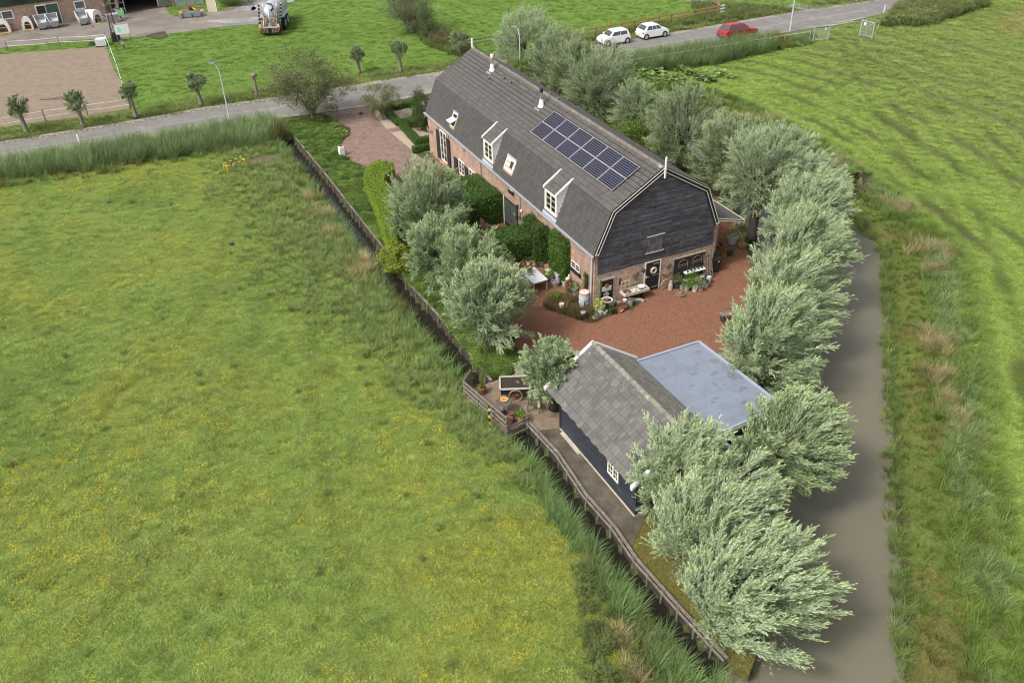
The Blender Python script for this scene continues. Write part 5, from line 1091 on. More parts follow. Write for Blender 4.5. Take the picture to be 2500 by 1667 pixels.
m_.build('frame', GALV, o); m_ = MB(); m_.box(.05, 3.25, .0, .01, .1, 2.55); m_.build('glass', mat('dusty_glass', (.30, .33, .32), .2, spec=.8), o)
o = thing('white_door_leaf', 'cream door leaf with white edges standing open beside the bushes', 'door', (*(-37.67, 115.14), 0), .15); m_ = MB(); m_.box(0, 1.0, -.04, .04, .05, 2.9); m_.build('leaf', mat('cream_leaf', (.62, .55, .42), .6), o); m_ = MB(); m_.box(-.06, .0, -.06, .06, .0, 2.9); m_.box(1.0, 1.06, -.06, .06, 0, 2.9); m_.build('edge', WHITE, o)
# calf hutches
HUT = mat('hutch_plastic', (.78, .78, .72), .45, n=.05, ns=2); STRAW = mat('straw', (.42, .27, .07), .95, n=.4, ns=9, bump=1)
def hutch(label, p, rz, w_=1.25, l_=1.7, h=1.45):
    o = thing('calf_hutch', label, 'calf hutch', (*p, .05), rz, 'white calf hutches along the barn'); nseg = 14
    arc = lambda s, y, dz=0: [(s*w_/2*math.copysign(abs(math.cos(a))**.7, math.cos(a)), y, max(0, (h*s)*math.sin(a)**.8 if math.sin(a) > 0 else 0)) for a in np.linspace(0, math.pi, nseg)]
    m_ = MB(); A, B_ = arc(1, 0), arc(.9, l_); vs = A+B_; fs = [(i, i+1, nseg+i+1, nseg+i) for i in range(nseg-1)]+[tuple(range(nseg, 2*nseg))]; m_.add(vs, fs)
    Ai = arc(.62, -.01); vs = A+[(x, 0, z) for (x, _, z) in Ai]; m_.add(vs, [(i, i+1, nseg+i+1, nseg+i) for i in range(nseg-1)])
    m_.build('shell', HUT, o, smooth=False, fix=False); m_ = MB(); m_.box(-w_*.38, w_*.38, -.5, l_*.9, .01, .05); m_.build('straw_bed', STRAW, o)
    m_ = MB(); 
    for s in (-1, 1): m_.tube([(s*w_*.45, 0, .1), (s*w_*.5, -1.0, .1)], .02, 6); m_.tube([(s*w_*.45, 0, .8), (s*w_*.5, -1.0, .8), (s*w_*.5, -1.0, .0)], .02, 6)
    m_.tube([(-w_*.5, -1, .8), (w_*.5, -1, .8)], .02, 6); m_.build('pen_frame', GALV, o); return o
hutch('calf hutch half cut off by the left edge of the picture', (-60.23, 107.56), BA-.15, 1.5, 1.7, 1.6)
hutch('narrow calf hutch left of the two neighbouring grey carts', (-57.86, 108.79), BA-.1, 1.2, 1.5, 1.5)
hutch('calf hutch turned sideways with a pink bucket in front', (-50.24, 111.24), BA+.55, 1.5, 1.7, 1.55)
o = tag(MB().lathe([(.10, 0), (.14, .26), (.145, .28)], n=12).build('feed_bucket', mat('pink_plastic', (.75, .08, .32), .4)), 'small pink bucket in front of the sideways calf hutch', 'bucket'); o.location = (*(-50.25, 109.15), .05)
REDL = mat('faded_red_lining', (.55, .20, .17), .6, n=.25, ns=5)
def cart(label, p, rz):
    o = thing('feed_cart', label, 'feed cart', (*p, .05), rz, 'grey tipping feed carts along the barn'); w0, w1 = .48, .62; GY_ = mat('cart_grey', (.45, .46, .49), .5, n=.12, ns=4)
    m_ = MB(); o0 = [(-w0, -.05, .25), (w0, -.05, .25), (w1, 1.15, .95), (-w1, 1.15, .95)]; hgt = .62
    up_ = [(x*1.04, y-.32, z+hgt) for (x, y, z) in o0]
    m_.add(o0+up_, [(0, 1, 2, 3), (0, 1, 5, 4), (1, 2, 6, 5), (3, 0, 4, 7), (2, 3, 7, 6)]); m_.build('tub', GY_, o, fix=False)
    m_ = MB(); m_.add([(x*.93, y-.08+.02*(i > 1), z+.12) for i, (x, y, z) in enumerate(o0)], [(0, 1, 2, 3)]); m_.build('lining', GY_, o, fix=False)
    m_ = MB(); m_.add([(-w0*.9, -.12, .4), (w0*.9, -.12, .4), (w0*.95, .3, .66), (-w0*.95, .3, .66)], [(0, 1, 2, 3)]); m_.build('red_label_panel', REDL, o, fix=False)
    m_ = MB()
    for i in range(4): m_.bar(up_[i], up_[(i+1) % 4], .06, .06)
    m_.build('rim', mat('rim_light', (.6, .62, .64), .5), o)
    for x_ in (-.36, .36):
        m_ = MB(); m_.tube([(x_-.04, .0, .14), (x_+.04, .0, .14)], .14, 12); m_.build('wheel', IRON, o)
    m_ = MB(); m_.box(-.4, .4, -.06, 1.0, .16, .26); m_.build('chassis', GALV, o); return o
cart('left grey tub cart beside the narrow calf hutch', (-55.98, 108.6), BA); cart('middle grey tub cart in front of the barn door', (-54.79, 109.23), BA); cart('right grey tub cart beside the sideways calf hutch', (-51.63, 110.23), BA+.05)
o = thing('wheelbarrow', 'green wheelbarrow tipped up beside the open barn bay', 'wheelbarrow', (*(-47.79, 112.35), .05), BA); m_ = MB(); m_.add([(-.4, 0, .45), (.4, 0, .45), (.5, .25, 1.1), (-.5, .25, 1.1), (-.25, .35, .4), (.25, .35, .4), (.3, .6, .9), (-.3, .6, .9)], [(0, 1, 2, 3), (0, 4, 5, 1), (1, 5, 6, 2), (3, 7, 4, 0), (2, 6, 7, 3)]); m_.build('tray', mat('green_tray', (.16, .38, .16), .5), o)
m_ = MB()
for s in (-1, 1): m_.tube([(s*.25, -.1, 0), (s*.35, .1, .6), (s*.3, .7, 1.2)], .025, 6)
m_.tube([(-.3, -.1, .1), (.3, -.1, .1)], .025, 6); m_.build('frame', GALV, o); m_ = MB(); m_.torus((0, .75, .25), .2, .05, 'x', 16, 8); m_.build('wheel', IRON, o)
o = thing('steel_bin', 'grey steel bin standing behind the lattice pole', 'bin', (*(-48.41, 111.25), .05), BA); m_ = MB(); m_.box(-.6, .6, -.4, .4, 0, .95, top=-.05); m_.build('box', mat('bin_steel', (.27, .28, .30), .5, n=.2), o); m_ = MB(); m_.box(-.68, .68, -.48, .48, .95, 1.0); m_.build('rim', GALV, o)
o = thing('steel_rack', 'tall grey pipe rack against the barn end', 'rack', (*(-49.17, 115.32), .05), BA-.2); m_ = MB()
for x_ in (-.8, 0, .8):
    for y_ in (0, .7): m_.tube([(x_, y_, 0), (x_, y_, 2.4)], .04, 6)
for z in (.6, 1.3, 2.0, 2.4):
    for y_ in (0, .7): m_.tube([(-.8, y_, z), (.8, y_, z)], .03, 6)
m_.tube([(-.8, 0, .2), (.8, 0, 2.2)], .03, 6); m_.build('frame', GALV, o); m_ = MB()
for i in range(5): m_.box(-.75, .75, .05+.13*i, .11+.13*i, 1.32, 1.4)
m_.build('shelf', OLDW, o)
o = thing('lattice_pole', 'rusty lattice steel pole rising behind the white sign', 'pole', (*(-44.9, 102.57), 0), BA); RU = mat('rusty_steel', (.10, .07, .055), .8, n=.4, ns=4); m_ = MB(); K = [(-.35, -.35), (.35, -.35), (.35, .35), (-.35, .35)]; Hh = 5.6
for (x_, y_) in K: m_.bar((x_, y_, 0), (x_*.35, y_*.35, Hh), .07, .07)
for i in range(8):
    z0, z1 = Hh*i/8, Hh*(i+1)/8; s0, s1 = 1-.65*i/8, 1-.65*(i+1)/8
    for j in range(4):
        a, b = K[j], K[(j+1) % 4]; m_.bar((a[0]*s0, a[1]*s0, z0), (b[0]*s1, b[1]*s1, z1), .03, .03)
m_.build('lattice', RU, o); m_ = MB(); m_.box(-.5, .5, -.5, .5, 0, 1.0, top=.1); m_.build('dark_base', mat('dark_base', (.03, .025, .022), .9), o); limb_tree('climbing_rose', 'white flowered creeper on top of the lattice pole', 'climbing plant', ((-44.9, 102.57)[0], (-44.9, 102.57)[1]), (.5, .5, 1.2), 5.0, 30, 40, .12, (.11, .07), ((.16, .17, .06), (.5, .48, .3)), 77, r=.02, limbs=3)
o = thing('notice_board', 'white sign board with a pale teal emblem on two posts', 'sign', (*(-44.16, 101.16), 0), BA-.12); m_ = MB(); m_.box(0, 1.5, -.03, .03, 1.1, 2.2); bo = m_.build('board', mat('sign_white', (.85, .87, .87), .4), o)
m_ = MB(); m_.lathe([(.24, 0), (.24, .01)], n=16); q = m_.build('emblem', mat('emblem_teal', (.45, .80, .76), .5), bo); q.location = (.42, -.035, 1.65); q.rotation_euler = (R(90), 0, 0); q.scale = (1, 1.2, 1)
m_ = MB(); m_.box(.78, 1.3, -.035, -.031, 1.82, 1.87); m_.build('faint_print', mat('print_grey', (.66, .70, .70), .6), bo); m_ = MB(); m_.box(.85, 1.25, -.035, -.031, 1.68, 1.72); m_.build('faint_print', MATS['print_grey'], bo); m_ = MB(); m_.box(.95, 1.1, -.035, -.031, 1.38, 1.46); m_.build('faint_print', MATS['print_grey'], bo)
m_ = MB(); m_.box(-.05, 1.55, -.04, .04, 2.2, 2.26); m_.build('frame', mat('pinkish_wood', (.42, .30, .27), .8), o)
for x_ in (.05, 1.45):
    m_ = MB(); m_.box(x_-.04, x_+.04, .03, .1, 0, 2.2); m_.build('post', OLDW, o)
o = thing('bird_house', 'small bird house with pitched roof on a stump below the sign', 'bird house', (*(-42.86, 99.25), 0), .3); m_ = MB(); m_.tube([(0, 0, 0), (0, 0, .6)], .13, 8); m_.build('stump', OLDW, o); m_ = MB(); m_.prism([(-.18, .6), (.18, .6), (.18, .9), (0, 1.08), (-.18, .9)], -.2, .2, 'y'); m_.build('house', mat('bird_white', (.55, .45, .40), .8, n=.2), o); m_ = MB(); m_.prism([(-.28, .84), (0, 1.12), (.28, .84), (.28, .88), (0, 1.17), (-.28, .88)], -.26, .26, 'y'); m_.build('roof', RU, o)
o = thing('water_tank', 'white caged plastic tank on a pallet at the paddock corner', 'tank', (*(-45.91, 100.83), 0), BA-.3); m_ = MB(); m_.box(-.55, .55, -.45, .45, .12, .85); m_.build('bottle', mat('tank_white', (.72, .73, .75), .4), o, bevel=.05); m_ = MB()
for i in range(6): x_ = -.57+1.14*i/5; m_.tube([(x_, -.47, .12), (x_, -.47, .88)], .012, 6)
for z in (.15, .4, .65, .88): m_.tube([(-.57, -.47, z), (.57, -.47, z)], .012, 6); m_.tube([(-.57, .47, z), (.57, .47, z)], .012, 6)
m_.build('cage', GALV, o); m_ = MB(); m_.box(-.6, .6, -.5, .5, 0, .12); m_.build('pallet', IRON, o)
o = tag(MB().torus((0, 0, .12), .34, .13, 'z', 24, 10).build('scrap_tyre', mat('tyre_rubber', (.02, .02, .022), .8, n=.2), smooth=True), 'old black tyre lying beside the white caged tank', 'tyre'); o.location = (*(-47.23, 101.45), 0)
# paddock fence
TAPE = mat('white_tape', (.70, .70, .68), .6)
def tape_fence(label, pts, hts, mode=2):
    o = thing('tape_fence', label, 'fence', (*pts[0], 0), 0, 'white tape fences round the sand paddock'); ox, oy = pts[0]
    for p in pts: q = MB().box(-.045, .045, -.045, .045, -.1, 1.15, top=.01).build('post', OLDW, o); q.location = (p[0]-ox, p[1]-oy, 0)
    for z in hts:
        m_ = MB()
        for a, b in zip(pts[:-1], pts[1:]):
            L_ = [((a[0]+(b[0]-a[0])*t)-ox, (a[1]+(b[1]-a[1])*t)-oy, z-.25*t*(1-t)*(1 if mode == 2 else .3)) for t in np.linspace(0, 1, 7)]
            m_.tube(L_, .022, 5)
        m_.build('tape', TAPE, o)
tape_fence('white tape fence along the road side of the sand paddock', [(-46.88, 73.64), (-45.12, 74.5), (-41.8, 76.29), (-38.49, 77.62), (-35.0, 78.99)], (.5, 1.0), 1)
tape_fence('white tape fence down the right side of the sand paddock', [(-35.0, 78.99), (-37.64, 84.58), (-40.22, 90.26), (-43.08, 96.29), (-45.65, 101.63)], (.95, 1.05), 1)
tape_fence('sagging white tape fence between the sand paddock and the concrete yard', [(-45.65, 101.63), (-50.79, 100.96), (-56.23, 99.84)], (.55, 1.05))
o = thing('loose_branch', 'long dead branch lying on the paddock sand', 'branch', (*(-44.99, 82.4), .06)); m_ = MB(); m_.tube([(0, 0, .03), (1.2, .2, .05), (2.4, .15, .04)], [.05, .04, .02], 6); m_.tube([(.9, .15, .05), (2.8, .8, .06)], [.04, .015], 6); m_.tube([(.2, .02, .05), (3.0, -.25, .04)], [.03, .012], 6); m_.build('branch', OLDW, o)
# rear mower
o = thing('disc_mower', 'grey folded disc mower with red and white warning plates', 'mower', (*(-39.16, 113.05), 0), .3); WARN = mat('warning_red', (.60, .04, .03), .5)
m_ = MB(); m_.prism([(-1.5, .1), (1.5, .1), (1.35, .55), (.9, .75), (-.9, .75), (-1.35, .55)], -.5, .5, 'y'); m_.build('deck', mat('mower_grey', (.22, .24, .27), .5, n=.15), o, bevel=.04)
m_ = MB(); m_.box(-1.1, 1.1, -.35, .45, .75, .82); m_.build('brown_cover', mat('mower_brown', (.17, .11, .06), .6), o)
m_ = MB(); m_.tube([(-.35, .2, .8), (-.25, .25, 1.35), (.2, .25, 1.35), (.4, .2, .8)], .06, 8); m_.build('red_hitch', WARN, o); m_ = MB(); m_.tube([(.1, 0, 1.15), (.6, -.25, .85)], .06, 8); m_.build('yellow_shaft', YL, o)
m_ = MB(); m_.lathe([(.25, .8), (.22, 1.15), (.1, 1.2)], n=10); m_.build('gearbox', IRON, o)
for s in (-1, 1):
    m_ = MB()
    for i in range(5): m_.add([(s*1.28-.2+.0, -.56, .55+.09*i), (s*1.28+.2, -.56, .62+.09*i), (s*1.28+.2, -.56, .71+.09*i), (s*1.28-.2, -.56, .64+.09*i)], [(0, 1, 2, 3)], mi=i % 2)
    m_.build('warning_plate', [WARN, WHITE], o)
for x_ in (-1.1, 0, 1.1):
    m_ = MB(); m_.tube([(x_, -.6, 0), (x_, -.55, .5)], .05, 6); m_.build('stand', IRON, o)
# slurry tanker seen from behind
o = thing('slurry_tanker', 'large grey slurry tanker with folded injector arms and brown hoses', 'tanker', (*(-27.08, 103.25), 0), math.radians(3)); TG = mat('tanker_grey', (.42, .45, .47), .4, metal=.2, n=.08, ns=1)
m_ = MB(); ys = [(1.0, .0), (1.05, .7), (1.35, 1.02), (2.2, 1.12), (7.2, 1.12), (8.0, .95), (8.3, .4), (8.35, 0)]; nseg = 20; vs = []; fs = []
for (y_, r_) in ys:
    for k in range(nseg): a = 2*math.pi*k/nseg; vs.append((r_*math.cos(a), y_, 1.95+r_*math.sin(a)))
for i in range(len(ys)-1):
    for k in range(nseg): fs.append((i*nseg+k, i*nseg+(k+1) % nseg, (i+1)*nseg+(k+1) % nseg, (i+1)*nseg+k))
m_.add(vs, fs); m_.build('tank', TG, o, smooth=True)
for s in (-1, 1):
    for y_ in (2.6, 4.3):
        m_ = MB(); m_.tube([(s*.85, y_, .78), (s*1.4, y_, .78)], .78, 20); w_ = m_.build('wheel', mat('tyre_rubber', (.02, .02, .022), .8), o, bevel=.05); m_ = MB(); m_.tube([(s*1.38, y_, .78), (s*1.42, y_, .78)], .4, 16); m_.build('rim', TG, w_)
    m_ = MB(); m_.box(s*1.15-.32, s*1.15+.32, 1.6, 5.3, 1.62, 1.7); m_.build('mudguard', TG, o)
    # folded injector arm
    m_ = MB(); m_.bar((s*1.15, .2, .9), (s*1.25, 2.2, 3.1), .08, .12); m_.bar((s*.75, .2, .9), (s*.8, 1.9, 3.2), .06, .1); m_.bar((s*1.25, 2.2, 3.1), (s*.8, 1.9, 3.2), .06, .08)
    for i in range(6):
        t = (i+.5)/6; m_.bar((s*(1.15+.1*t), .2+2*t, .9+2.2*t), (s*(.75+.05*t), .2+1.7*t, .9+2.3*t), .04, .05)
    m_.build('injector_arm', GALV, o); m_ = MB()
    for i in range(7):
        t = (i+.5)/7; x_, y_, z_ = s*(1.18+.1*t), .1+2*t, .95+2.2*t; m_.box(x_-.12, x_+.12, y_-.2, y_+.02, z_-.12, z_+.1, top=.04)
    m_.build('injector_tines', IRON, o); m_ = MB()
    for i in range(5):
        q_ = s*(.25+.16*i); m_.tube([(s*.2, .6, 1.9), (q_*.9, .1, 1.85), (q_*1.05, -.25, 1.2), (q_*1.1, -.35, .45)], .045, 7)
    for i in range(3): m_.tube([(s*.9, 1.6+.2*i, 3.0-.3*i), (s*.7, .7, 2.3-.2*i), (s*.45, .15, 1.6)], .045, 7)
    m_.build('hoses', mat('brown_hose', (.24, .17, .11), .6, n=.2), o)
    m_ = MB()
    for i in range(4): m_.add([(s*1.05-.12, -.42, .95+.1*i), (s*1.05+.12, -.42, 1.05+.1*i), (s*1.05+.12, -.42, 1.15+.1*i), (s*1.05-.12, -.42, 1.05+.1*i)], [(0, 1, 2, 3)], mi=i % 2)
    m_.build('warning_plate', [WARN, WHITE], o); m_ = MB(); m_.box(s*1.05-.1, s*1.05+.1, -.45, -.4, .7, .92); m_.build('rear_light', mat('orange_red', (.5, .06, .03), .4), o)
m_ = MB(); m_.box(-1.2, 1.2, -.35, -.2, .95, 1.1); m_.box(-.1, .1, -.2, .6, .9, 1.4); m_.build('rear_bar', GALV, o); m_ = MB(); m_.tube([(0, .3, 1.3), (.0, .5, 2.2), (.0, .9, 2.9)], .09, 8); m_.build('lift_ram', TG, o)
m_ = MB(); m_.tube([(-.3, 2.0, 3.15), (.25, 1.7, 3.1), (.45, 1.2, 2.8), (.2, .9, 2.6)], .08, 8); m_.build('black_pipe', IRON, o)
m_ = MB(); m_.box(-1.2, 1.2, -.15, .9, .25, .8); m_.build('injector_block', IRON, o)
# ---------------- cars ----------------
CARW = mat('white_car_paint', (.82, .82, .82), .18, spec=.7, n=.0); CARR = mat('red_car_paint', (.30, .025, .025), .18, spec=.7, n=0)
GLASS = mat('car_glass', (.05, .06, .06), .04, spec=1.0); TYRE = mat('car_tyre', (.02, .02, .02), .8); RIM = mat('wheel_silver', (.52, .53, .55), .3, metal=.5); PLATE = mat('plate_yellow', (.70, .45, .02), .5)
def car(label, loc, rz, prof, glassh, W, wb, x_r, paint, bumper=None, wheel_r=.30, pillars=(), wagon=False):
    """prof: body side outline (x,z) front = +x, glassh: greenhouse outline (x,z) bottom-rear, bottom-front, top-front, top-rear"""
    o = thing('parked_car', label, 'car', loc, rz); hw = W/2
    # body: loft of the outline over five lateral stations
    st_ = [(-hw, .93, .0), (-hw*.94, 1.0, .0), (0, 1.02, .02), (hw*.94, 1.0, .0), (hw, .93, 0)]; n_ = len(prof); m_ = MB(); cx_ = sum(p[0] for p in prof)/n_
    vs = []
    for (y_, s_, dz) in st_:
        for (x_, z_) in prof: vs.append((cx_+(x_-cx_)*(s_ if abs(x_-cx_) > 1.2 else 1), y_*(1.0 if z_ < .75 else .965), z_+(dz if z_ > .6 else 0)))
    fs = []
    for i in range(4):
        for k in range(n_): fs.append((i*n_+k, i*n_+(k+1) % n_, (i+1)*n_+(k+1) % n_, (i+1)*n_+k))
    fs.append(tuple(range(n_))[::-1]); fs.append(tuple(4*n_+k for k in range(n_))); m_.add(vs, fs); m_.build('body', paint, o, bevel=.03)
    (xr, zr), (xf, zf), (xtf, ztf), (xtr, ztr) = glassh; a = hw*.93; b = hw*.74
    V = [(xr, -a, zr), (xf, -a, zf), (xtf, -b, ztf), (xtr, -b, ztr), (xr, a, zr), (xf, a, zf), (xtf, b, ztf), (xtr, b, ztr)]
    m_ = MB(); m_.add(V, [(0, 1, 2, 3), (4, 7, 6, 5), (1, 5, 6, 2), (0, 3, 7, 4)]); m_.add([(xtr, -b, ztr), (xtf, -b, ztf), (xtf, b, ztf), (xtr, b, ztr), ((xtr*.85+xtf*.15), -b*.9, ztr+.05), ((xtf*.9+xtr*.1), -b*.9, ztf+.05), ((xtf*.9+xtr*.1), b*.9, ztf+.05), ((xtr*.85+xtf*.15), b*.9, ztr+.05)], [(4, 5, 6, 7), (0, 1, 5, 4), (1, 2, 6, 5), (2, 3, 7, 6), (3, 0, 4, 7)])
    m_.build('cabin', paint, o, bevel=.04, smooth=False)
    def lerp(p, q, t): return tuple(p[i]+(q[i]-p[i])*t for i in range(3))
    for s in (-1, 1):
        A = (xr, s*a, zr); B_ = (xf, s*a, zf); C_ = (xtf, s*b, ztf); D_ = (xtr, s*b, ztr)
        cuts = [.09]+list(pillars)+[.93]
        for i in range(len(cuts)-1):
            t0, t1 = cuts[i]+.012, cuts[i+1]-.012; P4 = [lerp(lerp(A, B_, t0), lerp(D_, C_, t0), .06), lerp(lerp(A, B_, t1), lerp(D_, C_, t1), .06), lerp(lerp(A, B_, t1), lerp(D_, C_, t1), .86), lerp(lerp(A, B_, t0), lerp(D_, C_, t0), .86)]
            m_ = MB(); nv_ = Vector((0, s*.014, .006)); m_.add([Vector(q)+nv_ for q in P4], [(0, 1, 2, 3)]); m_.build('side_window', GLASS, o, fix=False)
    for nm, A, B_, C_, D_, dx in (('windscreen', V[1], V[5], V[6], V[2], .02), ('rear_window', V[4], V[0], V[3], V[7], -.02)):
        P4 = [lerp(lerp(A, B_, .07), lerp(D_, C_, .07), .08), lerp(lerp(A, B_, .93), lerp(D_, C_, .93), .08), lerp(lerp(A, B_, .93), lerp(D_, C_, .93), .9), lerp(lerp(A, B_, .07), lerp(D_, C_, .07), .9)]
        m_ = MB(); m_.add([Vector(q)+Vector((dx, 0, .012)) for q in P4], [(0, 1, 2, 3)]); m_.build(nm, GLASS, o, fix=False)
    for xw in (x_r, x_r+wb):
        for s in (-1, 1):
            m_ = MB(); m_.tube([(xw, s*(hw-.20), wheel_r), (xw, s*(hw+.012), wheel_r)], wheel_r+.055, 20); m_.build('wheel_arch', TYRE, o)
            w_ = thing('wheel', None, None); w_.parent = o; m_ = MB(); m_.tube([(xw, s*(hw-.18), wheel_r), (xw, s*(hw+.025), wheel_r)], wheel_r, 20); m_.build('tyre', TYRE, w_, bevel=.02); m_ = MB(); m_.tube([(xw, s*(hw+.02), wheel_r), (xw, s*(hw+.035), wheel_r)], wheel_r*.68, 14); m_.build('rim', RIM, w_)
    xmin = min(p[0] for p in prof); xmax = max(p[0] for p in prof)
    for s in (-1, 1):
        m_ = MB(); m_.box(xmax-.20, xmax-.02, s*hw*.62-.14, s*hw*.62+.14, .60, .74); m_.build('headlight', mat('headlight', (.45, .48, .5), .1, spec=1), o, bevel=.02)
        m_ = MB(); m_.box(xmin+.0, xmin+.13, s*hw*.84-.1, s*hw*.84+.1, .66 if not wagon else .6, .84); m_.build('tail_light', mat('tail_red', (.55, .02, .02), .2), o, bevel=.02)
        m_ = MB(); m_.box(xf-.32, xf-.18, s*(hw+.12)-.1, s*(hw+.12)+.05, zf+.0, zf+.13); m_.build('wing_mirror', paint, o, bevel=.02)
    m_ = MB(); m_.box(xmax-.03, xmax+.012, -.26, .26, .38, .49); m_.build('number_plate', PLATE, o); m_ = MB(); m_.box(xmin-.012, xmin+.03, -.26, .26, .42, .53); m_.build('number_plate', PLATE, o)
    m_ = MB(); m_.box(xmax-.05, xmax+.008, -hw*.6, hw*.6, .24, .35); m_.build('grille', IRON, o)
    m_ = MB(); m_.box(xmin+.2, xmax-.2, -hw*.9, hw*.9, .14, .24); m_.build('underbody', TYRE, o)
    if bumper:
        m_ = MB(); m_.box(xmin-.03, xmin+.25, -hw*.97, hw*.97, .3, .55); m_.build('rear_bumper', bumper, o, bevel=.04)
    return o
h_prof = [(-1.62, .22), (1.68, .22), (1.76, .42), (1.74, .66), (1.55, .82), (1.05, .94), (.0, .97), (-1.45, .98), (-1.60, .90), (-1.72, .60)]
def place_car(x, y, yaw, half, flip):   # near-side axle midpoint -> centre
    return (x-math.sin(yaw)*half, y+math.cos(yaw)*half, .08)
ya = .417; car('white small hatchback parked facing left beside the rail fence', place_car(12.38, 95.47, ya, .80, 0), ya+math.pi, h_prof, [(-1.52, .96), (1.02, .94), (.42, 1.42), (-1.35, 1.43)], 1.64, 2.42, -1.25, CARW, pillars=(.48,))
yb = .441; car('white hatchback with one red tail lamp showing parked facing right', place_car(16.89, 97.60, yb, .82, 0), yb, h_prof, [(-1.50, .96), (1.0, .94), (.40, 1.42), (-1.05, 1.44)], 1.68, 2.42, -1.25, CARW, pillars=(.42, .66))
w_prof = [(-2.1, .3), (2.05, .3), (2.15, .5), (2.12, .78), (1.95, .90), (1.15, 1.0), (.0, 1.02), (-2.0, 1.02), (-2.12, .9), (-2.16, .55)]
yc = .41; oc = car('red estate car with roof rails half hidden behind the reeds', place_car(26.15, 96.35, yc, .87, 0), yc, w_prof, [(-2.0, 1.01), (1.05, 1.0), (.45, 1.52), (-1.6, 1.55)], 1.74, 2.52, -1.30, CARR, bumper=mat('bumper_dark', (.03, .035, .05), .6), wheel_r=.33, pillars=(.30, .56), wagon=True)
for s in (-1, 1):
    m_ = MB(); m_.tube([(-1.5, s*.62, 1.6), (-1.4, s*.62, 1.66), (.2, s*.62, 1.65), (.3, s*.62, 1.6)], .022, 6); m_.build('roof_rail', IRON, oc)

# ---------------- garden and yard objects ----------------
def HL2(x, y, z=0): c_, s_ = math.cos(YAW), math.sin(YAW); return (4.797+x*c_-y*s_, 42.531+x*s_+y*c_, z)
ZN = mat('zinc_tub', (.36, .39, .42), .45, metal=.25, n=.2, ns=6); TC = mat('terracotta', (.42, .17, .09), .85, n=.2, ns=5); TCP = mat('pale_terracotta', (.55, .33, .24), .85, n=.15, ns=5)
CRP = mat('cream_enamel', (.62, .58, .46), .4, n=.08); STN = mat('grey_stone', (.27, .25, .21), .9, n=.25, ns=6, bump=.5); RST = mat('rusty_iron', (.15, .07, .04), .85, n=.35, ns=8, bump=.5); SOIL = mat('potting_soil', (.03, .022, .016), .95); DKP = mat('dark_pot', (.04, .038, .036), .7, n=.3); TEAL = mat('pale_teal_enamel', (.35, .48, .44), .35)
GRN = ((.07, .14, .02), (.17, .27, .04)); LIM = ((.22, .30, .03), (.42, .48, .07)); DGN = ((.03, .07, .015), (.08, .14, .03)); BRN = ((.14, .09, .04), (.25, .17, .08)); GRY = ((.14, .17, .12), (.28, .32, .24)); LAV = ((.22, .20, .33), (.38, .36, .48)); RED = ((.2, .05, .03), (.36, .12, .08)); PNK = ((.45, .22, .18), (.65, .38, .33)); SUC = ((.16, .22, .10), (.32, .30, .16))
seedc = [900]
def pot(name, label, cat, loc, r, h, ma, plant=None, pr=None, ph=None, flow=None, taper=.78, handles=False, group=None, n=90, leaf=(.08, .045)):
    seedc[0] += 1; o = thing(name, label, cat, loc, random.uniform(0, 6), group)
    m_ = MB(); m_.lathe([(r*taper, 0), (r*.97, h*.9), (r*1.05, h*.92), (r*1.05, h), (r*.9, h), (r*.88, h*.9)], n=14); m_.build('pot_body', ma, o, smooth=False)
    m_ = MB(); m_.lathe([(r*.88, h*.86), (r*.87, h*.89)], n=14); m_.build('soil', SOIL, o)
    if handles:
        for s in (-1, 1): m_ = MB(); m_.torus((s*r*1.0, 0, h*.78), r*.22, .012, 'y', 10, 5); m_.build('handle', ma, o)
    if plant:
        pr = pr or r*1.2; ph = ph or r*1.1; co, cc, _ = leaf_cloud((pr, pr, ph), 24, max(3, n//12), .2*pr, (max(.05, leaf[0]), leaf[1]), plant, seedc[0], shell=.3); co[:, 2] = np.maximum(co[:, 2]+h+ph*.55, h*.9); npmesh('plant', co, 4, cc, LEAF, o)
    if flow:
        co, cc, _ = leaf_cloud((pr*.95, pr*.95, ph), 10, 2, .05, (.10, .09), (flow, flow), seedc[0]+50, shell=.9); co[:, 2] = np.maximum(co[:, 2]+h+ph*.65, h); npmesh('flowers', co, 4, cc, LEAF, o)
    return o
# garden side (left wall)
pot('stone_planter', 'tall grey fluted stone planter beside the hedge end', 'planter', HL2(-2.33, 6.06), .22, .85, STN, DKP and DGN, .2, .12, taper=1)
pot('plant_pot', 'small orange terracotta pot at the foot of the hedge', 'plant pot', HL2(-1.38, 6.35), .14, .25, TC, BRN, .1, .08)
pot('plant_pot', 'cream pot standing against the dark hedge', 'plant pot', HL2(-1.1, 6.2), .17, .3, CRP, DGN, .13, .1)
pot('plant_pot', 'wide brown pot with rusty leaves below the hedge', 'plant pot', HL2(-.75, 6.0), .22, .3, TCP, RED, .28, .22)
pot('plant_stand', 'wide dish of grey foliage between the hedge and the zinc bucket', 'planter', HL2(-.45, 5.65), .26, .25, STN, GRY, .26, .12)
pot('zinc_bucket', 'tall zinc bucket with dark foliage against the wall ivy', 'bucket', HL2(.0-.25, 5.7), .2, .5, ZN, DGN, .25, .25, handles=True)
pot('plant_pot', 'terracotta pot in front of the tall zinc bucket', 'plant pot', HL2(-.3, 5.2), .22, .28, TC, None)
pot('plant_pot', 'pale cream pot against the wall beside the terracotta one', 'plant pot', HL2(-.35+.15, 4.95), .17, .34, CRP, DGN, .1, .06)
pot('lidded_pot', 'round cream lidded pot on the gravel near the ivy column', 'pot', HL2(-.6, 4.55), .2, .36, CRP, None)
pot('enamel_tub', 'white topped enamel tub beside the lime green plant', 'tub', HL2(-.35, 3.6), .24, .55, MATS['white_paint'], None)
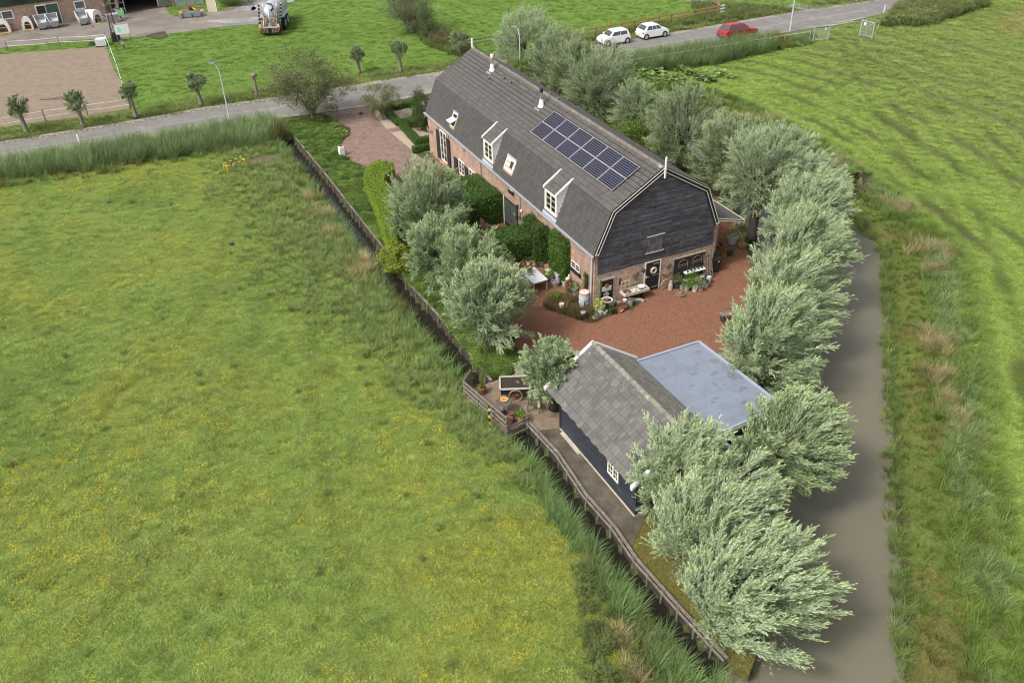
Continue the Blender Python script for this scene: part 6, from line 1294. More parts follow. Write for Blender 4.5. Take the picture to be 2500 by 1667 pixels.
pot('plant_pot', 'lime green leafy plant in a low pot by the ivy column', 'plant pot', HL2(-.6, 4.0), .15, .2, DKP, LIM, .22, .2)
pot('lavender_pot', 'square pot of grey lilac lavender on the gravel', 'plant pot', HL2(-.85, 3.1), .22, .35, STN, LAV, .33, .2, taper=.9)
pot('dome_pot', 'pale teal dome topped pot beside the wall', 'pot', HL2(-.35, 2.84), .18, .36, TEAL, None)
pot('plant_pot', 'green clump in front of the white topped tub', 'plant pot', HL2(-.95, 3.9), .22, .25, DKP, GRN, .42, .35, n=160)
pot('plant_pot', 'brown grassy plant in a cream pot under the small window', 'plant pot', HL2(-.3, 2.45), .17, .3, CRP, BRN, .2, .3)
pot('plant_pot', 'rusty iron pot with dark stems below the two pane window', 'plant pot', HL2(-.45, 2.15), .2, .35, RST, RED, .2, .15)
pot('zinc_bucket', 'zinc bucket with bright green fern between the window and the downpipe', 'bucket', HL2(-.25, 1.75), .19, .4, ZN, GRN, .34, .3, n=150)
pot('plant_pot', 'small stone trough of succulents below the fern bucket', 'planter', HL2(-.4, 1.35), .17, .22, STN, SUC, .16, .08)
pot('plant_pot', 'broken terracotta pot among the herbs by the oil drum', 'plant pot', HL2(-.25, .95), .14, .2, TC, SUC, .12, .06)
o = thing('hen_ornament', 'white and ochre hen ornament on the pot bench by the wall', 'ornament', HL2(-.25, 2.62, .5), 1.0); m_ = MB(); m_.lathe([(.03, 0), (.12, .05), (.14, .13), (.09, .2), (.03, .25)], n=10, sx=1.5); m_.build('body', mat('hen_cream', (.68, .62, .42), .6), o); m_ = MB(); m_.lathe([(.03, .18), (.06, .27), (.04, .34)], (.14, 0, 0), 8); m_.build('head', WHITE, o); m_ = MB(); m_.box(-.2, .2, -.12, .12, -.5, 0); m_.build('plinth', OLDW, o)
pot('green_shrub_pot', 'round dark green shrub in front of the heather bed', 'plant', HL2(-1.75, 1.75), .2, .12, DKP, GRN, .48, .33, n=220)
pot('pale_hosta', 'small pale green hosta beside the heather bed', 'plant', HL2(-1.05, 1.8), .12, .1, DKP, LIM, .26, .14)
pot('shell_dish', 'small cream rimmed dish half sunk in the left of the heather', 'dish', HL2(-1.75, .65), .15, .38, CRP, None, taper=1); pot('shell_dish', 'small white rimmed dish half sunk in the front of the heather', 'dish', HL2(-1.0, -.6), .14, .30, WHITE, None, taper=1)
# oil drum with rusty rim
o = thing('oil_drum', 'pale zinc drum with rusty open rim next to the downpipe', 'drum', HL2(-.42, .35)); m_ = MB(); m_.lathe([(.3, 0), (.3, .3), (.32, .32), (.3, .34), (.3, .62), (.32, .64), (.3, .66), (.3, .95)], n=20); m_.build('drum_body', mat('drum_zinc', (.50, .53, .56), .5, n=.12, ns=4), o); m_ = MB(); m_.torus((0, 0, .95), .29, .035, 'z', 24, 8); m_.build('rusty_rim', mat('rim_rust', (.48, .25, .15), .8, n=.3, ns=6), o); m_ = MB(); m_.lathe([(.27, .93), (.2, .96), (.05, .95)], n=16); m_.build('lid', mat('drum_lid', (.6, .58, .55), .6, n=.2), o); m_ = MB(); m_.box(-.04, .04, -.34, -.29, .15, .5); m_.build('tap_board', RST, o)
# table with pale top
tx = [(0.61, 45.55), (1.55, 45.95), (2.26, 44.53), (1.16, 44.54)]
q0 = np.array(tx[1]); q1 = np.array(tx[2]); ta = math.atan2(*(q1-q0)[::-1]); o = thing('garden_table', 'large pale topped garden table with grey legs', 'table', (*((np.array(tx[0])+q1)/2), 0), ta)
m_ = MB(); m_.box(-.85, .85, -.5, .5, .74, .79); m_.build('table_top', mat('pale_table_top', (.62, .66, .66), .35, n=.06), o, bevel=.01)
m_ = MB(); m_.box(-.8, .8, -.46, .46, .66, .74); m_.build('apron', ZN, o)
for sx_ in (-.78, .78):
    for sy_ in (-.44, .44): m_ = MB(); m_.box(sx_-.035, sx_+.035, sy_-.035, sy_+.035, 0, .7); m_.build('leg', ZN, o)
tcx, tcy = (np.array(tx[0])+q1)/2
pot('table_pot', 'grey pot of green grass standing on the garden table', 'plant pot', (tcx-.25, tcy+.35, .79), .17, .22, STN, GRN, .2, .2)
o = tag(MB().tube([(0, 0, .03), (.2, .05, .1), (.35, -.05, .04), (.3, -.15, .15)], [.03, .03, .025, .01], 6).tube([(0, 0, .03), (-.1, .15, .12)], [.03, .01], 6).build('driftwood', OLDW, smooth=True), 'piece of grey driftwood lying on the garden table', 'driftwood'); o.location = (tcx-.3, tcy-.05, .79)
o = thing('garden_chair', 'brown woven garden chair back showing above the green hedge', 'chair', (*(-1.58, 52.46), 0), 2.2); m_ = MB(); m_.box(-.28, .28, -.28, .28, .38, .45); m_.build('seat', mat('brown_weave', (.20, .13, .10), .8, n=.2), o); m_ = MB(); m_.box(-.28, .28, .22, .3, .45, 1.0, top=.02); m_.build('backrest', MATS['brown_weave'], o, bevel=.02)
for sx_ in (-.25, .25):
    for sy_ in (-.25, .25): m_ = MB(); m_.box(sx_-.02, sx_+.02, sy_-.02, sy_+.02, 0, .4); m_.build('leg', IRON, o)
# vines on wall and small lantern
hedge('wall_vine', 'thin green vine on the wall left of the corner downpipe', 'climbing plant', [[(-.09, .62), (-.02, .62), (-.02, 1.0), (-.09, 1.0)]], 1.85, HO, YAW, IVY, 520, (.07, .05), 70, jit=.12)
hedge('wall_vine', 'narrow pale vine hanging at the left edge of the small black door', 'climbing plant', [[(.36, -.10), (.44, -.10), (.44, -.05), (.36, -.05)]], 1.75, HO, YAW, ((.14, .20, .06), (.30, .36, .14)), 700, (.06, .045), 71, jit=.05)
# things on the gable wall
o = thing('name_board', 'small white board with a faint grey word on the small black door', 'sign', HL2(.83, -.055, 1.06), YAW); m_ = MB(); m_.box(-.32, .32, -.02, 0, -.15, .15); q = m_.build('board', WHITE, o); q.rotation_euler = (0, R(2), 0)
m_ = MB()
for i in range(7): m_.box(-.17+i*.055, -.17+i*.055+.03, -.024, -.0205, -.06, -.015+.02*(i in (0, 4, 5)))
m_.build('faint_lettering', mat('faint_print', (.5, .52, .5), .6), o)
o = thing('hanging_wreath', 'brown dried wreath on strings hanging over the white name board', 'wreath', HL2(.83, -.09, 1.3), YAW); m_ = MB(); m_.torus((0, 0, -.05), .09, .045, 'y', 14, 7); m_.build('dried_leaves', mat('dried_leaves', (.22, .12, .04), .95, n=.5, ns=20, bump=1), o); m_ = MB(); m_.tube([(-.08, 0, 0), (0, 0, .25)], .008, 5); m_.tube([(.08, 0, 0), (0, 0, .25)], .008, 5); m_.build('string', IRON, o)
o = thing('round_plaque', 'round black and white plaque low on the small black door', 'plaque', HL2(.82, -.05, .66), YAW); m_ = MB(); m_.lathe([(.19, 0), (.19, .02)], n=20); q = m_.build('disc', mat('plaque_mottle', (.35, .35, .36), .5, n=.9, ns=9), o); q.rotation_euler = (R(90), 0, 0)
o = thing('wall_lantern', 'black outdoor lamp on the wall left of the white framed door', 'wall lamp', HL2(3.22, -.02, 1.6), YAW); m_ = MB(); m_.lathe([(.1, 0), (.14, .12), (.05, .2)], (0, -.18, 0), 8); m_.build('hood', IRON, o); m_ = MB(); m_.lathe([(.05, -.18), (.08, 0)], (0, -.18, 0), 8); m_.build('lamp_glass', MATS['lamp_glass'], o); m_ = MB(); m_.bar((0, 0, .05), (0, -.18, .12), .03, .03); m_.build('bracket', IRON, o)
o = thing('wall_disc', 'round grey woven disc on the bricks right of the white framed door', 'wall ornament', HL2(5.1, -.03, 1.45), YAW); m_ = MB(); m_.lathe([(.2, 0), (.17, .06), (.05, .09)], n=18); q = m_.build('disc', mat('woven_grey', (.14, .13, .12), .9, n=.4, ns=20, bump=1), o); q.rotation_euler = (R(90), 0, 0)
o = thing('antler_hook', 'dark iron hook rack below the woven disc', 'wall ornament', HL2(5.0, -.03, 1.1), YAW)
m_ = MB(); m_.torus((0, -.04, 0), .3, .02, 'y', 14, 6, a0=math.pi*1.1, a1=math.pi*1.9); m_.build('bar', IRON, o)
for x_ in (-.28, 0, .28): m_ = MB(); m_.lathe([(.04, -.1), (.06, 0), (.02, .06)], (x_, -.05, -.14 if x_ else -.28), 7); m_.build('knob', RST, o)
o = thing('iron_hanger', 'slim black iron hanger beside the small black door', 'wall ornament', HL2(1.75, -.03, 1.15), YAW); m_ = MB(); m_.prism([(-.02, .35), (.02, .35), (.06, .0), (.09, -.1), (-.09, -.1), (-.06, 0)], -.03, 0, 'y'); m_.build('hanger', IRON, o)
o = thing('dried_bouquet', 'brown dried bouquet hanging above the stone trough', 'dried flowers', HL2(2.78, -.08, 1.35), YAW); co, cc, _ = leaf_cloud((.2, .09, .25), 20, 12, .05, (.07, .03), ((.08, .05, .03), (.2, .12, .06)), 811, shell=.3); npmesh('stems', co, 4, cc, LEAF, o)
o = thing('metal_bird', 'grey metal bird figure on the wall under the dried bouquet', 'wall ornament', HL2(2.65, -.06, .85), YAW); m_ = MB(); m_.prism([(-.12, -.2), (.0, -.1), (.14, .2), (.05, .15), (-.05, .05)], -.02, .02, 'y'); m_.build('bird', STN, o)
o = thing('stone_trough', 'long pale stone sink on iron legs below the window frame', 'sink', HL2(2.55, -.42, 0), YAW); SNK = mat('pale_sink_stone', (.52, .49, .42), .8, n=.15, ns=4, bump=.3); m_ = MB(); m_.box(-.85, .85, -.3, .3, .55, .60); m_.box(-.85, .85, -.3, -.24, .60, .72); m_.box(-.85, .85, .24, .3, .60, .72); m_.box(-.85, -.79, -.24, .24, .60, .72); m_.box(.79, .85, -.24, .24, .6, .72); m_.build('basin', SNK, o)
for x_ in (-.5, .5): m_ = MB(); m_.box(x_-.06, x_+.06, -.2, .2, 0, .55); m_.build('leg', IRON, o)
o = thing('window_frame_ornament', 'old cream window frame leaning on the wall behind the stone sink', 'window frame', HL2(2.05, -.16, .66), YAW); WF = mat('peach_wood', (.60, .42, .28), .7, n=.15); m_ = MB()
for x_ in (-.28, 0, .28): m_.box(x_-.02, x_+.02, -.02, .02, 0, .62)
for z in (0, .3, .6): m_.box(-.28, .28, -.018, .018, z, z+.035)
m_.build('frame', WF, o)
o = thing('twig_nest', 'brown twig nest on the stone sink', 'basket', HL2(2.0, -.45, .62), YAW); m_ = MB(); m_.torus((0, 0, .06), .2, .07, 'z', 18, 7); m_.build('twigs', mat('twig_brown', (.12, .07, .035), .95, n=.5, ns=25, bump=1), o)
pot('enamel_bowl', 'white and green enamel bowl on the right of the stone sink', 'bowl', HL2(3.0, -.4, .60), .17, .16, mat('green_enamel', (.10, .16, .11), .4), None); bw2 = [q for q in COL.objects if q.get('label', '').startswith('white and green enamel bowl')][0]; q = MB().lathe([(.19, .16), (.21, .21), (.19, .21), (.1, .18)], n=18).build('lid', WHITE, bw2)
o = tag(MB().lathe([(.1, 0), (.12, .08), (.05, .15)], n=12).build('cream_lamp', CRP), 'round cream dish between the nest and the bowl', 'dish'); o.location = HL2(2.55, -.4, .6)
pot('dark_crate_pot', 'dark pot standing under the stone sink', 'pot', HL2(2.2, -.45), .2, .3, DKP, None); o = tag(MB().tube([(0, 0, .12), (.5, -.1, .12), (.65, -.25, .08)], .1, 8).build('stone_pipe', STN), 'grey bent pipe lying under the stone sink', 'pipe'); o.location = HL2(2.4, -.5)
# shelves, chair backs
for i, (z, lb, x_) in enumerate(((.74, 'upper white shelf of little potted plants on the black barn door', 6.88), (.18+.02, 'lower white shelf of little potted plants on the black barn door', 6.88))):
    o = thing('pot_shelf', lb, 'shelf', HL2(x_, -.28, z), YAW, 'white pot shelves on the barn door'); m_ = MB(); m_.box(-.72, .72, -.18, .14, 0, .05); m_.build('board', WHITE, o); m_ = MB(); m_.bar((-.6, .14, .02), (-.6, .18, .4), .012, .012); m_.bar((.6, .14, .02), (.6, .18, .4), .012, .012); m_.build('cable', IRON, o)
    for j in range(5 if not i else 4):
        xx = -.52+j*.26+(i*.1); co, cc, _ = leaf_cloud((.07, .07, .08), 6, 6, .02, (.05, .035), RED if (j+i) % 4 == 1 else GRN, 820+j+10*i, shell=.3); p_ = thing('shelf_pot', 'little potted plant %s on the %s white shelf' % (['at the left end', 'second from left', 'in the middle', 'second from right', 'at the right end'][j] if not i else ['at the left end', 'second from left', 'second from right', 'at the right end'][j], ['upper', 'lower'][i]), 'plant pot', HL2(x_+xx, -.30, z+.05), YAW, 'little pots on the white shelves'); m_ = MB(); m_.lathe([(.05, 0), (.065, .08), (.055, .08)], n=10); m_.build('pot_body', DKP, p_); co[:, 2] += .12; npmesh('plant', co, 4, cc, LEAF, p_)
CB = mat('chair_back_wood', (.20, .12, .07), .8, n=.2)
for x_, z_, lb in ((6.12, 1.35, 'left old wooden chair back hung on the black barn door'), (7.13, 1.38, 'right old wooden chair back hung on the black barn door')):
    o = thing('chair_back', lb, 'chair back', HL2(x_, -.1, z_), YAW, 'old chair backs hung on the barn door'); m_ = MB(); m_.torus((0, 0, -.18), .42, .022, 'y', 12, 6, a0=math.pi*.28, a1=math.pi*.72); m_.tube([(-.3, 0, .1), (-.32, -.05, -.25)], .022, 6); m_.tube([(.3, 0, .1), (.32, -.05, -.25)], .022, 6); m_.tube([(-.3, 0, -.08), (.3, 0, -.08)], .018, 6); m_.build('frame', CB, o)
    for k in range(4): m_ = MB(); m_.tube([(-.18+.12*k, 0, -.08), (-.18+.12*k, 0, -.25)], .014, 5); m_.build('spindle', CB, o)
# along the gable foot
o = thing('cart_wheel', 'half a cart wheel rim leaning on the gable wall', 'wheel', HL2(4.85, -.3, .33), YAW); m_ = MB(); m_.torus((0, 0, 0), .36, .022, 'y', 24, 6); m_.build('rim', mat('pale_wood', (.50, .34, .22), .8), o); m_ = MB()
for k in range(5): a = math.pi*k/5; m_.tube([(-.34*math.cos(a), 0, -.34*math.sin(a)), (.34*math.cos(a), 0, .34*math.sin(a))], .012, 5)
m_.build('spokes', OLDW, o)
o = thing('milk_churn', 'pale stone churn with narrow neck beside the cart wheel', 'churn', HL2(5.05, -.5)); m_ = MB(); m_.lathe([(.15, 0), (.14, .3), (.1, .48), (.07, .55), (.09, .62)], n=14); m_.build('churn_body', mat('churn_stone', (.38, .33, .26), .85, n=.2), o)
for s in (-1, 1): m_ = MB(); m_.torus((s*.12, 0, .45), .06, .014, 'y', 10, 5); m_.build('handle', RST, o)
pot('bush_pot', 'round olive bush in a dark barrel beside the churn', 'plant pot', HL2(5.55, -.45), .27, .5, DKP, ((.07, .11, .03), (.15, .20, .07)), .32, .26, n=200)
pot('stone_urn', 'grey stone urn between the olive bush and the big green plants', 'planter', HL2(5.75, -.72), .18, .32, STN, GRY, .13, .08)
pot('big_leaf_pot', 'big bright green plant below the lower white shelf', 'plant pot', HL2(6.5, -.75), .24, .35, DKP, GRN, .55, .38, n=420)
pot('zinc_bucket', 'zinc bucket of lime leaves left of the big green plant', 'bucket', HL2(5.85, -1.05), .17, .34, ZN, GRN, .22, .13, handles=True)
pot('plant_pot', 'dark pot of bright leaves below the big green plant', 'plant pot', HL2(6.1, -.95), .17, .25, DKP, GRN, .28, .18, n=130)
pot('zinc_bucket', 'larger pale zinc bucket of bright leaves in the front row', 'bucket', HL2(6.25, -1.3), .19, .36, mat('pale_zinc_tub', (.5, .55, .6), .4), GRN, .30, .18, handles=True, n=130)
pot('terracotta_pot', 'pinkish terracotta pot with spiky succulent in the front row', 'plant pot', HL2(6.55, -1.4), .17, .28, TCP, GRY, .2, .2, leaf=(.2, .03))
pot('watering_can', 'pale zinc watering jug beside the ladder poles', 'jug', HL2(7.5, -.95), .13, .5, mat('pale_zinc_tub', (.5, .55, .6), .4), None, taper=1, handles=True)
pot('zinc_bucket', 'zinc bucket standing apart on the right of the front row', 'bucket', HL2(7.1, -1.25), .18, .4, ZN, DGN, .14, .08, handles=True)
pot('cream_churn', 'small cream churn beside the ladder poles', 'churn', HL2(7.0, -.7), .13, .4, CRP, None, taper=1)
pot('succulent_bowl', 'low bowl of orange green succulents on the gravel', 'bowl', HL2(5.2, -1.35), .26, .14, STN, ((.25, .13, .04), (.30, .32, .08)), .26, .09, taper=.6)
o = thing('old_ladder', 'old grey wooden ladder and poles leaning at the gable corner', 'ladder', HL2(7.9, -.35), YAW); m_ = MB(); m_.bar((-.2, -.25, 0), (-.12, .2, 1.75), .05, .05); m_.bar((.22, -.25, 0), (.14, .2, 1.75), .05, .05); m_.build('stile', OLDW, o)
for k in range(5): t = (k+.6)/5.2; m_ = MB(); m_.tube([(-.2+.08*t, -.25+.45*t, 1.75*t), (.22-.08*t, -.25+.45*t, 1.75*t)], .02, 6); m_.build('rung', OLDW, o)
m_ = MB(); m_.bar((-.35, -.15, 0), (-.3, .25, 1.6), .06, .03); m_.bar((.0, -.35, 0), (.02, .2, 1.5), .07, .03); m_.build('pole', OLDW, o)
o = thing('wheelie_bin', 'black wheelie bin with a white sticker beside the brick corner', 'bin', HL2(8.65, .12), YAW); BP = mat('bin_black', (.018, .02, .025), .4, n=.1); m_ = MB(); m_.add([(-.23, -.24, .06), (.23, -.24, .06), (.23, .24, .06), (-.23, .24, .06), (-.29, -.34, .98), (.29, -.34, .98), (.29, .32, .98), (-.29, .32, .98)], [(0, 3, 2, 1), (4, 5, 6, 7), (0, 1, 5, 4), (1, 2, 6, 5), (2, 3, 7, 6), (3, 0, 4, 7)]); m_.build('body', BP, o, bevel=.02)
m_ = MB(); m_.prism([(-.38, .98), (.33, .98), (.34, 1.06), (-.36, 1.03)], -.31, .31, 'x'); m_.build('lid', BP, o, bevel=.015); m_ = MB(); m_.add([(.02, -.322, .78), (.13, -.322, .78), (.13, -.333, .9), (.02, -.333, .9)], [(0, 1, 2, 3)]); m_.build('sticker', WHITE, o, fix=False)
for s in (-1, 1): m_ = MB(); m_.tube([(s*.22, .28, .1), (s*.28, .28, .1)], .1, 12); m_.build('wheel', TYRE, o)
o = tag(MB().lathe([(.05, 0), (.1, .04), (.12, .1), (.08, .14)], n=9).build('orange_flower', mat('vivid_orange', (.85, .13, .02), .6)), 'bright orange flower head behind the wheelie bin', 'flower'); o.location = HL2(8.6, .75, 1.05)
# under and beyond the canopy
pot('canopy_pot', 'dark pot of white flowers under the canopy eaves', 'plant pot', HL2(9.2, 4.6), .26, .45, DKP, DGN, .26, .2, flow=(.6, .62, .45))
pot('canopy_pot', 'small green plant in a grey bowl behind the canopy post', 'plant pot', HL2(11.1, 4.4), .28, .35, STN, GRN, .3, .2)
pot('big_zinc_tub', 'big zinc tub of pale leafed hydrangea beyond the canopy', 'tub', HL2(11.95, 2.55), .36, .5, MATS['pale_zinc_tub'], GRN, .62, .34, handles=True, n=330)
pot('stone_bowl', 'round stone bowl of green fern beside the big zinc tub', 'bowl', HL2(12.15, 1.75), .28, .26, TCP, GRN, .42, .2, n=160, taper=.6)
pot('plant_pot', 'terracotta dish with a silver bowl at the foot of the canopy post', 'plant pot', HL2(10.9, 2.35), .25, .25, TC, DGN, .15, .08)
pot('plant_pot', 'terracotta pot with dark leaves in front of the canopy post', 'plant pot', HL2(10.35, 1.35), .2, .34, TC, GRN, .22, .16)
pot('plant_pot', 'dark bushy pot plant right of the canopy post foot', 'plant pot', HL2(10.8, 1.3), .2, .3, DKP, DGN, .28, .2)
o = thing('iron_rack', 'grey iron plant rack standing under the canopy', 'rack', HL2(9.3, 1.6), YAW); m_ = MB()
for x_ in (-.3, .3):
    for y_ in (-.15, .15): m_.tube([(x_, y_, 0), (x_, y_, 1.1)], .014, 6)
for z in (.3, .7, 1.08): m_.tube([(-.3, -.15, z), (.3, -.15, z)], .012, 5); m_.tube([(-.3, .15, z), (.3, .15, z)], .012, 5)
m_.build('frame', OLDW, o)
# bench on the gravel
o = thing('wooden_bench', 'old dark wooden bench half hidden by willow on the gravel', 'bench', (12.5, 40.75, 0), .3); m_ = MB(); m_.box(-.75, .75, -.2, .2, .5, .56); m_.build('seat', OLDW, o)
for x_ in (-.6, .6): m_ = MB(); m_.box(x_-.05, x_+.05, -.18, .18, 0, .5); m_.build('leg', DKW, o)
# front of the bed
pot('hydrangea_tub', 'zinc tub of lime and white hydrangea at the house corner', 'tub', HL2(-.05, -.72), .22, .4, ZN, LIM, .38, .3, flow=(.7, .72, .5), handles=True, n=260)
o = thing('pedestal_bowl', 'round stone bowl of succulents on a dark pedestal in front of the small black door', 'planter', HL2(.5, -.72)); m_ = MB(); m_.lathe([(.15, 0), (.1, .1), (.09, .5), (.16, .6)], n=12); m_.build('pedestal', DKP, o); m_ = MB(); m_.lathe([(.15, .6), (.32, .72), (.33, .76), (.27, .76), (.24, .72)], n=20); m_.build('bowl', CRP, o); m_ = MB(); m_.lathe([(.27, .70), (.26, .735)], n=20); m_.build('soil', SOIL, o); co, cc, _ = leaf_cloud((.2, .2, .04), 9, 7, .02, (.06, .04), PNK, 830, shell=.2); co[:, 2] += .75; npmesh('succulents', co, 4, cc, LEAF, o)
pot('tool_bucket', 'pale zinc bucket of garden tools beside the pedestal bowl', 'bucket', HL2(.98, -.45), .18, .38, MATS['pale_zinc_tub'], GRY, .16, .16, handles=True)
for (x_, y_, r_, h_, ma_, pl, lb) in ((-.1, -1.0, .13, .3, MATS['pale_zinc_tub'], None, 'small zinc can left of the white rimmed pot'), (.17, -1.0, .17, .26, WHITE, DGN, 'white pot of herbs at the front edge of the bed'), (-.38, -1.0, .13, .16, TCP, SUC, 'small pale terracotta pot at the left front of the bed'), (-.55, -1.22, .18, .14, CRP, SUC, 'cream bowl at the very front of the bed'), (.5, -1.2, .13, .3, DKP, DGN, 'left dark tin of the pair on the gravel edge'), (.74, -1.22, .12, .24, DKP, DGN, 'right dark tin of the pair on the gravel edge'), (1.06, -1.17, .24, .14, TCP, RED, 'wide terracotta bowl on the gravel edge'), (1.5, -1.05, .22, .22, RST, RED, 'dark woven basket plant at the right of the bed'), (1.95, -.95, .17, .4, ZN, GRY, 'zinc bucket at the right end of the bed'), (1.35, -.6, .12, .26, STN, None, 'grey lantern among the yellow herbs'), (1.85, -.5, .12, .22, WHITE, None, 'white cup pot behind the yellow herbs')):
    pot('bed_pot', lb, 'plant pot', HL2(x_, y_, .04), r_, h_, ma_, pl, r_*.8, r_*.5)
# terrace
o = thing('hand_cart', 'black handcart planter with pale rims and a wooden spoked wheel', 'hand cart', (*((np.array((-0.59, 34.07))+np.array((0.79, 34.11)))/2+np.array([0, .35])), .06), .02); cl, cw_ = 1.45, .95
m_ = MB(); m_.box(-cl/2, cl/2, -cw_/2, cw_/2, .32, .68, top=-.04); m_.build('box', mat('cart_black', (.014, .015, .03), .4), o); RIMW = mat('cart_rim_wood', (.42, .40, .36), .8, n=.15)
for (a, b) in (((-cl/2-.04, -cw_/2-.04), (cl/2+.04, -cw_/2-.04)), ((-cl/2-.04, cw_/2+.04), (cl/2+.04, cw_/2+.04)), ((-cl/2-.04, -cw_/2), (-cl/2-.04, cw_/2)), ((cl/2+.04, -cw_/2), (cl/2+.04, cw_/2))):
    m_ = MB(); m_.bar((*a, .71), (*b, .71), .08, .07); m_.build('rim', RIMW, o)
m_ = MB(); m_.box(-cl/2, cl/2, -cw_/2, cw_/2, .66, .69); m_.build('soil', SOIL, o)
co, cc, _ = leaf_cloud((.55, .3, .02), 6, 10, .03, (.08, .045), PNK, 840, shell=.4); co[:, 2] += .72; npmesh('pink_succulents', co, 4, cc, LEAF, o)
for s in (-1, 1):
    m_ = MB(); m_.torus((0, s*(cw_/2+.12), .34), .33, .03, 'y', 28, 7); w_ = m_.build('wheel', mat('cart_wheel_yellow', (.26, .20, .08), .7, n=.2), o); m_ = MB()
    for k in range(5): a = math.pi*k/5+.3; m_.tube([(-.32*math.cos(a), s*(cw_/2+.12), .34-.32*math.sin(a)), (.32*math.cos(a), s*(cw_/2+.12), .34+.32*math.sin(a))], .016, 5)
    m_.build('spokes', RST, w_)
o = thing('round_table', 'round dark metal garden table with an orange dish on the terrace', 'table', (*(-0.48, 32.93), .06)); m_ = MB(); m_.lathe([(.38, .68), (.40, .70), (.38, .72)], n=24); m_.build('table_top', mat('dark_table', (.09, .09, .075), .6, n=.3, ns=9), o); m_ = MB(); m_.tube([(0, 0, 0), (0, 0, .68)], .03, 8); m_.build('stem', IRON, o); m_ = MB(); m_.lathe([(.2, 0), (.18, .03)], n=14); m_.build('foot', IRON, o)
o = thing('orange_dish', 'orange terracotta dish lying on the round table', 'dish', ((-0.48, 32.93)[0]+.02, (-0.48, 32.93)[1]+.12, .78)); m_ = MB(); m_.lathe([(.12, 0), (.21, .04), (.21, .06), (.15, .05)], n=20); m_.build('dish', mat('orange_clay', (.62, .25, .08), .7, n=.15), o); co, cc, _ = leaf_cloud((.1, .1, .02), 4, 5, .02, (.05, .03), SUC, 841); co[:, 2] += .08; npmesh('plants', co, 4, cc, LEAF, o)
def churn(lb, p, r, h, plant=None):
    o = thing('rusty_churn', lb, 'milk churn', (*p, .06), 0, 'rusty milk churns on the terrace'); m_ = MB(); m_.lathe([(r, 0), (r*1.02, h*.55), (r*.95, h*.68), (r*.62, h*.8), (r*.62, h*.93), (r*.78, h), (r*.6, h), (r*.5, h*.9)], n=18); m_.build('churn_body', RST, o); m_ = MB(); m_.torus((0, 0, h*.6), r*1.02, .012, 'z', 18, 5); m_.build('band', RST, o)
    m_ = MB(); m_.lathe([(r*.5, h*.86), (r*.48, h*.88)], n=12); m_.build('opening', SOIL, o)
    if plant: co, cc, _ = leaf_cloud((.14, .14, .1), 12, 10, .03, (.08, .06), GRN, 842, shell=.3); co[:, 2] += h+.06; npmesh('plant', co, 4, cc, LEAF, o)
churn('rusty milk churn with an open top beside the round table', (-0.15, 32.14), .19, .66); churn('rusty milk churn with a green plant at the far terrace corner', (-1.59, 34.59), .22, .5, True)
pot('terracotta_pot', 'pink terracotta pot with a green plant beside the rusty churn', 'plant pot', (*(0.31, 32.27), .06), .19, .33, mat('pink_terracotta', (.58, .30, .20), .8), GRN, .2, .24, leaf=(.2, .04), n=130)
o = thing('wooden_chair', 'mossy wooden armchair under the small silver willow', 'chair', (*(1.03, 33.19), .06), 2.9); MW = mat('mossy_wood', (.15, .14, .085), .9, n=.3); m_ = MB()
for k in range(5): m_.box(-.28, .28, -.26+k*.11, -.18+k*.11, .38, .41)
m_.build('seat', MW, o); m_ = MB()
for k in range(5): m_.bar((-.24+.12*k, .28, .42), (-.24+.12*k, .42, 1.0), .06, .02)
m_.bar((-.3, .43, 1.0), (.3, .43, 1.0), .04, .08); m_.build('backrest', MW, o)
for (x_, y_) in ((-.28, -.26), (.28, -.26), (-.28, .3), (.28, .3)): m_ = MB(); m_.box(x_-.03, x_+.03, y_-.03, y_+.03, 0, .62 if y_ < 0 else .42); m_.build('leg', MW, o)
for s in (-1, 1): m_ = MB(); m_.box(s*.29-.04, s*.29+.04, -.3, .34, .62, .65); m_.build('armrest', MW, o)
o = thing('iron_obelisk', 'thin black iron plant support beside the cart', 'plant support', (*(-0.02, 35.41), .06)); m_ = MB()
for k in range(3): a = 2.1*k; m_.tube([(.15*math.cos(a), .15*math.sin(a), 0), (0, 0, 1.0)], .012, 5)
m_.build('rods', IRON, o)
# front garden
o = thing('white_pillar', 'short white square pillar with a small pot at the edge of the ground cover', 'pillar', (*(-13.44, 66.51), 0), .5); m_ = MB(); m_.box(-.2, .2, -.2, .2, 0, .75); m_.build('pillar', WHITE, o, bevel=.01); m_ = MB(); m_.lathe([(.08, .75), (.12, .9)], n=10); m_.build('pot', RST, o)
o = thing('garden_lantern', 'black garden lantern post set into the curved hedge', 'lantern', (*(-9.08, 60.85), 0)); m_ = MB(); m_.tube([(0, 0, 0), (0, 0, 1.3)], .04, 8); m_.build('post', IRON, o); m_ = MB(); m_.lathe([(.08, 1.3), (.13, 1.6)], n=6); m_.build('lamp_glass', MATS['lamp_glass'], o); m_ = MB(); m_.lathe([(.17, 1.6), (.04, 1.75), (.02, 1.82)], n=6); m_.build('hood', IRON, o)
o = thing('white_pot', 'white pot beside the curved hedge at the driveway end', 'pot', (*(-8.66, 60.97), 0)); m_ = MB(); m_.lathe([(.16, 0), (.2, .35), (.17, .35)], n=12); m_.build('pot', MATS['pale_zinc_tub'], o)
pot('plant_pot', 'dark pot of bright green leaves at the house corner by the driveway', 'plant pot', (*(-6.07, 64.5), .05), .24, .35, ZN, GRN, .4, .25, n=160)
o = tag(MB().lathe([(.3, 0), (.28, .35), (.2, .55)], n=9).build('tree_stump', BARK2, smooth=True), 'short tree stump on the grass beside the road behind the house corner', 'stump'); o.location = (*(-8.37, 80.76), 0)
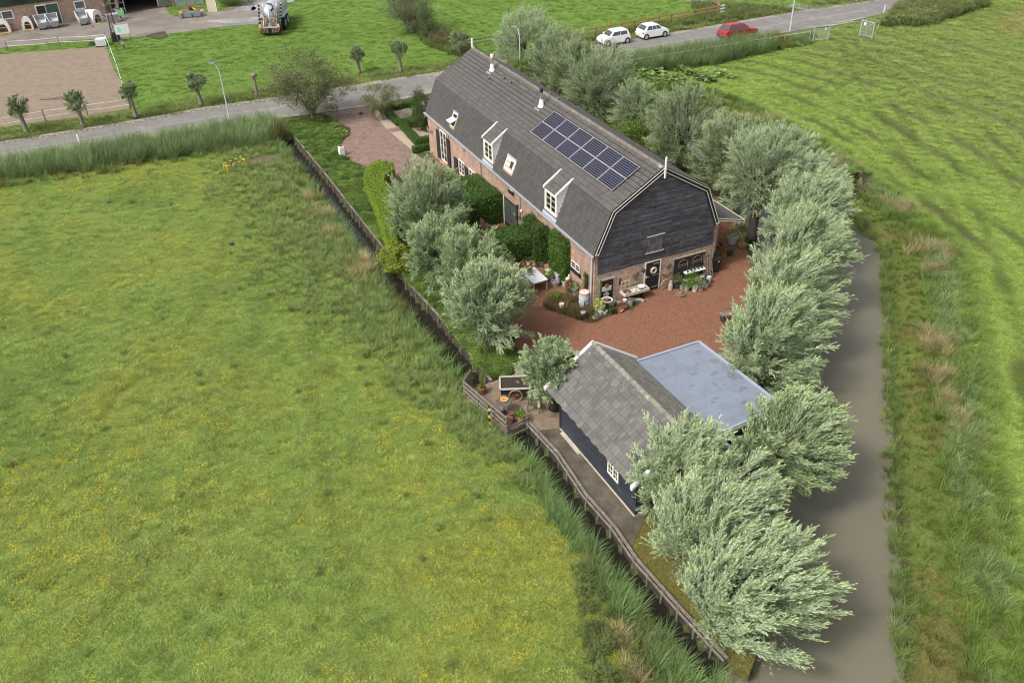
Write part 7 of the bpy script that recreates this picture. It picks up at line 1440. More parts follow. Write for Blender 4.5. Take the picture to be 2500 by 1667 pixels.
fence('knee_rail', 'low old wooden rail beside the box hedge at the road', 'fence', [(-8.94, 78.74), (-7.85, 79.44)], [.6, .6], (.45,), OLDW, OLDW, .05, (.05, .1))
pot('white_rose_bush', 'low rose bush with pale yellow blooms in the ground cover', 'plant', (*(-14.22, 71.07), 0), .2, .15, DKP, GRN, .55, .25, flow=(.72, .70, .40), n=200)
o = thing('bird', 'black bird sitting on the driveway', 'bird', (*(-13.12, 75.9), .05)); m_ = MB(); m_.lathe([(.02, 0), (.09, .06), (.08, .14), (.02, .18)], n=8, sx=2.0); m_.build('body', IRON, o); m_ = MB(); m_.lathe([(.03, .12), (.05, .19), (.02, .23)], (.15, 0, 0), 7); m_.build('head', IRON, o)
o = thing('bird', 'black bird standing in the left field', 'bird', (*(-18.59, 51.37), .05)); m_ = MB(); m_.lathe([(.02, 0), (.09, .06), (.08, .14), (.02, .18)], n=8, sx=2.0); m_.build('body', IRON, o); m_ = MB(); m_.lathe([(.03, .12), (.05, .19), (.02, .23)], (.15, 0, 0), 7); m_.build('head', IRON, o)

# ---------------- grasses, reeds and ground cover (nobody could count them) ----------------
GRASS = leaf_mat('grass_blades', trans=.3, rough=.6, inst=True, spec=.25)
def blades(n, r, h, w, spread, bend, cols, seed, segs=2, flat=0):
    """one clump of bent tapering blades as triangles/quads (all quads)"""
    rg = np.random.default_rng(seed); a = rg.uniform(0, 2*np.pi, n); rr = r*np.sqrt(rg.uniform(0, 1, n)); B0 = np.c_[rr*np.cos(a), rr*np.sin(a), np.zeros(n)]
    az = a+rg.normal(scale=.9, size=n); tl = spread*rg.uniform(.3, 1, n); H_ = h*rg.uniform(.55, 1.1, n); dirh = np.c_[np.cos(az), np.sin(az), np.zeros(n)]
    out = []; sd_ = np.c_[-np.sin(az+rg.normal(scale=.8, size=n)), np.cos(az), np.zeros(n)]; sd_ = nrm(sd_)
    def pos(t): return B0+dirh*(H_*(tl*t+bend*t*t))[:, None]+np.c_[np.zeros((n, 2)), H_*(t*(1-flat)-.25*bend*t*t)]
    W_l = w*rg.uniform(.7, 1.3, n)
    for s_ in range(segs):
        t0, t1 = s_/segs, (s_+1)/segs; p0, p1 = pos(t0), pos(t1); w0 = (W_l*(1-t0*.85))[:, None]/2; w1 = (W_l*(1-t1*.92))[:, None]/2
        out.append(np.stack([p0-sd_*w0, p0+sd_*w0, p1+sd_*w1, p1-sd_*w1], 1))
    co = np.concatenate(out).reshape(-1, 3); k = rg.uniform(0, 1, n)[:, None]; c = np.array(cols[0])*(1-k)+np.array(cols[1])*k
    return co, np.repeat(np.tile(c, (segs, 1)), 4, 0)
PROTO = bpy.data.collections.new('clump_sources')
def proto(name, parts):
    co = np.concatenate([p[0] for p in parts]); cc = np.concatenate([p[1] for p in parts])
    me = npmesh(name, co, 4, cc, GRASS, False); o = bpy.data.objects.new(name, me); return o
def scatter(name, label, cat, pts, protos, col, sc_, rot=None, seed=0):
    """one object whose points carry clump instances"""
    n = len(pts); rg = np.random.default_rng(seed)
    me = bpy.data.meshes.new(name); me.vertices.add(n); me.vertices.foreach_set('co', np.asarray(pts, np.float32).ravel())
    a = me.attributes.new('icol', 'FLOAT_COLOR', 'POINT'); c4 = np.ones((n, 4), np.float32); c4[:, :3] = col; a.data.foreach_set('color', c4.ravel())
    a = me.attributes.new('sc', 'FLOAT_VECTOR', 'POINT'); s3 = np.asarray(sc_, np.float32); s3 = np.repeat(s3[:, None], 3, 1) if s3.ndim == 1 else s3; a.data.foreach_set('vector', s3.ravel())
    a = me.attributes.new('rot', 'FLOAT_VECTOR', 'POINT')
    if rot is None: rot = np.c_[np.zeros((n, 2)), rg.uniform(0, 2*np.pi, n)]
    a.data.foreach_set('vector', np.asarray(rot, np.float32).ravel())
    a = me.attributes.new('pick', 'INT', 'POINT'); a.data.foreach_set('value', rg.integers(0, len(protos), n).astype(np.int32))
    cl = bpy.data.collections.new(name+'_clumps')
    for p in protos: cl.objects.link(p)
    g = bpy.data.node_groups.new(name, 'GeometryNodeTree'); g.interface.new_socket('Geometry', in_out='INPUT', socket_type='NodeSocketGeometry'); g.interface.new_socket('Geometry', in_out='OUTPUT', socket_type='NodeSocketGeometry')
    N = g.nodes.new; L = g.links.new; gi = N('NodeGroupInput'); go = N('NodeGroupOutput'); ip = N('GeometryNodeInstanceOnPoints'); ci = N('GeometryNodeCollectionInfo')
    ci.inputs['Collection'].default_value = cl; ci.inputs['Separate Children'].default_value = True; ci.inputs['Reset Children'].default_value = True
    def at(nm, ty):
        q = N('GeometryNodeInputNamedAttribute'); q.data_type = ty; q.inputs[0].default_value = nm; return q.outputs[0]
    L(gi.outputs[0], ip.inputs['Points']); L(ci.outputs[0], ip.inputs['Instance']); ip.inputs['Pick Instance'].default_value = True
    L(at('pick', 'INT'), ip.inputs['Instance Index']); L(at('sc', 'FLOAT_VECTOR'), ip.inputs['Scale'])
    e2r = N('FunctionNodeEulerToRotation'); L(at('rot', 'FLOAT_VECTOR'), e2r.inputs[0]); L(e2r.outputs[0], ip.inputs['Rotation'])
    L(ip.outputs[0], go.inputs[0])
    o = bpy.data.objects.new(name, me); COL.objects.link(o); md = o.modifiers.new('clumps', 'NODES'); md.node_group = g
    me.materials.append(GRASS); return tag(o, label, cat, None, 'stuff')
def rnd_in(poly_bbox, dens, test, seed):
    x0, x1, y0, y1 = poly_bbox; rg = np.random.default_rng(seed); n = int((x1-x0)*(y1-y0)*dens); x = rg.uniform(x0, x1, n); y = rg.uniform(y0, y1, n)
    # inside the camera's wedge plus a margin
    keep = (np.abs(x) < 6+ (y*.98+22*.55)*.72) ; x, y = x[keep], y[keep]; k = test(x, y); return x[k], y[k]
def in_stuff(x, y):   # hard surfaces
    r = inpoly(x, y, PLOT) | inpoly(x, y, PADDOCK) | inpoly(x, y, YARD) | inpoly(x, y, ROAD_T+ROAD_B[::-1]) | (signed_river(x, y) > -.05) | inpoly(x, y, DITCH) | inpoly(x, y, DECK) | inpoly(x, y, CULV) | inpoly(x, y, tail)
    for (px, rr_) in (((-19.52, 66.07),1.2), ((-20.54, 65.72),.85), ((-21.88, 65.15),.5), ((-20.97, 65.17),.5)): r |= np.hypot(x-px[0], (y-px[1])*1.25) < rr_
    return r
GREENS = ((.7, .8, .7), (1.3, 1.2, 1.1))
# left meadow: short mixed turf
m1 = [proto('turf_clump', [blades(46, .24, .12, .020, .8, .5, ((.65, .75, .6), (1.35, 1.25, 1.2)), 100+i, 1)]) for i in range(3)]
def left_test(x, y): return (~in_stuff(x, y)) & (~north(x, y)) & (~right_field(x, y)) & (x < 16)
x, y = rnd_in((-62, 17, 12, 84), 13, left_test, 1)
ke = rng.uniform(0, 1, len(x)) < np.where(y < 45, 1, .62); x, y = x[ke], y[ke]
n1 = fbm(x, y, 9, 1); n2 = fbm(x, y, 3.2, 5); n3 = fbm(x, y, 1.2, 11); n5 = fbm(x, y, .5, 15)
yel = sst(.42, .74, n1*.5+n2*.5)[:, None]*.75; c = np.array([.195, .285, .068])*(1-yel)+np.array([.275, .31, .062])*yel
dk = sst(.50, .72, 1-n2*.4-n3*.6)[:, None]; c = c*(1-dk*.35)+np.array([.115, .175, .040])*dk*.35
lg = sst(.6, .8, fbm(x, y, 5, 41))[:, None]; c = c*(1-lg*.4)+np.array([.20, .26, .11])*lg*.4
for tl in TRACKS: c = c*(1-.12*(1-sst(.15, .5, dline(x, y, tl))))[:, None]
c = c*(.6+.8*n5[:, None])*rng.uniform(.62, 1.38, len(x))[:, None]*1.1; pl = (rng.uniform(0, 1, len(x)) < .12)[:, None]; c = np.where(pl, c*.5+np.array([.30, .38, .15])*.5, c)
scatter('meadow_grass', 'short yellow green meadow turf of the large left field', 'grass', np.c_[x, y, ground_h(x, y)-.01], m1, c, rng.uniform(.6, 1.15, len(x))*(.75+.5*n3), seed=2)
# flowers: small yellow heads in drifts
fl = []
for i in range(2):
    rg_ = np.random.default_rng(i+50); n = 14; P = np.c_[rg_.uniform(-.22, .22, n), rg_.uniform(-.22, .22, n), rg_.uniform(.10, .17, n)]; co = leafquads(P, nrm(np.c_[rg_.normal(size=(n, 2)), np.zeros(n)]), .047, .04, np.tile([0, 0, 1.], (n, 1))); fl.append(proto('flower_clump', [(co, np.ones((len(co), 3)))]))
x, y = rnd_in((-55, 14, 14, 70), 4.5, left_test, 3); w_ = sst(.50, .66, fbm(x, y, 9, 1)*.5+fbm(x, y, 2.2, 21)*.5); k = rng.uniform(0, 1, len(x)) < w_*.75+.15; x, y = x[k], y[k]
scatter('meadow_flowers', 'tiny yellow flower heads sprinkled through the left field', 'wildflowers', np.c_[x, y, ground_h(x, y)], fl, np.array([.80, .62, .03])*rng.uniform(.6, 1.1, (len(x), 1)), rng.uniform(.6, 1.0, len(x)), seed=4)
x, y = rnd_in((-55, 14, 14, 70), 1.4, left_test, 5)
scatter('clover_heads', 'tiny pale clover heads sprinkled through the left field', 'wildflowers', np.c_[x, y, ground_h(x, y)], [proto('clover_clump', [(leafquads(np.c_[rng.uniform(-.3, .3, (9, 2)), rng.uniform(.08, .14, 9)], nrm(np.c_[rng.normal(size=(9, 2)), np.zeros(9)]), .035, .03, np.tile([0, 0, 1.], (9, 1))), np.ones((36, 3)))])], np.array([.50, .55, .36])*rng.uniform(.6, 1.1, (len(x), 1)), rng.uniform(.6, 1.0, len(x)), seed=6)
# long grass beside the ditch
lg_p = [proto('long_grass_clump', [blades(34, .22, .62, .026, .35, .55, ((.6, .7, .6), (1.35, 1.3, 1.25)), 200+i, 3)]) for i in range(3)]
def long_w(x, y): return 1.0+sst(24, 50, y)*6.2
x, y = rnd_in((-30, 14, 14, 76), 9, left_test, 7); d = dline(x, y, DL); wv = long_w(x, y)*(.7+.6*fbm(x, y, 5, 61)); k = (d < wv) & (rng.uniform(0, 1, len(x)) < 1.1-.6*(d/wv)**2); x, y, d = x[k], y[k], d[k]
nn = fbm(x, y, 3.0, 71)[:, None]; n4 = fbm(x, y, 1.5, 75)[:, None]; c = np.array([.185, .265, .095])*(1-nn)+np.array([.26, .31, .11])*nn
ed = (1-sst(.2, 1.4, d))[:, None]; c = c*(1-ed*.6)+np.array([.15, .25, .085])*ed*.6
rs = sst(.62, .75, n4)*.6; c = c*(1-rs)+np.array([.17, .15, .05])*rs
c = c*rng.uniform(.75, 1.25, (len(x), 1)); rt_ = np.c_[rng.normal(scale=.12, size=len(x)), rng.normal(scale=.12, size=len(x))+.15, rng.uniform(0, 6.28, len(x))]
scatter('long_grass', 'tall soft grass leaning along the left bank of the ditch', 'grass', np.c_[x, y, np.maximum(ground_h(x, y), -.4)-.02], lg_p, c, rng.uniform(.6, 1.15, len(x))*(1.05-.35*np.minimum(d/6, 1)), rot=rt_, seed=8)
# straw coloured seed heads
tan = [proto('seed_head_clump', [blades(40, .2, .75, .022, .3, .35, ((.8, .8, .8), (1.25, 1.2, 1.1)), 260+i, 2)]) for i in range(2)]
tp = [((-13.11, 55.69), 1.5, .7), ((-14.69, 58.3), .5, .5), ((-13.86, 59.68), .7, .5), ((-12.22, 52.8), .9, .6), ((-10.61, 52.71), .7, .5), ((-9.27, 48.9), .9, .9), ((-16.64, 66.0), .5, .5), ((-9.25, 47.05), .9, .6), ((1.62, 28.98), .5, .5), ((-0.3, 31.79), .5, .4), ((4.07, 18.18), .45, .4), ((3.81, 19.62), .4, .4),
      ((27.3, 54.21), 1.1, 1.2), ((26.82, 48.25), 1.5, .9), ((25.87, 45.67), .8, .6), ((22.93, 37.82), .8, 1.4), ((21.91, 34.91), .8, 1.0), ((21.2, 31.65), .6, 1.1), ((21.45, 32.91), .5, .5), ((15.04, 76.19), 1.4, 1.0), ((19.34, 72.18), 3.2, .7), ((9.45, 79.47), 1.5, .8), ((24.93, 61.93), 1.8, .7)]
X_ = []; Y_ = []
for (q, a, b) in tp:
    n = int(a*b*24)+6; X_.append(q[0]+rng.normal(scale=a*.5, size=n)); Y_.append(q[1]+rng.normal(scale=b*.5, size=n))
x = np.concatenate(X_); y = np.concatenate(Y_); k = (~inpoly(x, y, PLOT)) & (signed_river(x, y) < 0) & ~inpoly(x, y, DITCH); x, y = x[k], y[k]
scatter('seed_heads', 'straw coloured grass seed heads in patches on the ditch and river banks', 'grass', np.c_[x, y, ground_h(x, y)], tan, np.array([.43, .36, .20])*rng.uniform(.7, 1.2, (len(x), 1)), rng.uniform(.6, 1.15, len(x)), seed=9)
# reeds
rd = [proto('reed_clump', [blades(26, .30, 1.75, .045, .16, .28, ((.65, .7, .65), (1.3, 1.3, 1.25)), 300+i, 4), blades(22, .35, 1.2, .05, .5, .5, ((.7, .75, .7), (1.2, 1.25, 1.2)), 320+i, 3)]) for i in range(3)]
REED = [(-42.65, 65.15), (-41.1, 66.03), (-36.8, 67.68), (-32.41, 69.59), (-27.81, 71.58), (-23.0, 73.67), (-20.57, 74.49), (-19.21, 70.68), (-19.31, 69.67), (-24.39, 68.22), (-28.46, 66.68), (-32.38, 65.2), (-36.95, 64.13), (-39.8, 63.3), (-42.09, 62.75)]
x, y = rnd_in((-70, -14, 62, 80), 7.5, lambda x, y: inpoly(x, y, REED), 11)
brn = sst((-20.14, 72.47)[0]-.6, (-20.14, 72.47)[0]+1.0, x)[:, None]; nn = fbm(x, y, 2, 81)[:, None]; c = np.array([.225, .30, .135])*(.75+.5*nn); c = c*(1-brn)+np.array([.13, .11, .035])*brn
rt_ = np.c_[rng.normal(scale=.08, size=len(x)), rng.normal(scale=.08, size=len(x))+.18, rng.uniform(0, 6.28, len(x))]
scatter('reed_bed', 'dense green reed bed filling the roadside ditch on the left', 'reeds', np.c_[x, y, np.full(len(x), -.15)], rd, c*rng.uniform(.8, 1.2, (len(x), 1)), rng.uniform(.75, 1.1, len(x)), rot=rt_, seed=12)
REED2 = [(11.29, 88.8), (13.98, 89.96), (20.44, 92.6), (24.76, 94.33), (27.67, 95.31), (30.19, 95.55), (29.41, 92.67), (26.51, 90.7), (21.16, 87.65), (16.79, 86.4), (13.35, 85.38), (11.36, 85.81)]
REED3 = [(8.28, 88.1), (14.03, 90.39), (27.78, 95.78), (34.39, 97.59), (34.37, 95.31), (33.04, 93.86), (26.51, 90.7), (16.83, 86.67), (10.98, 86.11)]
x, y = rnd_in((5, 50, 80, 110), 7, lambda x, y: inpoly(x, y, REED2) | (inpoly(x, y, REED3) & (vnoise(x, y, 1.7, 5) > .45)), 13); hs_ = np.where(inpoly(x, y, REED2), 1.0, .5)
c = np.array([.18, .25, .10])*(.7+.6*fbm(x, y, 2, 83)[:, None]); ye = sst(.5, .7, fbm(x, y, 3, 84))[:, None]*(x > (27.44, 94.39)[0])[:, None]; c = c*(1-ye)+np.array([.19, .21, .05])*ye
scatter('reed_bed', 'green reed bed below the metal rail on the right of the road', 'reeds', np.c_[x, y, ground_h(x, y)], rd, c*rng.uniform(.8, 1.2, (len(x), 1)), rng.uniform(.7, 1.05, len(x))*hs_, seed=14)
# reeds leaning over the lower ditch and its mouth
LOWR = [(0.27, 31.36), (1.33, 28.77), (2.46, 26.43), (3.21, 24.99), (4.14, 22.79), (5.19, 21.17), (6.36, 19.15), (7.43, 17.95), (7.49, 17.01), (3.17, 17.14), (4.27, 19.04), (3.59, 20.85), (2.53, 23.05), (1.51, 25.28), (0.74, 28.0)]
x, y = rnd_in((-2, 12, 15, 34), 5.5, lambda x, y: inpoly(x, y, LOWR) & ~inpoly(x, y, DITCH) & (dline(x, y, DL) < 1.5), 15)
dm = dline(x, y, DL); c = np.array([.225, .33, .125])*(.75+.5*fbm(x, y, 1.2, 91)[:, None])
rt_ = np.c_[rng.normal(scale=.12, size=len(x)), rng.normal(scale=.12, size=len(x))+.3, rng.uniform(-.5, .5, len(x))]
scatter('ditch_reeds', 'fresh green reeds leaning over the lower ditch', 'reeds', np.c_[x, y, np.maximum(ground_h(x, y), -.45)], rd, c*rng.uniform(.8, 1.2, (len(x), 1)), rng.uniform(.42, .72, len(x)), rot=rt_, seed=16)
# bushy weeds bottom
wd = [proto('weed_clump', [blades(20, .22, .5, .045, .6, .4, ((.6, .65, .6), (1.3, 1.25, 1.2)), 400+i, 2)]+[(lambda q: (q[0]+np.array([0, 0, .3]), q[1]))(leaf_cloud((.22, .22, .25), 22, 6, .05, (.09, .035), ((.8, .8, .8), (1.3, 1.25, 1.2)), 410+i)[:2])]) for i in range(2)]
WEED = [(3.06, 25.22), (4.14, 22.79), (5.41, 20.6), (6.56, 18.64), (7.35, 17.02), (1.07, 17.2), (1.97, 19.81), (2.19, 22.86)]
x, y = rnd_in((0, 11, 14, 26), 9, lambda x, y: inpoly(x, y, WEED) & ~inpoly(x, y, DITCH) & (vnoise(x, y, 1.3, 8) > .25) & (dline(x, y, DL) < .6+3.4*vnoise(x, y, 1.8, 18)), 17)
nn = fbm(x, y, 1.6, 95)[:, None]; c = np.array([.12, .185, .055])*(1-nn)+np.array([.19, .21, .08])*nn
scatter('bank_weeds', 'bushy dull green weeds on the bank at the bottom of the picture', 'weeds', np.c_[x, y, ground_h(x, y)], wd, c*rng.uniform(.7, 1.25, (len(x), 1)), rng.uniform(.6, 1.1, len(x)), seed=18)
# right bank and right field
def rf_test(x, y): return right_field(x, y) & (~in_stuff(x, y)) & (signed_river(x, y) < -.15)
x, y = rnd_in((8, 60, 12, 100), 9, lambda x, y: rf_test(x, y) & (dline(x, y, RBANK) < 4.4), 19)
d = dline(x, y, RBANK); nn = fbm(x, y, 2.2, 31)[:, None]; n4 = fbm(x, y, 1.1, 33)[:, None]; c = np.array([.15, .225, .045])*(.7+.6*n4)
rust = sst(.50, .66, nn)*(sst(.3, 1.0, d)*(1-sst(1.8, 3.0, d)))[:, None]*.6; c = c*(1-rust)+np.array([.17, .11, .045])*rust
bl = sst(.45, .62, fbm(x, y, 2.6, 35))[:, None]*(sst(1.9, 2.6, d)*(1-sst(3.6, 4.4, d)))[:, None]*.55; c = c*(1-bl)+np.array([.26, .34, .17])*bl
scatter('bank_grass', 'rank mixed grass and sorrel on the right river bank', 'grass', np.c_[x, y, ground_h(x, y)-.02], lg_p, c*rng.uniform(.75, 1.25, (len(x), 1)), rng.uniform(.5, 1.0, len(x))*(.7+.5*(d > 1.8)), rot=np.c_[rng.normal(scale=.15, size=(len(x), 2)), rng.uniform(0, 6.28, len(x))], seed=20)
sw = [proto('mown_clump', [blades(36, .3, .24, .024, .7, .6, ((.65, .72, .65), (1.35, 1.3, 1.25)), 500+i, 2)]) for i in range(3)]
x, y = rnd_in((12, 88, 12, 120), 9, lambda x, y: rf_test(x, y) & (dline(x, y, RBANK) > 3.6), 21)
ke = rng.uniform(0, 1, len(x)) < np.where(y < 60, 1, .6); x, y = x[ke], y[ke]
d = dline(x, y, RBANK); n1 = fbm(x, y, 9, 1); n2 = fbm(x, y, 3.2, 5); n3 = fbm(x, y, 1.2, 11); dR = d+2.4*(n1-.5)+.9*(n2-.5); st = 1-sst(.55, .98, .5+.5*np.sin(dR*2*math.pi/2.9+1.0+.7*n2))*sst(.2, .5, vnoise(x, y, 4.0, 77)); st = st[:, None]
c = np.array([.235, .33, .068])*(.38+.52*st+.38*n3[:, None]); far_r = sst(30, 46, x+.25*(y-60)+5*(n1-.5))[:, None]; c = c*(1-far_r*.4)+np.array([.24, .29, .11])*far_r*.4
rk = rtrack(x, y); c = c*(1-.3*rk)[:, None]
pale = sst(.55, .75, fbm(x, y, 4.5, 37))[:, None]*(1-st); c = c*(1-pale*.6)+np.array([.27, .30, .15])*pale*.6
k = ((n3*.5+st[:, 0]*.5) > rng.uniform(.05, .38, len(x))) & (rk*.45 < rng.uniform(0, 1, len(x))); x, y, c, st, n3, far_r = x[k], y[k], c[k], st[k], n3[k], far_r[k]
scatter('mown_grass', 'bright mown grass in curving swaths on the right field', 'grass', np.c_[x, y, ground_h(x, y)-.01], sw, c*rng.uniform(.7, 1.3, (len(x), 1)), rng.uniform(.5, .9, len(x))*(.55+.45*st[:, 0])*(1.0+.15*(y > 60))*(1+.3*far_r[:, 0]), seed=22)
# fields beyond the road and verges
x, y = rnd_in((-75, 75, 70, 134), 3.4, lambda x, y: north(x, y) & ~in_stuff(x, y), 23); rdd = dline(x, y, ROAD_T)
nn = fbm(x, y, 8, 43)[:, None]; c = np.array([.165, .27, .05])*(.8+.4*nn); vg = (rdd < 3.2)[:, None]; c = np.where(vg, np.array([.17, .215, .065])*(.7+.6*fbm(x, y, 1.5, 45)[:, None]), c)
scatter('far_field_grass', 'bright green grass of the fields beyond the road', 'grass', np.c_[x, y, ground_h(x, y)-.01], sw, c*rng.uniform(.85, 1.15, (len(x), 1)), np.where(rdd < 3.2, rng.uniform(1.1, 2.0, len(x)), rng.uniform(.7, 1.1, len(x))), seed=24)
WILD = [(-15.56, 119.43), (-10.48, 103.01), (-8.14, 96.17), (-3.52, 91.25), (-3.19, 96.49), (-6.09, 100.86), (-8.29, 106.4), (-11.19, 118.94)]
WILD2 = [(23.82, 112.9), (27.26, 112.1), (33.8, 109.75), (34.48, 107.68), (32.97, 106.67), (26.55, 104.32), (22.49, 103.28), (15.3, 99.62), (12.41, 98.73), (7.61, 95.95), (7.45, 96.92), (12.64, 100.74), (23.12, 106.56)]
x, y = rnd_in((-20, 60, 90, 130), 5, lambda x, y: inpoly(x, y, WILD) | inpoly(x, y, WILD2), 25)
scatter('verge_weeds', 'tall weedy grass along the fence and field ditch beyond the road', 'weeds', np.c_[x, y, ground_h(x, y)], lg_p, np.array([.155, .19, .065])*(.7+.6*fbm(x, y, 2, 47)[:, None])*rng.uniform(.8, 1.2, (len(x), 1)), rng.uniform(.8, 1.5, len(x)), seed=26)
# bramble mound and docks top right
DOCK = [(43.23, 101.17), (49.78, 110.05), (53.2, 112.84), (61.03, 111.96), (57.77, 107.16), (50.72, 102.2), (45.32, 95.86), (43.02, 96.91)]
x, y = rnd_in((38, 80, 100, 125), 5, lambda x, y: inpoly(x, y, DOCK), 27)
scatter('bramble_mound', 'dull green bramble mound at the top right by the road', 'weeds', np.c_[x, y, ground_h(x, y)], wd, np.array([.18, .22, .08])*(.7+.6*fbm(x, y, 2, 49)[:, None])*rng.uniform(.8, 1.2, (len(x), 1)), rng.uniform(1.2, 2.4, len(x)), seed=28)
bl_ = [proto('butterbur_clump', [(leafquads(np.c_[rng.uniform(-.4, .4, (14, 2)), rng.uniform(.25, .55, 14)], nrm(np.c_[rng.normal(size=(14, 2)), rng.uniform(-.2, .2, 14)]), .42, .40, nrm(np.c_[rng.normal(scale=.3, size=(14, 2)), np.ones(14)])), np.repeat(rng.uniform(.7, 1.3, (14, 1))*np.ones(3), 4, 0))]) for i in range(2)]
BUT = [(12.86, 86.35), (15.24, 87.08), (19.22, 86.19), (23.01, 84.81), (23.11, 83.52), (18.42, 82.04), (17.21, 79.74), (14.34, 81.16), (13.2, 80.06), (13.04, 83.11)]
x, y = rnd_in((5, 30, 70, 95), 2.6, lambda x, y: inpoly(x, y, BUT) & (vnoise(x, y, 1.5, 9) > .3), 29)
scatter('butterbur', 'broad pale green butterbur leaves at the near corner of the mown field', 'plants', np.c_[x, y, ground_h(x, y)], bl_, np.array([.19, .28, .085])*rng.uniform(.7, 1.2, (len(x), 1)), rng.uniform(.6, 1.1, len(x)), seed=30)
# ground cover on the plot
iv = [proto('cover_clump', [(lambda q: (q[0]*np.array([1, 1, .35])+np.array([0, 0, .12]), q[1]))(leaf_cloud((.3, .3, .3), 60, 5, .05, (.085, .055), ((.6, .7, .6), (1.4, 1.3, 1.2)), 600+i, shell=.2)[:2])]) for i in range(3)]
COVER = [(-20.08, 75.28), (-18.05, 74.3), (-16.27, 75.41), (-15.03, 74.08), (-13.92, 72.4), (-13.71, 71.42), (-14.08, 68.75), (-13.25, 66.32), (-12.12, 64.41), (-10.76, 63.67), (-10.72, 60.73), (-9.52, 55.76), (-7.03, 50.72), (-4.73, 46.31), (-2.09, 41.52), (-0.46, 38.57), (0.85, 37.36), (-0.05, 36.15), (-1.12, 35.56), (-2.96, 39.64), (-4.28, 42.37), (-6.02, 45.53), (-7.12, 48.19), (-9.06, 52.29), (-11.26, 56.93), (-13.77, 62.3), (-17.91, 70.68), (-19.91, 74.44)]
x, y = rnd_in((-26, 2, 33, 78), 13, lambda x, y: inpoly(x, y, COVER), 31); nn = fbm(x, y, 3, 51)[:, None]
c = (np.array([.085, .155, .035])*(1-nn)+np.array([.17, .25, .055])*nn)*rng.uniform(.5, 1.5, (len(x), 1))
scatter('ground_cover', 'glossy green ground cover between the ditch boards and the driveway', 'ground cover', np.c_[x, y, np.zeros(len(x))], iv, c, rng.uniform(.7, 1.2, len(x))*(.8+.5*nn[:, 0]), seed=32)
def mossy(x, y): return inpoly(x, y, PLOT) & ~inpoly(x, y, COVER) & ~inpoly(x, y, DRIVE) & (y > 60) & (inpoly(x, y, [(-22.24, 76.7), (-20.36, 78.52), (-18.93, 71.42), (-20.73, 71.55)]) | (x > (-7.15, 80.54)[0]) & (y > 66) & ~inpoly(x, y, [(-7.5, 79.99), (-4.07, 95.79), (12.78, 60.71), (6.24, 48.86)]))
x, y = rnd_in((-28, 24, 60, 92), 5, mossy, 33)
scatter('garden_grass', 'short garden grass on the plot beside the road', 'grass', np.c_[x, y, np.full(len(x), .01)], sw, np.array([.14, .19, .05])*rng.uniform(.7, 1.2, (len(x), 1)), rng.uniform(.5, 1.0, len(x)), seed=34)
OC = [(4.21, 24.84), (4.85, 25.16), (5.52, 25.6), (7.24, 23.74), (8.97, 20.67), (8.74, 19.6), (8.34, 18.75), (7.93, 18.13), (7.59, 18.69), (7.14, 19.33), (6.18, 21.05), (4.85, 23.48)]
x, y = rnd_in((3, 12, 17, 27), 14, lambda x, y: inpoly(x, y, OC), 35)
scatter('ochre_turf', 'ochre and olive turf strip beside the lower boarding', 'grass', np.c_[x, y, np.full(len(x), .01)], m1, np.array([.165, .155, .04])*(.6+.8*fbm(x, y, 1, 53)[:, None])*rng.uniform(.7, 1.2, (len(x), 1)), rng.uniform(.4, .9, len(x)), seed=36)
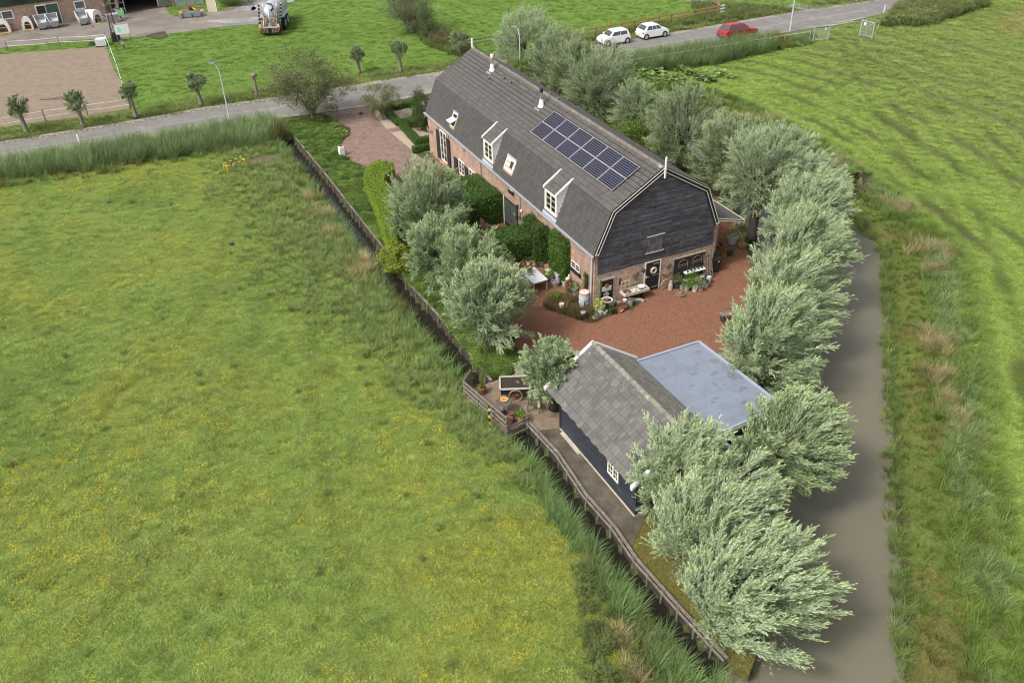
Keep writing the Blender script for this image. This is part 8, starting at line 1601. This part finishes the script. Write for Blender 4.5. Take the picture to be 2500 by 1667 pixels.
# heather bed by the house corner
BED = [(1.97, 42.64), (2.27, 43.63), (3.75, 43.83), (3.82, 44.88), (4.41, 43.06), (4.96, 42.4), (6.56, 42.77), (7.96, 43.8), (7.9, 43.25), (7.07, 42.07), (5.95, 41.64), (5.19, 41.16), (4.22, 40.78), (3.11, 41.7), (2.08, 42.28)]
sheet('planting_bed', BED, .045, mat('bed_soil', (.06, .045, .03), .95, n=.4, ns=6, bump=1))
hp = [proto('heather_clump', [blades(50, .2, .34, .018, .6, .2, ((.6, .6, .6), (1.4, 1.3, 1.2)), 700+i, 2)]) for i in range(2)]
x, y = rnd_in((1, 9, 39, 46), 16, lambda x, y: inpoly(x, y, BED), 37); nn = fbm(x, y, .9, 55)[:, None]; rgt = (sst(4.6, 5.4, x))[:, None]
c = np.array([.17, .135, .065])*(.7+.6*nn); c2 = np.array([.16, .20, .045])*(1-nn)+np.array([.26, .20, .035])*nn; c = c*(1-rgt)+c2*rgt
scatter('heather_bed', 'brown heather and low herbs in the bed at the house corner', 'plants', np.c_[x, y, np.full(len(x), .04)], hp, c*rng.uniform(.75, 1.2, (len(x), 1)), np.where(x < 4.8, rng.uniform(.8, 1.5, len(x)), rng.uniform(.4, .8, len(x))), seed=38)

# plants overhanging the water's edge, floating bits
x, y = rnd_in((8, 30, 12, 62), 14, lambda x, y: (np.abs(signed_river(x, y)) < .28) & (dline(x, y, RBANK) < .3), 41)
scatter('waterside_sedge', 'sedge and grass hanging over the water along the right bank', 'sedge', np.c_[x, y, np.full(len(x), -.62)], lg_p, np.array([.21, .28, .08])*(.5+.9*fbm(x, y, 1.3, 57)[:, None])*rng.uniform(.7, 1.2, (len(x), 1)), rng.uniform(.5, 1.0, len(x)), rot=np.c_[rng.normal(scale=.2, size=(len(x), 2)), rng.uniform(0, 6.28, len(x))], seed=42)
x, y = rnd_in((-30, 14, 14, 70), .06, left_test, 43)
scatter('dock_weeds', 'scattered dark dock and thistle clumps in the left field', 'weeds', np.c_[x, y, ground_h(x, y)], wd, np.array([.14, .20, .06])*rng.uniform(.7, 1.4, (len(x), 1)), rng.uniform(.35, .75, len(x)), seed=44)
x, y = rnd_in((-64, -14, 60, 80), 3.2, lambda x, y: inpoly(x, y, [(-41.59, 63.02), (-39.91, 63.54), (-32.45, 65.37), (-28.51, 66.86), (-24.44, 68.4), (-19.33, 69.76), (-19.17, 69.02), (-24.13, 67.24), (-31.86, 63.8), (-39.01, 61.65), (-40.66, 61.16)]), 45)
scatter('reed_edge_weeds', 'mixed rusty and green weeds along the front of the left reed bed', 'weeds', np.c_[x, y, ground_h(x, y)], lg_p, np.where((fbm(x, y, 2.5, 59) > .5)[:, None], np.array([.20, .17, .07]), np.array([.17, .23, .07]))*rng.uniform(.7, 1.3, (len(x), 1)), rng.uniform(.7, 1.3, len(x)), seed=46)
